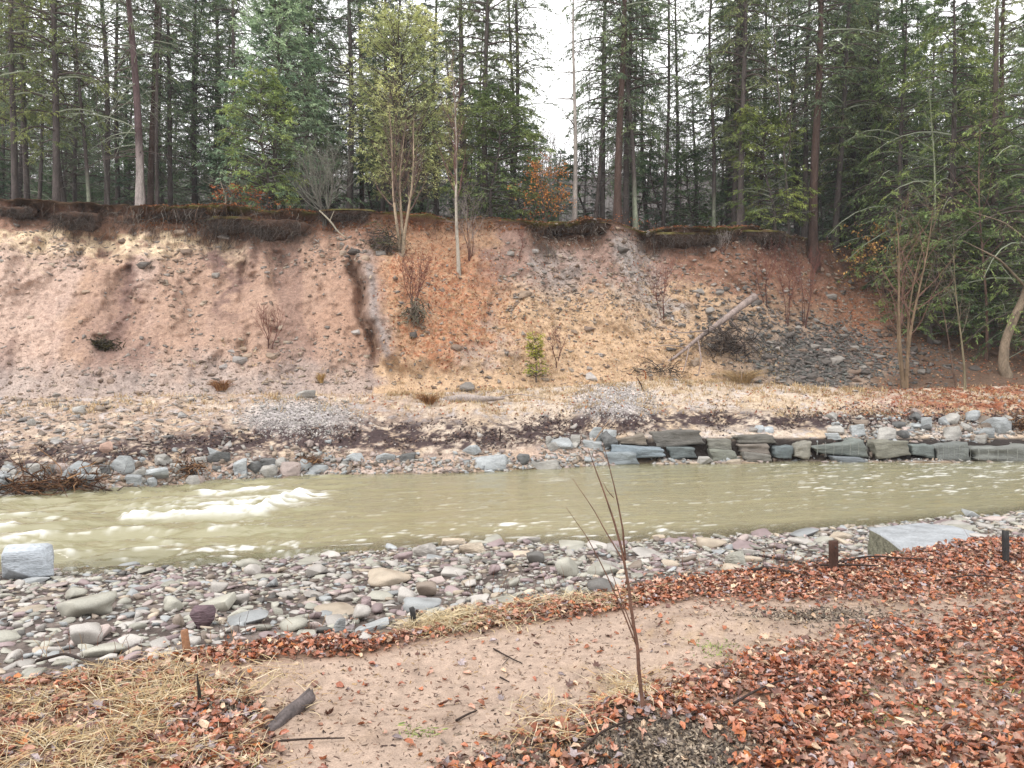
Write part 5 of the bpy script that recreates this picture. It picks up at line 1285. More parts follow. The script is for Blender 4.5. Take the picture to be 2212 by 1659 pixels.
def tall(px_top, px_bot, Y): return (px_bot - px_top) / F * Y
p = hit(868, 548)
add_tree(bare_tree(51, tall(190, 548, p.y), 0.075, stems=3, spread=0.10, n1=18, n2=6, n3=4, s0=0.28, ang=0.6, l1=0.26, up=0.5, col=s2l(184, 164, 140, 0.6), tcol=s2l(140, 116, 104, 0.5), bend=0.35), 'birch_tree', 'three-stemmed pale birch rising from the orange leaf patch', 'tree', p, yaw=0.2)
p = hit(992, 592)
add_tree(bare_tree(52, tall(140, 592, p.y), 0.085, n1=24, n2=7, n3=4, s0=0.34, ang=0.6, l1=0.2, up=0.5, col=s2l(196, 186, 172, 0.62), tcol=s2l(146, 112, 104, 0.5), bend=0.3), 'birch_tree', 'single slender pale birch with fine reddish crown on the middle of the bank', 'tree', p, lean=(2, 0))
p = on_top(482, 34.2)
add_tree(bare_tree(53, tall(345, 440, p.y), 0.05, stems=2, spread=0.16, n1=10, n2=5, n3=3, s0=0.3, ang=1.0, l1=0.6, up=0.1, col=BIRCH, tcol=s2l(176, 168, 156, 0.55), bend=0.5), 'birch_tree', 'small crooked white birch on the bank top behind the orange beech leaves', 'tree', p, lean=(5, 0))
p = on_top(1240, 37.4)
add_tree(bare_tree(54, 15.5, 0.125, n1=12, n2=3, n3=0, s0=0.3, ang=1.2, l1=0.09, up=-0.2, col=s2l(178, 168, 160, 0.55), tcol=s2l(150, 140, 132, 0.5), bend=0.35), 'dead_snag', 'tall pale dead snag standing alone beside the white sky gap', 'dead tree', p, lean=(0, 0))
p = on_top(700, 33.8)
add_tree(bare_tree(55, 3.4, 0.04, stems=7, spread=0.28, n1=10, n2=6, n3=5, s0=0.15, ang=0.7, l1=0.5, up=0.3, col=s2l(132, 126, 118, 0.5), tcol=s2l(168, 166, 152, 0.5), bend=0.3, rmin=0.006), 'bare_bush', 'dense grey leafless bush on the bank top right of the pale blue-green pine', 'bush', p)
# beech saplings that keep their orange leaves
p = on_top(1178, 36.3)
add_tree(bare_tree(56, 3.0, 0.03, stems=3, spread=0.14, n1=12, n2=5, n3=3, s0=0.1, ang=1.1, l1=0.55, up=0.1, col=TWIG, leaves=1300, leafcol=(206, 138, 78), leaf=0.085), 'beech_sapling', 'orange-leaved beech sapling left of the pale snag', 'sapling', p)
for (X, Y, sc, n_, lab) in ((520, 33.6, 0.46, 420, 'bright orange beech sapling at the foot of the small crooked birch'), (575, 33.7, 0.32, 300, 'low orange beech sprig under the small yellow-green pine'), (475, 33.2, 0.34, 240, 'low orange beech sprig left of the small crooked birch'), (1345, 37.9, 0.28, 90, 'small orange sprig at the foot of the thick trunk cluster'), (1375, 38.0, 0.26, 80, 'small orange sprig right of the thick trunk cluster foot'), (1155, 36.0, 0.3, 160, 'low orange sprig left of the orange-leaved beech sapling')):
    add_tree(bare_tree(int(X), 2.6, 0.02, stems=3, spread=0.3, n1=8, n2=4, n3=3, s0=0.1, ang=1.1, l1=0.6, up=0.1, col=TWIG, leaves=n_ // 2, leafcol=(206, 128, 82), leaf=0.17), 'beech_sapling', lab, 'sapling', on_top(X, Y), scale=sc, wide=sc * 1.9)
# right slope
p = hit(1955, 838)
add_tree(bare_tree(58, tall(440, 838, p.y), 0.075, stems=4, spread=0.12, n1=13, n2=5, n3=3, s0=0.3, ang=0.75, l1=0.33, up=0.35, col=s2l(150, 128, 104, 0.55), tcol=s2l(150, 116, 102, 0.5), bend=0.35), 'bare_tree', 'multi-stemmed bare tree at the foot of the right slope', 'tree', p)
p = hit(1905, 640); p.y -= 0.6
add_tree(bare_tree(59, 4.0, 0.04, stems=3, spread=0.22, n1=10, n2=5, n3=3, s0=0.15, ang=1.2, l1=0.6, up=0.0, col=TWIG, leaves=800, leafcol=(224, 176, 110), leaf=0.13), 'beech_sapling', 'tan-leaved beech spreading behind the multi-stemmed bare tree', 'sapling', p, lean=(-14, 0))
p = hit(2085, 843)
add_tree(bare_tree(60, tall(500, 843, p.y), 0.05, n1=14, n2=5, n3=3, s0=0.35, ang=0.8, l1=0.26, up=0.35, col=s2l(150, 138, 112, 0.55), tcol=s2l(150, 140, 120, 0.5), bend=0.3), 'bare_tree', 'thin straight bare sapling right of the multi-stemmed tree', 'tree', p, lean=(-1, 0))
p = hit(2066, 838)
add_tree(bare_tree(61, tall(560, 838, p.y), 0.035, n1=12, n2=4, n3=3, s0=0.4, ang=0.8, l1=0.28, up=0.35, col=s2l(130, 106, 92, 0.5), tcol=s2l(130, 110, 100, 0.5), bend=0.4), 'bare_tree', 'thin reddish bare sapling leaning beside the straight one', 'tree', p, lean=(-5, 0))
p = on_top(2000, 37.2)
add_tree(bare_tree(62, 12.5, 0.085, n1=20, n2=5, n3=3, s0=0.3, ang=1.0, l1=0.2, up=0.1, col=s2l(170, 176, 146, 0.55), tcol=s2l(160, 166, 140, 0.5), bend=0.5), 'bare_tree', 'pale lichen-covered slender tree in front of the right-hand hemlocks', 'tree', p, lean=(3, 0))
p = on_top(2130, 34.6)
add_tree(bare_tree(63, 11.0, 0.07, n1=22, n2=7, n3=4, s0=0.3, ang=0.9, l1=0.32, up=0.1, col=s2l(140, 112, 100, 0.5), tcol=s2l(150, 118, 112, 0.5), bend=0.5), 'bare_tree', 'reddish-twigged bare tree spreading at the upper right', 'tree', p, lean=(4, 0))
# curved trunk at the lower right of the slope
p = hit(2172, 812)
def limb_thing(name, label, cat, paths, color, group=None, mat=M_bark, sides=9, parts=('trunk', 'branch')):
    """a thing made of one main limb and side limbs, each a part; paths: lists of (point, radius)"""
    o0 = Vector(paths[0][0][0])
    r = link(name, None, label=label, cat=cat, group=group, loc=o0)
    for i, pl in enumerate(paths):
        P0 = np.array([tuple(Vector(q[0]) - o0) for q in pl]); r0 = np.array([q[1] for q in pl])
        t0 = np.linspace(0, 1, len(pl)); K = max(6, 5 * len(pl)); t1 = np.linspace(0, 1, K)
        PP = np.stack([np.interp(t1, t0, P0[:, a]) for a in range(3)], 1)
        for _ in range(2): PP[1:-1] = 0.25 * PP[:-2] + 0.5 * PP[1:-1] + 0.25 * PP[2:]
        rr = np.interp(t1, t0, r0)
        nz = (fbm(PP * (0.12 / max(rr.max(), 0.004)) + i * 3.3, 2, 5 + i) - 0.5)
        PP[1:-1, 0] += nz[1:-1] * rr[1:-1] * 1.2
        V, q, tr = tubes(PP[None], rr[None], sides if i == 0 else 6, cap=True)
        b_ = Bag(); b_.add(V, quads=q, tris=tr, col=np.broadcast_to(color, V.shape) * (0.75 + 0.5 * fbm(V * (0.2 / max(rr.max(), 0.004)), 3, i))[:, None])
        link(parts[0] if i == 0 else parts[1], b_.mesh(parts[0] if i == 0 else parts[1], mat, True), r)
    return r
Yb = p.y
limb_thing('leaning_tree', 'curved grey-brown trunk leaning right at the lower right slope', 'tree', [
    [(p + Vector((0.05, 0, -0.15)), .26), (at(2163, 790, Yb), .21), (at(2168, 740, Yb + .1), .18), (at(2188, 690, Yb + .2), .17), (at(2215, 640, Yb + .4), .16), (at(2245, 540, Yb + .5), .14), (at(2270, 380, Yb + .8), .1), (at(2285, 200, Yb + 1), .05)],
    [(at(2220, 625, Yb + .4), .06), (at(2160, 560, Yb - .4), .04), (at(2080, 520, Yb - 1.2), .012)],
    [(at(2245, 540, Yb + .5), .05), (at(2170, 480, Yb - .3), .03), (at(2090, 455, Yb - .9), .01)]], s2l(156, 138, 118, 0.55))
p2 = hit(2143, 752); p2.y += 0.4
limb_thing('tree_trunk', 'thick shaded straight trunk left of the curved leaning trunk', 'tree', [
    [(p2 + Vector((0, 0, -.3)), .27), (at(2143, 700, p2.y), .2), (at(2147, 600, p2.y), .18), (at(2150, 400, p2.y), .16), (at(2152, 200, p2.y), .12), (at(2153, 20, p2.y), .08)]], s2l(110, 96, 88, 0.5))
# shrubs with red twigs on the bank
SHR = 'small leafless shrubs rooted on the eroded bank'
for i, (X, Yb_, Yt_, ns, sp, lab) in enumerate(((582, 752, 655, 3, .2, 'red-stemmed leafless shrub on the bare left slope'), (895, 662, 560, 6, .25, 'bare brown shrub under the three-stemmed birch'), (1432, 690, 560, 3, .1, 'thin red shrub on the bank right of the grey rubble chute'), (1738, 705, 530, 4, .16, 'tall reddish shrub left of the dark talus patch'), (1700, 700, 560, 3, .12, 'slim red shrub left of the tall reddish shrub'),
        (1123, 560, 500, 1, .05, 'single dead stem on the upper bank right of the slope birch'), (1205, 790, 715, 2, .12, 'thin twig shrub right of the little yellow-green pine'), (1655, 660, 520, 3, .14, 'red shrub under the mossy ledge'), (1560, 545, 505, 4, .3, 'low twiggy shrub hanging under the mossy ledge'), (1015, 560, 420, 4, .2, 'whitish dead brush right of the slope birch'), (1480, 470, 420, 6, .4, 'grey brush on the bank top left of the mossy ledge'))):
    q_ = hit(X, Yb_)
    add_tree(bare_tree(70 + i, tall(Yt_, Yb_, q_.y), 0.02, stems=ns, spread=sp, n1=8, n2=4, n3=3, s0=0.2, ang=0.65, l1=0.5, up=0.35, col=s2l(120, 84, 76, 0.5), tcol=s2l(150, 96, 86, 0.5) if i < 8 else s2l(176, 164, 156, 0.55), rmin=0.006), 'leafless_shrub', lab, 'shrub', q_, group=SHR)
plant('sprig', 'pine_sapling', 'little yellow-green pine growing low on the straw-covered slope', 'sapling', hit(1158, 826), 0.95, tint=(1.3, 1.25, 0.95))
# fallen log with its dead limbs
pb = hit(1450, 780); pa = hit(1632, 672); Ya = pa.y - 0.7
A_, B_ = at(1630, 640, Ya), pb + Vector((0, -.05, 0.05))
mid = lambda t, dz=0: A_.lerp(B_, t) + Vector((0, 0, dz))
limb_thing('fallen_log', 'grey fallen log lying slantwise on the slope, broken end uppermost', 'log', [
    [(A_, .17), (mid(.12), .155), (mid(.4, .03), .125), (mid(.75, .02), .085), (B_, .05), (at(1400, 800, pb.y - .1), .02)],
    [(mid(.35), .05), (at(1600, 715, Ya - .5), .035), (at(1650, 760, Ya - .5), .012)],
    [(mid(.45), .06), (at(1575, 760, Ya - .9), .04), (at(1615, 812, Ya - 1.2), .015)],
    [(mid(.5), .06), (at(1560, 770, Ya - 1.0), .045), (at(1580, 815, Ya - 1.3), .015)],
    [(mid(.7), .04), (at(1515, 775, pb.y - .5), .03), (at(1508, 812, pb.y - .6), .012)],
    [(mid(.8), .03), (at(1480, 790, pb.y - .5), .02), (at(1470, 815, pb.y - .5), .01)],
    [(mid(.55), .04), (at(1470, 720, pb.y - .4), .025), (at(1410, 700, pb.y - .6), .01)],
    [(mid(.82), .03), (at(1440, 745, pb.y - .3), .02), (at(1395, 752, pb.y - .5), .008)]], s2l(176, 158, 150, 0.6), parts=('trunk', 'branch'))

def tangle(name, label, cat, c, rx, ry, rz, n_, rad, col, seed, parent=None, droop=0.0, kind=None, K=6, lk=1.0, mat=M_root):
    """a heap of crooked sticks or roots"""
    g = np.random.default_rng(seed)
    o = g.normal(0, 0.45, (n_, 3)) * np.array([rx, ry, rz]); d = unit(g.normal(0, 1, (n_, 3)) * np.array([1, 0.7, 0.5]) + np.array([0, 0, -droop]))
    L_ = g.uniform(0.4, 1.2, (n_, 1)) * max(rx, rz) * lk
    t = np.linspace(0, 1, K)
    P = o[:, None, :] + d[:, None, :] * L_[:, None, :] * t[None, :, None]
    P[:, 1:] += np.cumsum(g.normal(0, 1, (n_, K - 1, 3)), 1) * (L_ * 0.10)[:, None, :]
    P[..., 2] -= droop * 0.3 * (L_ * t ** 2)
    r_ = rad * g.uniform(0.4, 1.5, n_)[:, None] * (1 - 0.8 * t)[None]
    V, q = tubes(P, r_, 4)
    b_ = Bag(); b_.add(V, quads=q, col=np.repeat(np.asarray(col)[g.integers(0, len(col), n_)] * g.uniform(0.6, 1.3, (n_, 1)), K * 4, 0))
    me = b_.mesh(name, mat, True)
    return link(name, me, parent, label, cat, kind=kind, loc=c if parent is None else None)
DKR = [s2l(92, 78, 72, 0.5), s2l(120, 104, 96, 0.5), s2l(70, 60, 56, 0.5), s2l(150, 138, 128, 0.5)]
tangle('brush_pile', 'dark tangled brush heaped under the fallen grey log', 'brush pile', hit(1565, 760) + Vector((0, -.2, .35)), 1.1, .6, .7, 260, 0.016, DKR, 5)
tangle('brush_pile', 'low dark brush left of the lower end of the fallen log', 'brush pile', hit(1420, 805) + Vector((0, -.1, .05)), 1.1, .4, .2, 70, 0.014, DKR, 6)
tangle('uprooted_stump', 'upturned pale root crown on the orange leaf patch below the birch', 'stump', hit(905, 690) + Vector((0, -.2, .35)), .45, .4, .55, 120, 0.022, [s2l(176, 164, 146, 0.55), s2l(130, 116, 104, 0.5), s2l(150, 146, 120, 0.5)], 7, droop=0.8)
tangle('root_ball', 'dark mossy root ball left of the three-stemmed birch', 'root ball', hit(835, 535) + Vector((0, -.3, .2)), .9, .5, .7, 260, 0.014, DKR + [s2l(110, 112, 70, 0.5)], 8, droop=0.3)
tangle('dark_clod', 'dark lump of sod low on the bare left slope', 'clod', hit(225, 752) + Vector((0, -.1, .1)), .55, .3, .25, 240, 0.02, [s2l(70, 62, 50, 0.5), s2l(92, 84, 56, 0.5)], 9, lk=0.5)
for i, (X, Yd, rx, rz, lab) in enumerate(((60, 1056, 1.1, .22, 'brown driftwood and roots washed among rocks at the left edge'), (170, 1047, .7, .22, 'tangled brown driftwood under the tallest blue-grey rock'), (410, 1020, .4, .2, 'small brown root tangle among the left rip-rap'), (672, 1012 - 10, .3, .12, 'dark root tuft under the pinkish rounded rock'), (2200, 925, .3, .5, 'rust-brown root mass at the right end of the far shore'))):
    tangle('driftwood', lab, 'driftwood', hit(X, Yd) + Vector((0, -.1, .08)), rx, .35, rz, 130, 0.016, [s2l(120, 84, 62, 0.5), s2l(150, 112, 84, 0.5), s2l(84, 64, 56, 0.5), s2l(180, 140, 104, 0.55)], 20 + i)
pl = hit(1020, 868)
limb_thing('driftwood_log', 'pale weathered log half buried at the foot of the slope, dark hollow beneath', 'log', [[(at(958, 866, pl.y), .14), (at(1000, 860, pl.y), .16), (at(1045, 862, pl.y), .11), (at(1090, 860, pl.y), .05)], [(at(1060, 861, pl.y), .03), (at(1120, 850, pl.y), .02), (at(1180, 862, pl.y), .01)]], s2l(190, 176, 168, 0.6))
ps = hit(775, 512)
limb_thing('hanging_branch', 'pale broken branch hanging from the sod above the bare slope', 'branch', [[(at(690, 455, ps.y - .6), .03), (at(712, 476, ps.y - .6), .04), (at(728, 498, ps.y - .55), .03), (at(747, 514, ps.y - .5), .018)], [(at(712, 478, ps.y - .6), .02), (at(722, 455, ps.y - .7), .01)]], s2l(190, 180, 160, 0.6), parts=('stem', 'twig'))
for i, (X0, Y0, X1, Y1, lab) in enumerate(((1275, 960, 1318, 905, 'pale stick leaning among rocks left of the wall'), (1078, 952, 1080, 922, 'thin dark stake in the dark debris of the far shore'), (1390, 845, 1375, 815, 'short dark stub on the far bench above the wall'), (1394, 818, 1392, 800, 'orange stake on the slope left of the fallen log'))):
    p_ = hit(X0, Y0)
    limb_thing('stick', lab, 'stick', [[(p_ - Vector((0, 0, .05)), .03), (at((X0 + X1) / 2 + 2, (Y0 + Y1) / 2, p_.y - .05), .025), (at(X1, Y1, p_.y - .1), .015)]], s2l(196, 168, 144, 0.6) if i == 0 else s2l(190, 110, 60, .6) if i == 3 else s2l(80, 66, 62, 0.5), sides=6)

def tuft(label, X, Yb_, w, h, cols, n_, seed):
    p_ = hit(X, Yb_); W, H_ = w / F * p_.y / 2, h / F * p_.y; g = np.random.default_rng(seed); K = 5; t = np.linspace(0, 1, K)
    az = g.random(n_) * 6.28; r0 = np.sqrt(g.random(n_)) * .35; L_ = H_ * g.uniform(.6, 1.3, n_)
    o = np.stack([np.cos(az) * r0 * W, np.sin(az) * r0 * W, np.full(n_, -.03)], 1); d = np.stack([np.cos(az), np.sin(az) * .8, 0 * az], 1)
    P = o[:, None] + d[:, None] * (W * g.uniform(.2, .9, n_))[:, None, None] * (t ** 1.4)[None, :, None]; P[..., 2] += L_[:, None] * (t - .45 * t ** 2.5)[None]
    V, q = tubes(P, np.full((n_, 1), .007) * (1 - .7 * t)[None], 3); b_ = Bag()
    b_.add(V, quads=q, col=np.repeat(np.array([s2l(*c, .65) for c in cols])[g.integers(0, len(cols), n_)] * g.uniform(.6, 1.2, (n_, 1)), K * 3, 0))
    link('grass_tuft', b_.mesh('grass_tuft', M_straw, True), label=label, cat='grass tuft', loc=p_)
tuft('rust-brown grass tuft at the foot of the bare left slope', 478, 842, 60, 34, [(190, 130, 84), (160, 104, 68), (206, 160, 110)], 260, 1)
tuft('small golden grass tuft left of the ledge foot', 693, 826, 26, 34, [(226, 186, 120), (206, 160, 100)], 120, 2)
tuft('brown grass tuft beside the half-buried weathered log', 925, 872, 60, 34, [(176, 120, 76), (206, 154, 98), (140, 96, 66)], 240, 3)
tuft('tall straw tuft at the foot of the fallen log brush', 1600, 825, 110, 40, [(226, 196, 150), (206, 170, 118)], 380, 4)

# ------------------------------------------------------------------ sod lip: hanging roots, moss, overhanging clumps
g = np.random.default_rng(1212)
Yd_lip = GRID['eroded_bank']; j_in = np.where((XD > -60) & (XD < 1790))[0]
iL = np.searchsorted(tD, 2.2)
nR = 6000
jj = j_in[g.integers(0, len(j_in), nR)]
keep = g.random(nR) < lip[jj] * (0.35 + 0.9 * sstep(0.42, 0.6, fbm(np.stack([XD[jj] / 90, jj * 0, jj * 0], 1), 3, 91))); jj = jj[keep]; nR = len(jj)
ii = iL + g.integers(-16, 5, nR)
o = Yd_lip[ii, jj] + g.normal(0, 0.05, (nR, 3))
Lr = g.uniform(0.15, 0.75, nR) * (0.6 + 0.9 * fbm(np.stack([XD[jj] / 60, jj * 0, jj * 0], 1), 2, 95)); t = np.linspace(0, 1, 5)
d = unit(np.stack([g.normal(0, 0.45, nR), g.normal(-0.45, 0.25, nR), g.normal(-0.5, 0.5, nR)], 1))
P = o[:, None] + d[:, None] * (Lr[:, None] * t)[..., None]; P[..., 2] -= (Lr[:, None] * t ** 2) * 0.75
P[:, 1:] += np.cumsum(g.normal(0, 1, (nR, 4, 3)), 1) * (Lr * 0.09)[:, None, None]
V, q = tubes(P, g.uniform(0.005, 0.016, nR)[:, None] * (1 - 0.7 * t)[None], 3)
b_ = Bag(); b_.add(V, quads=q, col=np.repeat(np.array([s2l(100, 86, 78, .52), s2l(128, 112, 102, .55), s2l(160, 128, 104, .55), s2l(166, 158, 148, .56)])[g.integers(0, 4, nR)] * g.uniform(.6, 1.2, (nR, 1)), 15, 0))
link('hanging_roots', b_.mesh('hanging_roots', M_root, True), kind='stuff')

def sod(label, X, Yd, w, h, seed, moss=True, pale=False, out=0.35):
    p_ = hit(X, Yd + h * 0.45); Y = p_.y - out * 0.2
    c = at(X, Yd, Y); W = w / F * Y / 2; Hh = h / F * Y / 2
    r = link('sod_clump', None, label=label, cat='sod', group='overhanging clumps of sod along the bank top', loc=c)
    V, T_ = ico(3); 
    V = V * (0.45 + 1.1 * fbm(V * 2.1 + seed, 4, seed, 0.65))[:, None]
    Vs = V * np.array([W, 0.45, Hh]); Vs[:, 2] = np.minimum(Vs[:, 2], Hh * (0.12 + 0.3 * fbm(Vs * 3 + seed, 3, seed))); b1 = Bag(); b1.add(Vs, tris=T_, col=s2l(96, 74, 62, 0.55) * (0.6 + 0.8 * fbm(Vs * 6, 3, 3))[:, None]); link('soil', b1.mesh('soil', M_soil, False), r)
    if moss:
        up = V[:, 2] > 0.05
        Vm = Vs.copy(); Vm[:, 2] = np.maximum(Vm[:, 2], 0.02) ; Vm = Vm * np.array([1.04, 1.06, 1.06]) + np.array([0, -.02, .03])
        f = T_[np.all(V[T_][:, :, 2] > -0.12, axis=1)]
        b2 = Bag(); b2.add(Vm, tris=f, col=lerp3(np.broadcast_to(s2l(116, 108, 62, 0.52), Vm.shape), s2l(112, 88, 66, 0.5), sstep(.45, .6, fbm(Vm * 3, 3, seed)))); link('moss', b2.mesh('moss', M_moss, True), r)
    n_ = 330
    g = np.random.default_rng(seed); a = g.uniform(-1, 1, n_)
    o = np.stack([a * W * 0.95, -0.3 - 0.15 * g.random(n_), g.uniform(-0.7, 0.25, n_) * Hh], 1); L_ = g.uniform(.3, 1.1, n_) * max(Hh * 1.3, .3); t = np.linspace(0, 1, 5)
    d = unit(np.stack([g.normal(0, .5, n_), g.normal(-.35, .25, n_), g.normal(-.7, .4, n_)], 1))
    P = o[:, None] + d[:, None] * (L_[:, None] * t)[..., None]; P[:, 1:] += np.cumsum(g.normal(0, 1, (n_, 4, 3)), 1) * (L_ * .09)[:, None, None]
    rr = g.uniform(.004, .014, n_)
    cc = np.array([s2l(80, 68, 62, .5), s2l(112, 98, 90, .5), s2l(140, 128, 118, .5)])[g.integers(0, 3, n_)] * g.uniform(.6, 1.2, (n_, 1))
    if pale: rr[:14] *= 2.6; cc[:14] = s2l(176, 166, 156, .58)
    V, q = tubes(P, rr[:, None] * (1 - .75 * t)[None], 3)
    b3 = Bag(); b3.add(V, quads=q, col=np.repeat(cc, 15, 0)); link('roots', b3.mesh('roots', M_root, True), r)
sod('overhanging mossy sod with pale exposed roots below the snag', 1228, 488, 165, 34, 301, True, True)
sod('ragged dark root mass hanging below the lip at the left', 170, 470, 95, 60, 302, False)
sod('dark root curtain under the mossy lip in the left middle', 495, 480, 90, 52, 303, True)
sod('broad root tangle hanging under the lip right of the root curtain', 600, 488, 120, 62, 304, False)
sod('mossy sod nose with a dark hollow beneath beside the grey bush', 745, 462, 110, 34, 305, True)
sod('mossy green sod bulge with dark roots right of the thick trunk cluster', 1480, 512, 150, 44, 306, True)
sod('mossy ledge end above the brown hollow on the right', 1640, 507, 110, 40, 307, True)
sod('dark root fringe at the far left edge of the bank top', 40, 455, 90, 34, 308, False)
sod('mossy sod hump above the long straight roots', 390, 458, 130, 30, 309, True)

# ------------------------------------------------------------------ dead leaves and straw on the far side
g = np.random.default_rng(1500)
def flakes(parts, name):
    b_ = Bag()
    for sec, n_, dn, cols, s0, s1, sd in parts:
        Q, NN = scatter(sec, n_, dn, sd); n2 = unit(NN + g.normal(0, .45, (n_, 3)))
        Fm = frames(n2, g.random(n_) * 6.28); sz = g.uniform(s0, s1, (n_, 1)); a, bb_ = Fm[:, :, 0] * sz, Fm[:, :, 1] * sz * .5
        Q = Q + NN * g.uniform(.005, .05, (n_, 1))
        V = np.stack([Q - a, Q + bb_ + n2 * sz * .25, Q + a, Q - bb_ + n2 * sz * .25], 1).reshape(-1, 3)
        cc = np.array([s2l(*c, .65) for c in cols])[g.integers(0, len(cols), n_)] * g.uniform(.65, 1.25, (n_, 1))
        b_.add(V, quads=np.arange(n_ * 4).reshape(-1, 4), col=np.repeat(cc, 4, 0))
    return link(name, b_.mesh(name, M_flake), kind='stuff')
orange_d = lambda X, Yd: (X > 800) * np.clip(blob(X, Yd, 935, 600, 125, 110, 2) + blob(X, Yd, 940, 730, 115, 60, 2) + .7 * blob(X, Yd, 1085, 680, 70, 60) + .4 * blob(X, Yd, 1060, 570, 60, 60) + .25 * band(Yd, 560, 860, 30) * band(X, 830, 1480, 60) + .8 * blob(X, Yd, 900, 480, 120, 22) + .9 * blob(X, Yd, 1850, 700, 90, 80) + .7 * sstep(1800, 1950, X) + .25 * blob(X, Yd, 1600, 560, 120, 50), 0, 1)
LC = [(196, 126, 90), (206, 146, 104), (178, 106, 78), (156, 100, 78), (220, 176, 136)]
flakes([('eroded_bank', 15000, orange_d, LC, .03, .07, 1501), ('eroded_bank', 5000, lambda X, Yd: (Yd < 500) * (X > 300) + 0.0, [(150, 96, 64), (176, 112, 70), (130, 92, 62)], .04, .08, 1502),
        ('far_shore', 5000, lambda X, Yd: sstep(1700, 2000, X) * (Yd < 905) + .12 * (X > 750) * (Yd < 900), LC, .04, .08, 1503), ('forest_floor', 7000, lambda X, Yd: (Yd > 400) * 1.0, [(130, 92, 66), (150, 104, 72), (110, 84, 62)], .05, .09, 1504),
        ('far_shore', 6500, lambda X, Yd: np.exp(-((Yd - np.interp(X, [0, 250, 500, 800, 1100, 1300, 1500, 1800, 2212], [995, 978, 962, 945, 945, 915, 905, 912, 905])) / 25) ** 2) * sstep(.4, .6, vnoise(np.stack([np.ravel(X) / 50, np.ravel(Yd) / 14, np.ravel(X) * 0], 1), 7).reshape(np.shape(X))), [(84, 68, 68), (104, 84, 78), (70, 58, 58), (130, 104, 92)], .03, .075, 1505)], 'fallen_leaves')

def blades(name, parts, mat):
    b_ = Bag()
    for sec, n_, dn, cols, h0, h1, w, K, lay, sd in parts:
        gg_ = np.random.default_rng(sd)
        Q, NN = scatter(sec, max(n_ // 9, 10), dn, sd)
        ix = gg_.integers(0, len(Q), n_); sp = 0.10 if h1 < .45 else .3
        o = Q[ix] + gg_.normal(0, sp, (n_, 3)) * np.array([1, .7, 0]) * (1 if sec != 'ground' else .45); o[:, 2] = Q[ix][:, 2] - .01 + (np.array([0.0]))
        if sec == 'ground': o[:, 2] = np.array([ground_z(x, y) for x, y in o[:, :2]]) - .004 + gg_.random(n_) * .035 * (K > 3)
        clump = gg_.random(len(Q)) * 6.28
        az = clump[ix] + gg_.normal(0, .8, n_); L_ = gg_.uniform(h0, h1, n_); t = np.linspace(0, 1, K)
        out_ = lay * gg_.uniform(.5, 1.2, n_)
        hx = L_[:, None] * (1 - (1 - t[None]) ** (1 + out_[:, None])) * np.clip(out_[:, None], 0, 1) * .9; hz = L_[:, None] * (t[None] - np.clip(out_[:, None], 0, .97) * t[None] ** 1.6) * .85
        d = np.stack([np.cos(az), np.sin(az) * .8, 0 * az], 1)
        P = o[:, None] + d[:, None] * hx[..., None]; P[..., 2] += np.maximum(hz, .004)
        wv = np.stack([-np.sin(az), np.cos(az), gg_.normal(0, .4, n_)], 1) * (w * gg_.uniform(.5, 1.3, n_))[:, None]
        tw_ = (1 - .8 * t)[None, :, None]
        V = np.stack([P - wv[:, None] * tw_, P + wv[:, None] * tw_], 2)
        base = (np.arange(n_)[:, None] * K + np.arange(K - 1)[None]) * 2
        q = np.stack([base, base + 1, base + 3, base + 2], -1).reshape(-1, 4)
        cc = np.array([s2l(*c, .68) for c in cols])[gg_.integers(0, len(cols), n_)] * gg_.uniform(.7, 1.2, (n_, 1))
        b_.add(V.reshape(-1, 3), quads=q, col=np.repeat(cc, K * 2, 0))
    return link(name, b_.mesh(name, mat), kind='stuff')
SCOL = [(222, 196, 150), (208, 176, 130), (234, 214, 178), (196, 160, 116)]
far_straw = lambda X, Yd: np.clip((X > 820) * (X < 1900) * np.exp(-((Yd - np.interp(X, [820, 1100, 1450, 1700, 1900], [855, 850, 820, 835, 845])) / 14) ** 2) + (X > 1380) * (X < 1960) * .8 * np.exp(-((Yd - 828) / 16) ** 2) + .25 * (Yd > 820) * (Yd < 900) + .5 * blob(X, Yd, 530, 830, 140, 30), 0, 1.3)
slope_straw = lambda X, Yd: np.clip((X > 830) * (X < 1500) * (.5 * band(Yd, 640, 860, 30)) + .6 * (X > 1380) * (X < 1700) * band(Yd, 740, 850, 15) + .3 * blob(X, Yd, 1450, 620, 160, 50) + .3 * blob(X, Yd, 560, 800, 150, 40) * (X > 400), 0, 1)
blades('straw_grass', [('far_shore', 12000, far_straw, SCOL, .12, .42, .011, 3, .5, 1601), ('eroded_bank', 11000, slope_straw, SCOL + [(226, 182, 130)], .10, .34, .010, 3, .7, 1602)], M_straw)

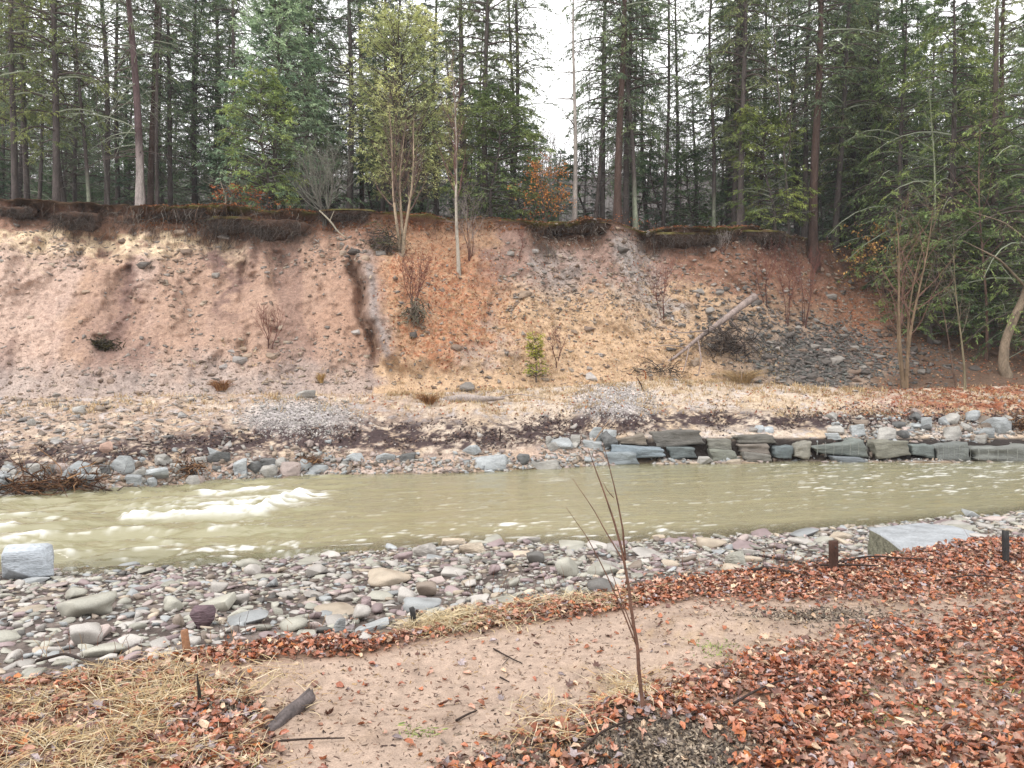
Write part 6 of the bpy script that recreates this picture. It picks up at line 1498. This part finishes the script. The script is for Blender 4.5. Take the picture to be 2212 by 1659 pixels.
# ------------------------------------------------------------------ near bank: leaves, straw, chips, sticks
def leaf_shape(seed, kind):
    g = np.random.default_rng(seed)
    if kind == 'oval':
        st = np.array([.0, .3, .68, 1.0]); wd = np.array([0.02, .33, .29, .0]) * g.uniform(.8, 1.15)
        curl, fold, bow = g.normal(.0, .9), g.uniform(.1, .9), g.normal(0, .55)
        V, T_ = [], []
        for s, w in zip(st, wd):
            for e in (-1, 0, 1):
                V.append((s - .5, e * w * math.cos(fold), abs(e) * w * math.sin(fold) + bow * ((s - .5) ** 2 - .1) + curl * e * w * (s - .5)))
        for k in range(3):
            a = k * 3
            for e in (0, 1): T_ += [(a + e, a + e + 1, a + e + 3), (a + e + 1, a + e + 4, a + e + 3)]
        return np.array(V), np.array(T_)
    if kind == 'curl':     # dry leaf rolled up along its rib
        st = np.array([.0, .28, .7, 1.0]); wd = np.array([.03, .33, .32, .03]); roll = g.uniform(1.6, 3.4); bow = g.normal(0, .5); tw = g.normal(0, .8)
        V, T_ = [], []
        for s, w in zip(st, wd):
            for e in (-1, -.33, .33, 1):
                a = e * roll * .5 + tw * (s - .5); rr = w / (roll * .5)
                V.append((s - .5, rr * math.sin(a), rr * (1 - math.cos(a)) + bow * ((s - .5) ** 2 - .1)))
        for k in range(3):
            for e in range(3):
                a = k * 4 + e; T_ += [(a, a + 1, a + 4), (a + 1, a + 5, a + 4)]
        return np.array(V), np.array(T_)
    n_ = 15   # lobed leaf
    a = np.linspace(math.pi, -math.pi, n_, endpoint=False)
    lob = np.array([.12, .36, .30, .55, .33, .52, .36, .62, .36, .52, .33, .55, .30, .36, .2])
    V = [(0, 0, 0)]; cup = g.normal(.35, .5); fo = g.normal(0, .4)
    for k in range(n_):
        r_ = lob[k] * g.uniform(.85, 1.1); x, y = -math.cos(a[k]) * r_ * -1, math.sin(a[k]) * r_
        V.append((x, y, cup * r_ * r_ + fo * abs(y) + g.normal(0, .05)))
    T_ = [(0, 1 + k, 1 + (k + 1) % n_) for k in range(n_)]
    return np.array(V), np.array(T_)
LT = [leaf_shape(s, 'oval') for s in range(7)] + [leaf_shape(s, 'curl') for s in range(10, 18)] + [leaf_shape(s, 'maple') for s in range(20, 25)]
LPAL = [('red-brown', (178, 104, 76)), ('rust', (198, 120, 82)), ('dark brown', (116, 74, 60)), ('tan', (230, 198, 166)), ('pinkish-brown', (214, 162, 138)), ('purple-grey', (176, 160, 162)), ('orange', (216, 134, 74)), ('brown', (158, 108, 84))]
LPR = np.array([.17, .19, .13, .10, .18, .08, .04, .11])
g = np.random.default_rng(1700)
nL = 31000
Q, NN = scatter('ground', nL, lambda X, Yd: (leaf_density(X, Yd) ** 1.3 + .018) * (Yd < 1760) * np.where((X > -40) & (X < 2260), 1, .3) * (X > -980) * (X < 3200), 1701)
Q2, N2 = scatter('gravel_bar', 900, lambda X, Yd: np.exp(-((c_edge(X) - Yd) / 16) ** 2) * (.3 + .7 * sstep(200, 800, X)), 1702)
Q2[:, 2] += .03
Q = np.concatenate([Q, Q2]); NN = np.concatenate([NN, N2]); nL = len(Q)
Xl, Yl_ = disp(Q)
sz = g.uniform(.021, .056, nL) * (1 + .35 * (g.random(nL) < .08)) ; wt = g.integers(0, len(LT), nL); ci = g.choice(len(LPAL), nL, p=LPR)
lc = np.array([s2l(*c, .62) for _, c in LPAL])[ci] * 1.12; lc = lc * .93 + lc.mean(1, keepdims=True) * np.array([.10, .08, .06]); lc = lc * g.uniform(.65, 1.3, (nL, 1))
nn = unit(NN + g.normal(0, .30, (nL, 3))); yw = g.random(nL) * 6.28
Q = Q + np.array([0, 0, 1.0]) * (sz * .16 + g.random(nL) ** 2 * .035 * np.clip(leaf_density(Xl, Yl_), 0, 1))[:, None]
FR = frames(nn, yw)
big = np.argsort(-(sz / Q[:, 1]) * (np.abs(Xl - CX) < 1100) * (Yl_ < 1655) * (g.random(nL) * .25 + .9))[:300]
isb = np.zeros(nL, bool); isb[big] = True
LT_me = [new_mesh('leaf', v, [t], M_leaf, True, np.ones((len(v), 3))) for v, t in LT]
LMK = [((1390, 1540), 'the foot of the sapling'), ((1420, 1640), 'the mulch mound'), ((440, 1520), 'the dark mulch around the thin spike'), ((630, 1530), 'the grey bark fragment'), ((2000, 1560), 'the green sprouts at the lower right'), ((1700, 1600), 'the lower right leaf carpet'), ((1150, 1560), 'the edge of the bare path'), ((150, 1600), 'the straw at the lower left'), ((1900, 1620), 'the bottom right of the carpet'), ((1000, 1640), 'the bottom of the path')]
for k in big:
    o = link('fallen_leaf', LT_me[wt[k]], label=f"{LPAL[ci[k]][0]} {'curled' if 7 <= wt[k] < 15 else 'lobed' if wt[k] >= 15 else 'oval'} fallen leaf {near_mark(Xl[k], Yl_[k], LMK)}", cat='leaf', group='largest fallen leaves of the near bank', color=lc[k])
    M4 = Matrix([[*FR[k][a] * sz[k], Q[k][a]] for a in range(3)] + [[0, 0, 0, 1]]); o.matrix_world = M4
ix = np.where(~isb)[0]
V, Ts, C = stamp(LT, wt[ix], Q[ix], FR[ix], np.repeat(sz[ix][:, None], 3, 1), lc[ix])
link('leaf_litter', new_mesh('leaf_litter', V, [np.concatenate(Ts)], M_leaf, True, C), kind='stuff')
# straw
NSC = [(230, 208, 168), (214, 188, 146), (240, 224, 192), (202, 166, 120), (218, 192, 140)]
blades('dry_grass', [('ground', 9000, lambda X, Yd: straw_density(X, Yd) * (Yd < 1740) * (X > -900), NSC, .06, .20, .0019, 6, 1.35, 1801), ('ground', 1000, lambda X, Yd: blob(X, Yd, 930, 1335, 105, 22) + .5 * blob(X, Yd, 1170, 1300, 120, 14), [(236, 218, 182), (226, 204, 160)], .10, .24, .0021, 6, 1.35, 1805), ('ground', 300, lambda X, Yd: (straw_density(X, Yd) > .4) * (X < 520) * (Yd < 1740), NSC, .14, .28, .0018, 7, .7, 1802),
                     ('ground', 5200, lambda X, Yd: (.35 + leaf_density(X, Yd) * .5) * (Yd < 1740), [(190, 158, 118), (150, 116, 84), (206, 176, 132), (120, 92, 72)], .03, .09, .0016, 3, 1.0, 1803)], M_straw)
# sprouts of green grass
blades('green_grass', [('ground', 1500, lambda X, Yd: sum(blob(X, Yd, x, y, 26, 9) for x, y in ((385, 1525), (900, 1585), (430, 1500), (1540, 1405), (1830, 1510), (1890, 1560), (2130, 1470), (2270, 1500), (1780, 1480), (2240, 1620), (2150, 1600), (330, 1640), (500, 1650), (1600, 1450), (1980, 1540))) + 0.0, [(150, 168, 84), (176, 186, 104), (120, 146, 70)], .02, .055, .003, 3, .8, 1850)], M_straw)
# chips, needles and crumbs
def chips(name, parts):
    b_ = Bag()
    for sec, n_, dn, cols, l0, l1, asp_, up_, sd in parts:
        gg_ = np.random.default_rng(sd); Q, NN = scatter(sec, n_, dn, sd)
        n2 = unit(NN + gg_.normal(0, up_, (n_, 3))); Fm = frames(n2, gg_.random(n_) * 6.28); L_ = gg_.uniform(l0, l1, (n_, 1))
        a, b2 = Fm[:, :, 0] * L_, Fm[:, :, 1] * L_ * asp_ * gg_.uniform(.5, 1.5, (n_, 1)); Q = Q + NN * gg_.uniform(.001, .014, (n_, 1)) * (L_ / .03)
        V = np.stack([Q - a - b2, Q - a * .8 + b2, Q + a + b2 * .7, Q + a * .9 - b2], 1).reshape(-1, 3)
        cc = np.array([s2l(*c, .6) for c in cols])[gg_.integers(0, len(cols), n_)] * gg_.uniform(.6, 1.3, (n_, 1))
        b_.add(V, quads=np.arange(n_ * 4).reshape(-1, 4), col=np.repeat(cc, 4, 0))
    return link(name, b_.mesh(name, M_flake), kind='stuff')
mulch = lambda X, Yd: np.clip(blob(X, Yd, 1410, 1640, 190, 80, 2) + .8 * blob(X, Yd, 465, 1535, 85, 26, 2) + .35 * blob(X, Yd, 1130, 1660, 120, 40) + .3 * blob(X, Yd, 1770, 1335, 120, 14), 0, 1)
chips('soil_crumbs', [('eroded_bank', 9000, lambda X, Yd: (X < 820) * (Yd > 490) * (.2 + .8 * sstep(640, 800, Yd)), [(140, 112, 98), (128, 104, 92), (176, 150, 134), (186, 164, 148)], .010, .03, .5, .7, 1910), ('eroded_bank', 8000, lambda X, Yd: (X > 820) * (X < 1750) * (Yd > 490) * 1.0, [(140, 110, 92), (222, 202, 182), (186, 150, 122), (196, 188, 182), (160, 96, 66)], .012, .04, .5, .7, 1911), ('far_shore', 9000, lambda X, Yd: (Yd < np.where(X > 1300, 935, 990)) * 1.0, [(150, 124, 106), (224, 206, 184), (190, 164, 140), (120, 100, 92), (206, 198, 192)], .010, .035, .5, .6, 1912)])
chips('mulch', [('ground', 11000, mulch, [(104, 94, 86), (140, 126, 114), (184, 168, 150), (74, 66, 62), (214, 196, 172), (158, 140, 122)], .006, .02, .26, .6, 1901)])
chips('ground_litter', [('ground', 28000, lambda X, Yd: (.6 + .3 * leaf_density(X, Yd)) * (Yd < 1740), [(104, 78, 66), (84, 66, 60), (196, 164, 124), (140, 104, 84), (120, 96, 84)], .004, .016, .22, .35, 1903)])

# sapling
Ysp = 3.68
sb = at(1390, 1540, hit(1390, 1540).y); Ysp = sb.y
limb_thing('sapling', 'thin bare sapling with forked upper twigs standing in the mulch mound', 'sapling', [
    [(sb - Vector((0, 0, .06)), .0105), (at(1386, 1500, Ysp), .009), (at(1377, 1400, Ysp), .008), (at(1356, 1260, Ysp), .0065), (at(1347, 1200, Ysp), .0058), (at(1322, 1110, Ysp + .02), .0045), (at(1296, 1040, Ysp + .03), .003), (at(1270, 968, Ysp + .04), .0014)],
    [(at(1351, 1210, Ysp), .005), (at(1346, 1150, Ysp - .02), .0042), (at(1330, 1060, Ysp - .05), .003), (at(1305, 965, Ysp - .08), .0012)],
    [(at(1374, 1392, Ysp), .004), (at(1345, 1320, Ysp - .02), .0034), (at(1305, 1230, Ysp - .05), .0026), (at(1268, 1160, Ysp - .07), .002), (at(1222, 1095, Ysp - .1), .001)],
    [(at(1349, 1215, Ysp), .0035), (at(1318, 1165, Ysp + .03), .0028), (at(1282, 1100, Ysp + .05), .0022), (at(1237, 1034, Ysp + .08), .001)],
    [(at(1371, 1370, Ysp), .003), (at(1340, 1290, Ysp + .02), .0024), (at(1318, 1225, Ysp + .03), .0012)],
    [(at(1326, 1075, Ysp - .05), .002), (at(1312, 1060, Ysp - .07), .0015), (at(1302, 1040, Ysp - .08), .0008)]], s2l(138, 104, 88, 0.5), mat=M_wood, sides=8)

# stakes
def stake(name, label, cat, X, Yb_, Yt_, w, tilt, mat, col, hole=False, cap=None):
    p_ = hit(X, Yb_); h = (Yb_ - Yt_) / F * p_.y; ww = w / F * p_.y / 2
    r = link(name, None, label=label, cat=cat, loc=p_, rot=(R(-2), R(tilt), R(18)))
    bm = bmesh.new(); bmesh.ops.create_cube(bm, size=2.0)
    for v in bm.verts: v.co = Vector((v.co.x * ww, v.co.y * ww * .8, (v.co.z * .5 + .5) * (h + .12) - .12))
    bmesh.ops.bevel(bm, geom=bm.edges[:], offset=ww * .18, segments=1, affect='EDGES')
    bmesh.ops.subdivide_edges(bm, edges=[e for e in bm.edges if e.calc_length() > h * .5], cuts=5)
    for v in bm.verts: v.co += Vector((random.uniform(-1, 1) * ww * .07, random.uniform(-1, 1) * ww * .07, random.uniform(-1, 1) * ww * .12 if v.co.z > h * .8 else 0))
    bmesh.ops.triangulate(bm, faces=bm.faces[:])
    V = np.array([v.co[:] for v in bm.verts]); T_ = np.array([[v.index for v in f.verts] for f in bm.faces]); bm.free()
    link('post', new_mesh('post', V, [T_], mat, False, np.broadcast_to(col, V.shape)), r)
    V, q, tr = tubes(np.array([[[0, -ww * .84, h * .8], [0, -ww * .70, h * .8]]]), np.full((1, 2), ww * .3), 8, cap=True)
    if hole: link('bolt_hole', new_mesh('bolt_hole', V, [q, tr], M_metal), r)
    return r
stake('wooden_post', 'square dark-brown wooden post at the leaf edge left of the flat-topped slab', 'post', 1801, 1238, 1168, 17, 1, M_wood, s2l(92, 66, 56, .55), True)
stake('metal_post', 'dark square post behind the leaf pile at the right edge', 'post', 2173, 1220, 1147, 12, 1, M_metal, s2l(50, 46, 48, .5), True)
stake('metal_stake', 'short black stake leaning left at the gravel edge', 'stake', 896, 1350, 1311, 11, -10, M_metal, s2l(40, 38, 40, .5))
stake('wooden_stake', 'short light-brown wooden stake tilted left at the gravel edge', 'stake', 405, 1416, 1360, 15, -7, M_wood, s2l(172, 128, 98, .6))
p_ = hit(430, 1520)
limb_thing('spike', 'thin dark pointed spike standing in a ring of black mulch', 'spike', [[(p_ - Vector((0, 0, .03)), .010), (at(430, 1500, p_.y), .009), (at(428, 1480, p_.y), .007), (at(426, 1455, p_.y), .0015)]], s2l(60, 56, 50, .5), mat=M_wood, sides=6)
# bark fragment
p0, p1 = hit(578, 1580), hit(672, 1515)
def bark_plate():
    d = (p1 - p0); L_ = d.length; n_, m_ = 14, 7
    x = np.linspace(0, 1, n_)[:, None] * np.ones((1, m_)); y = np.linspace(-1, 1, m_)[None] * np.ones((n_, 1))
    w = .034 * (0.75 + .35 * np.sin(x * 2.6)); rid = (vnoise(np.stack([x.ravel() * 2.2, y.ravel() * 3.2, x.ravel() * 0], 1), 4).reshape(x.shape) - .5) * .022
    top = np.stack([(x - .5) * L_ + y * .012, y * w, .022 * (1 - y * y) + .012 + rid], -1); bot = top.copy(); bot[..., 2] = -.012
    V = np.concatenate([top.reshape(-1, 3), bot.reshape(-1, 3)]); q = grid_faces(n_, m_); k = n_ * m_
    rim = [i * m_ for i in range(n_)], [i * m_ + m_ - 1 for i in range(n_)], list(range(m_)), list(range(k - m_, k))
    qq = [q, q[:, ::-1] + k]
    for e in rim: qq.append(np.array([[a, b2, b2 + k, a + k] for a, b2 in zip(e[:-1], e[1:])]))
    c = np.broadcast_to(s2l(116, 106, 104, .55), V.shape) * (.55 + .9 * vnoise(V * np.array([14, 90, 90]), 3))[:, None]
    o = link('bark_fragment', new_mesh('bark_fragment', V, qq, M_wood, False, c), label='weathered grey fragment of bark lying on the bare dirt', cat='bark', loc=(p0 + p1) / 2 + Vector((0, 0, .01)))
    o.rotation_euler = (0, R(-2), math.atan2(d.y, d.x))
bark_plate()
# twigs and branches on the ground
def ground_stick(label, pts_, r0, r1, col, lift=.008, name='fallen_branch', cat='branch', twigs=()):
    def pth(pl, ra, rb):
        hs = [hit(*p) for p in pl]; return [(h + Vector((0, 0, lift + (0 if i in (0, len(hs) - 1) else lift))), ra + (rb - ra) * i / (len(hs) - 1)) for i, h in enumerate(hs)]
    limb_thing(name, label, cat, [pth(pts_, r0, r1)] + [pth(t_, r0 * .5, r1 * .6) for t_ in twigs], col, mat=M_wood, sides=6, parts=('stem', 'twig'))
DW = s2l(74, 60, 54, .5)
ground_stick('long dark branch lying from the gravel to the square wooden post', [(1640, 1205), (1700, 1222), (1760, 1237), (1850, 1236), (1950, 1232)], .014, .006, DW, .03, twigs=[[(1700, 1222), (1740, 1250), (1760, 1262)]])
ground_stick('thick dark curved branch below the long one on the leaf edge', [(1615, 1240), (1660, 1236), (1720, 1250), (1770, 1262)], .018, .01, DW, .02)
ground_stick('dark branch under the flat-topped slab, running to the right', [(1790, 1226), (1880, 1215), (1960, 1222), (2040, 1216)], .010, .004, DW, .03)
ground_stick('short black twig on the bare path', [(985, 1560), (1010, 1550), (1030, 1538)], .006, .004, DW)
ground_stick('small dark twig in the middle of the bare path', [(1080, 1466), (1100, 1476)], .005, .003, DW)
ground_stick('dark twig at the upper left of the leaf carpet', [(1290, 1522), (1315, 1530), (1338, 1534)], .006, .004, DW)
ground_stick('forked twig with a yellow leaf on the path near the straw', [(1066, 1404), (1098, 1425), (1128, 1436)], .005, .003, DW, twigs=[[(1098, 1425), (1085, 1440)]])
ground_stick('thin branch crossing the leaves at the right of the sapling foot', [(1585, 1528), (1630, 1510), (1680, 1488), (1740, 1466)], .007, .003, DW, .02)
ground_stick('thin brown twig on the dirt at the bottom left of the path', [(540, 1705 - 80), (600, 1612), (680, 1607), (745, 1600)], .006, .003, DW, .012)
ground_stick('long thin twig on the mulch mound', [(1250, 1690 - 55), (1300, 1600), (1360, 1575), (1395, 1560)], .006, .003, DW, .02)
ground_stick('dark stick lying on the cobbles at the lower left edge', [(80, 1440), (140, 1436), (205, 1448)], .012, .008, DW, .04)
ground_stick('long thin twig across the leaves near the right edge', [(2020, 1262), (2100, 1258), (2190, 1268), (2230, 1270)], .006, .003, DW, .03)
# weed stems along the leaf edge
g = np.random.default_rng(2100)
for i, (X, Yb_, H_, n_, lab) in enumerate(((1075, 1290, .34, 9, 'thin reddish weed stems at the leaf edge right of the leaning black stake'), (1180, 1285, .32, 9, 'thin reddish weed stems left of the dark half-round boulder'), (1500, 1240, .28, 7, 'thin dark weed stems on the leaf edge right of the sapling'), (230, 1420, .22, 8, 'thin weed stems at the gravel edge left of the brown wooden stake'), (560, 1385, .2, 8, 'thin weed stems at the gravel edge right of the purple-grey boulder'), (700, 1370, .2, 6, 'thin weed stems below the upright blue-grey stone'), (60, 1430, .24, 8, 'thin weed stems at the gravel edge by the left border'), (1650, 1235, .26, 6, 'thin weed stems left of the square wooden post'), (2170, 1200, .3, 5, 'thin weed stems beside the dark square post at the right'))):
    p_ = hit(X, Yb_); b_ = Bag(); K = 6; t = np.linspace(0, 1, K)
    o = np.stack([g.normal(0, .16, n_), g.normal(0, .08, n_), np.full(n_, -.02)], 1); az = g.random(n_) * 6.28; le = g.uniform(.1, .6, n_); hh = H_ * g.uniform(.5, 1.1, n_)
    P = o[:, None] + np.stack([np.cos(az), np.sin(az), 0 * az], 1)[:, None] * (hh * le)[:, None, None] * (t ** 1.5)[None, :, None]; P[..., 2] += hh[:, None] * t
    P[:, 1:] += g.normal(0, .006, (n_, K - 1, 3))
    V, q = tubes(P, np.full((n_, 1), .0022) * (1 - .5 * t)[None], 4)
    b_.add(V, quads=q, col=np.repeat(np.array([s2l(150, 96, 76, .55), s2l(104, 76, 66, .5), s2l(206, 166, 116, .6)])[g.integers(0, 3, n_)], K * 4, 0))
    link('weed', b_.mesh('weed', M_twig, True), label=lab, cat='weed', group='dry weed stems along the leaf edge', loc=p_)

# neighbours that still share a description are told apart by their order from the left
from collections import defaultdict
byl = defaultdict(list)
for o in SC.objects:
    if o.parent is None and 'label' in o and 'category' in o: byl[o['label']].append(o)
ORD = ['leftmost', 'second', 'third', 'fourth', 'fifth', 'sixth', 'seventh', 'eighth', 'ninth', 'tenth', 'eleventh', 'twelfth']
for lab, os_ in byl.items():
    if 1 < len(os_) <= 12 and len(lab.split()) <= 14:
        pos = lambda o: (o.matrix_basis.translation.x / o.matrix_basis.translation.y)
        for i, o in enumerate(sorted(os_, key=pos)): o['label'] = (ORD[i] + ' ' + lab) if i == 0 else (ORD[i] + '-from-left ' + lab)
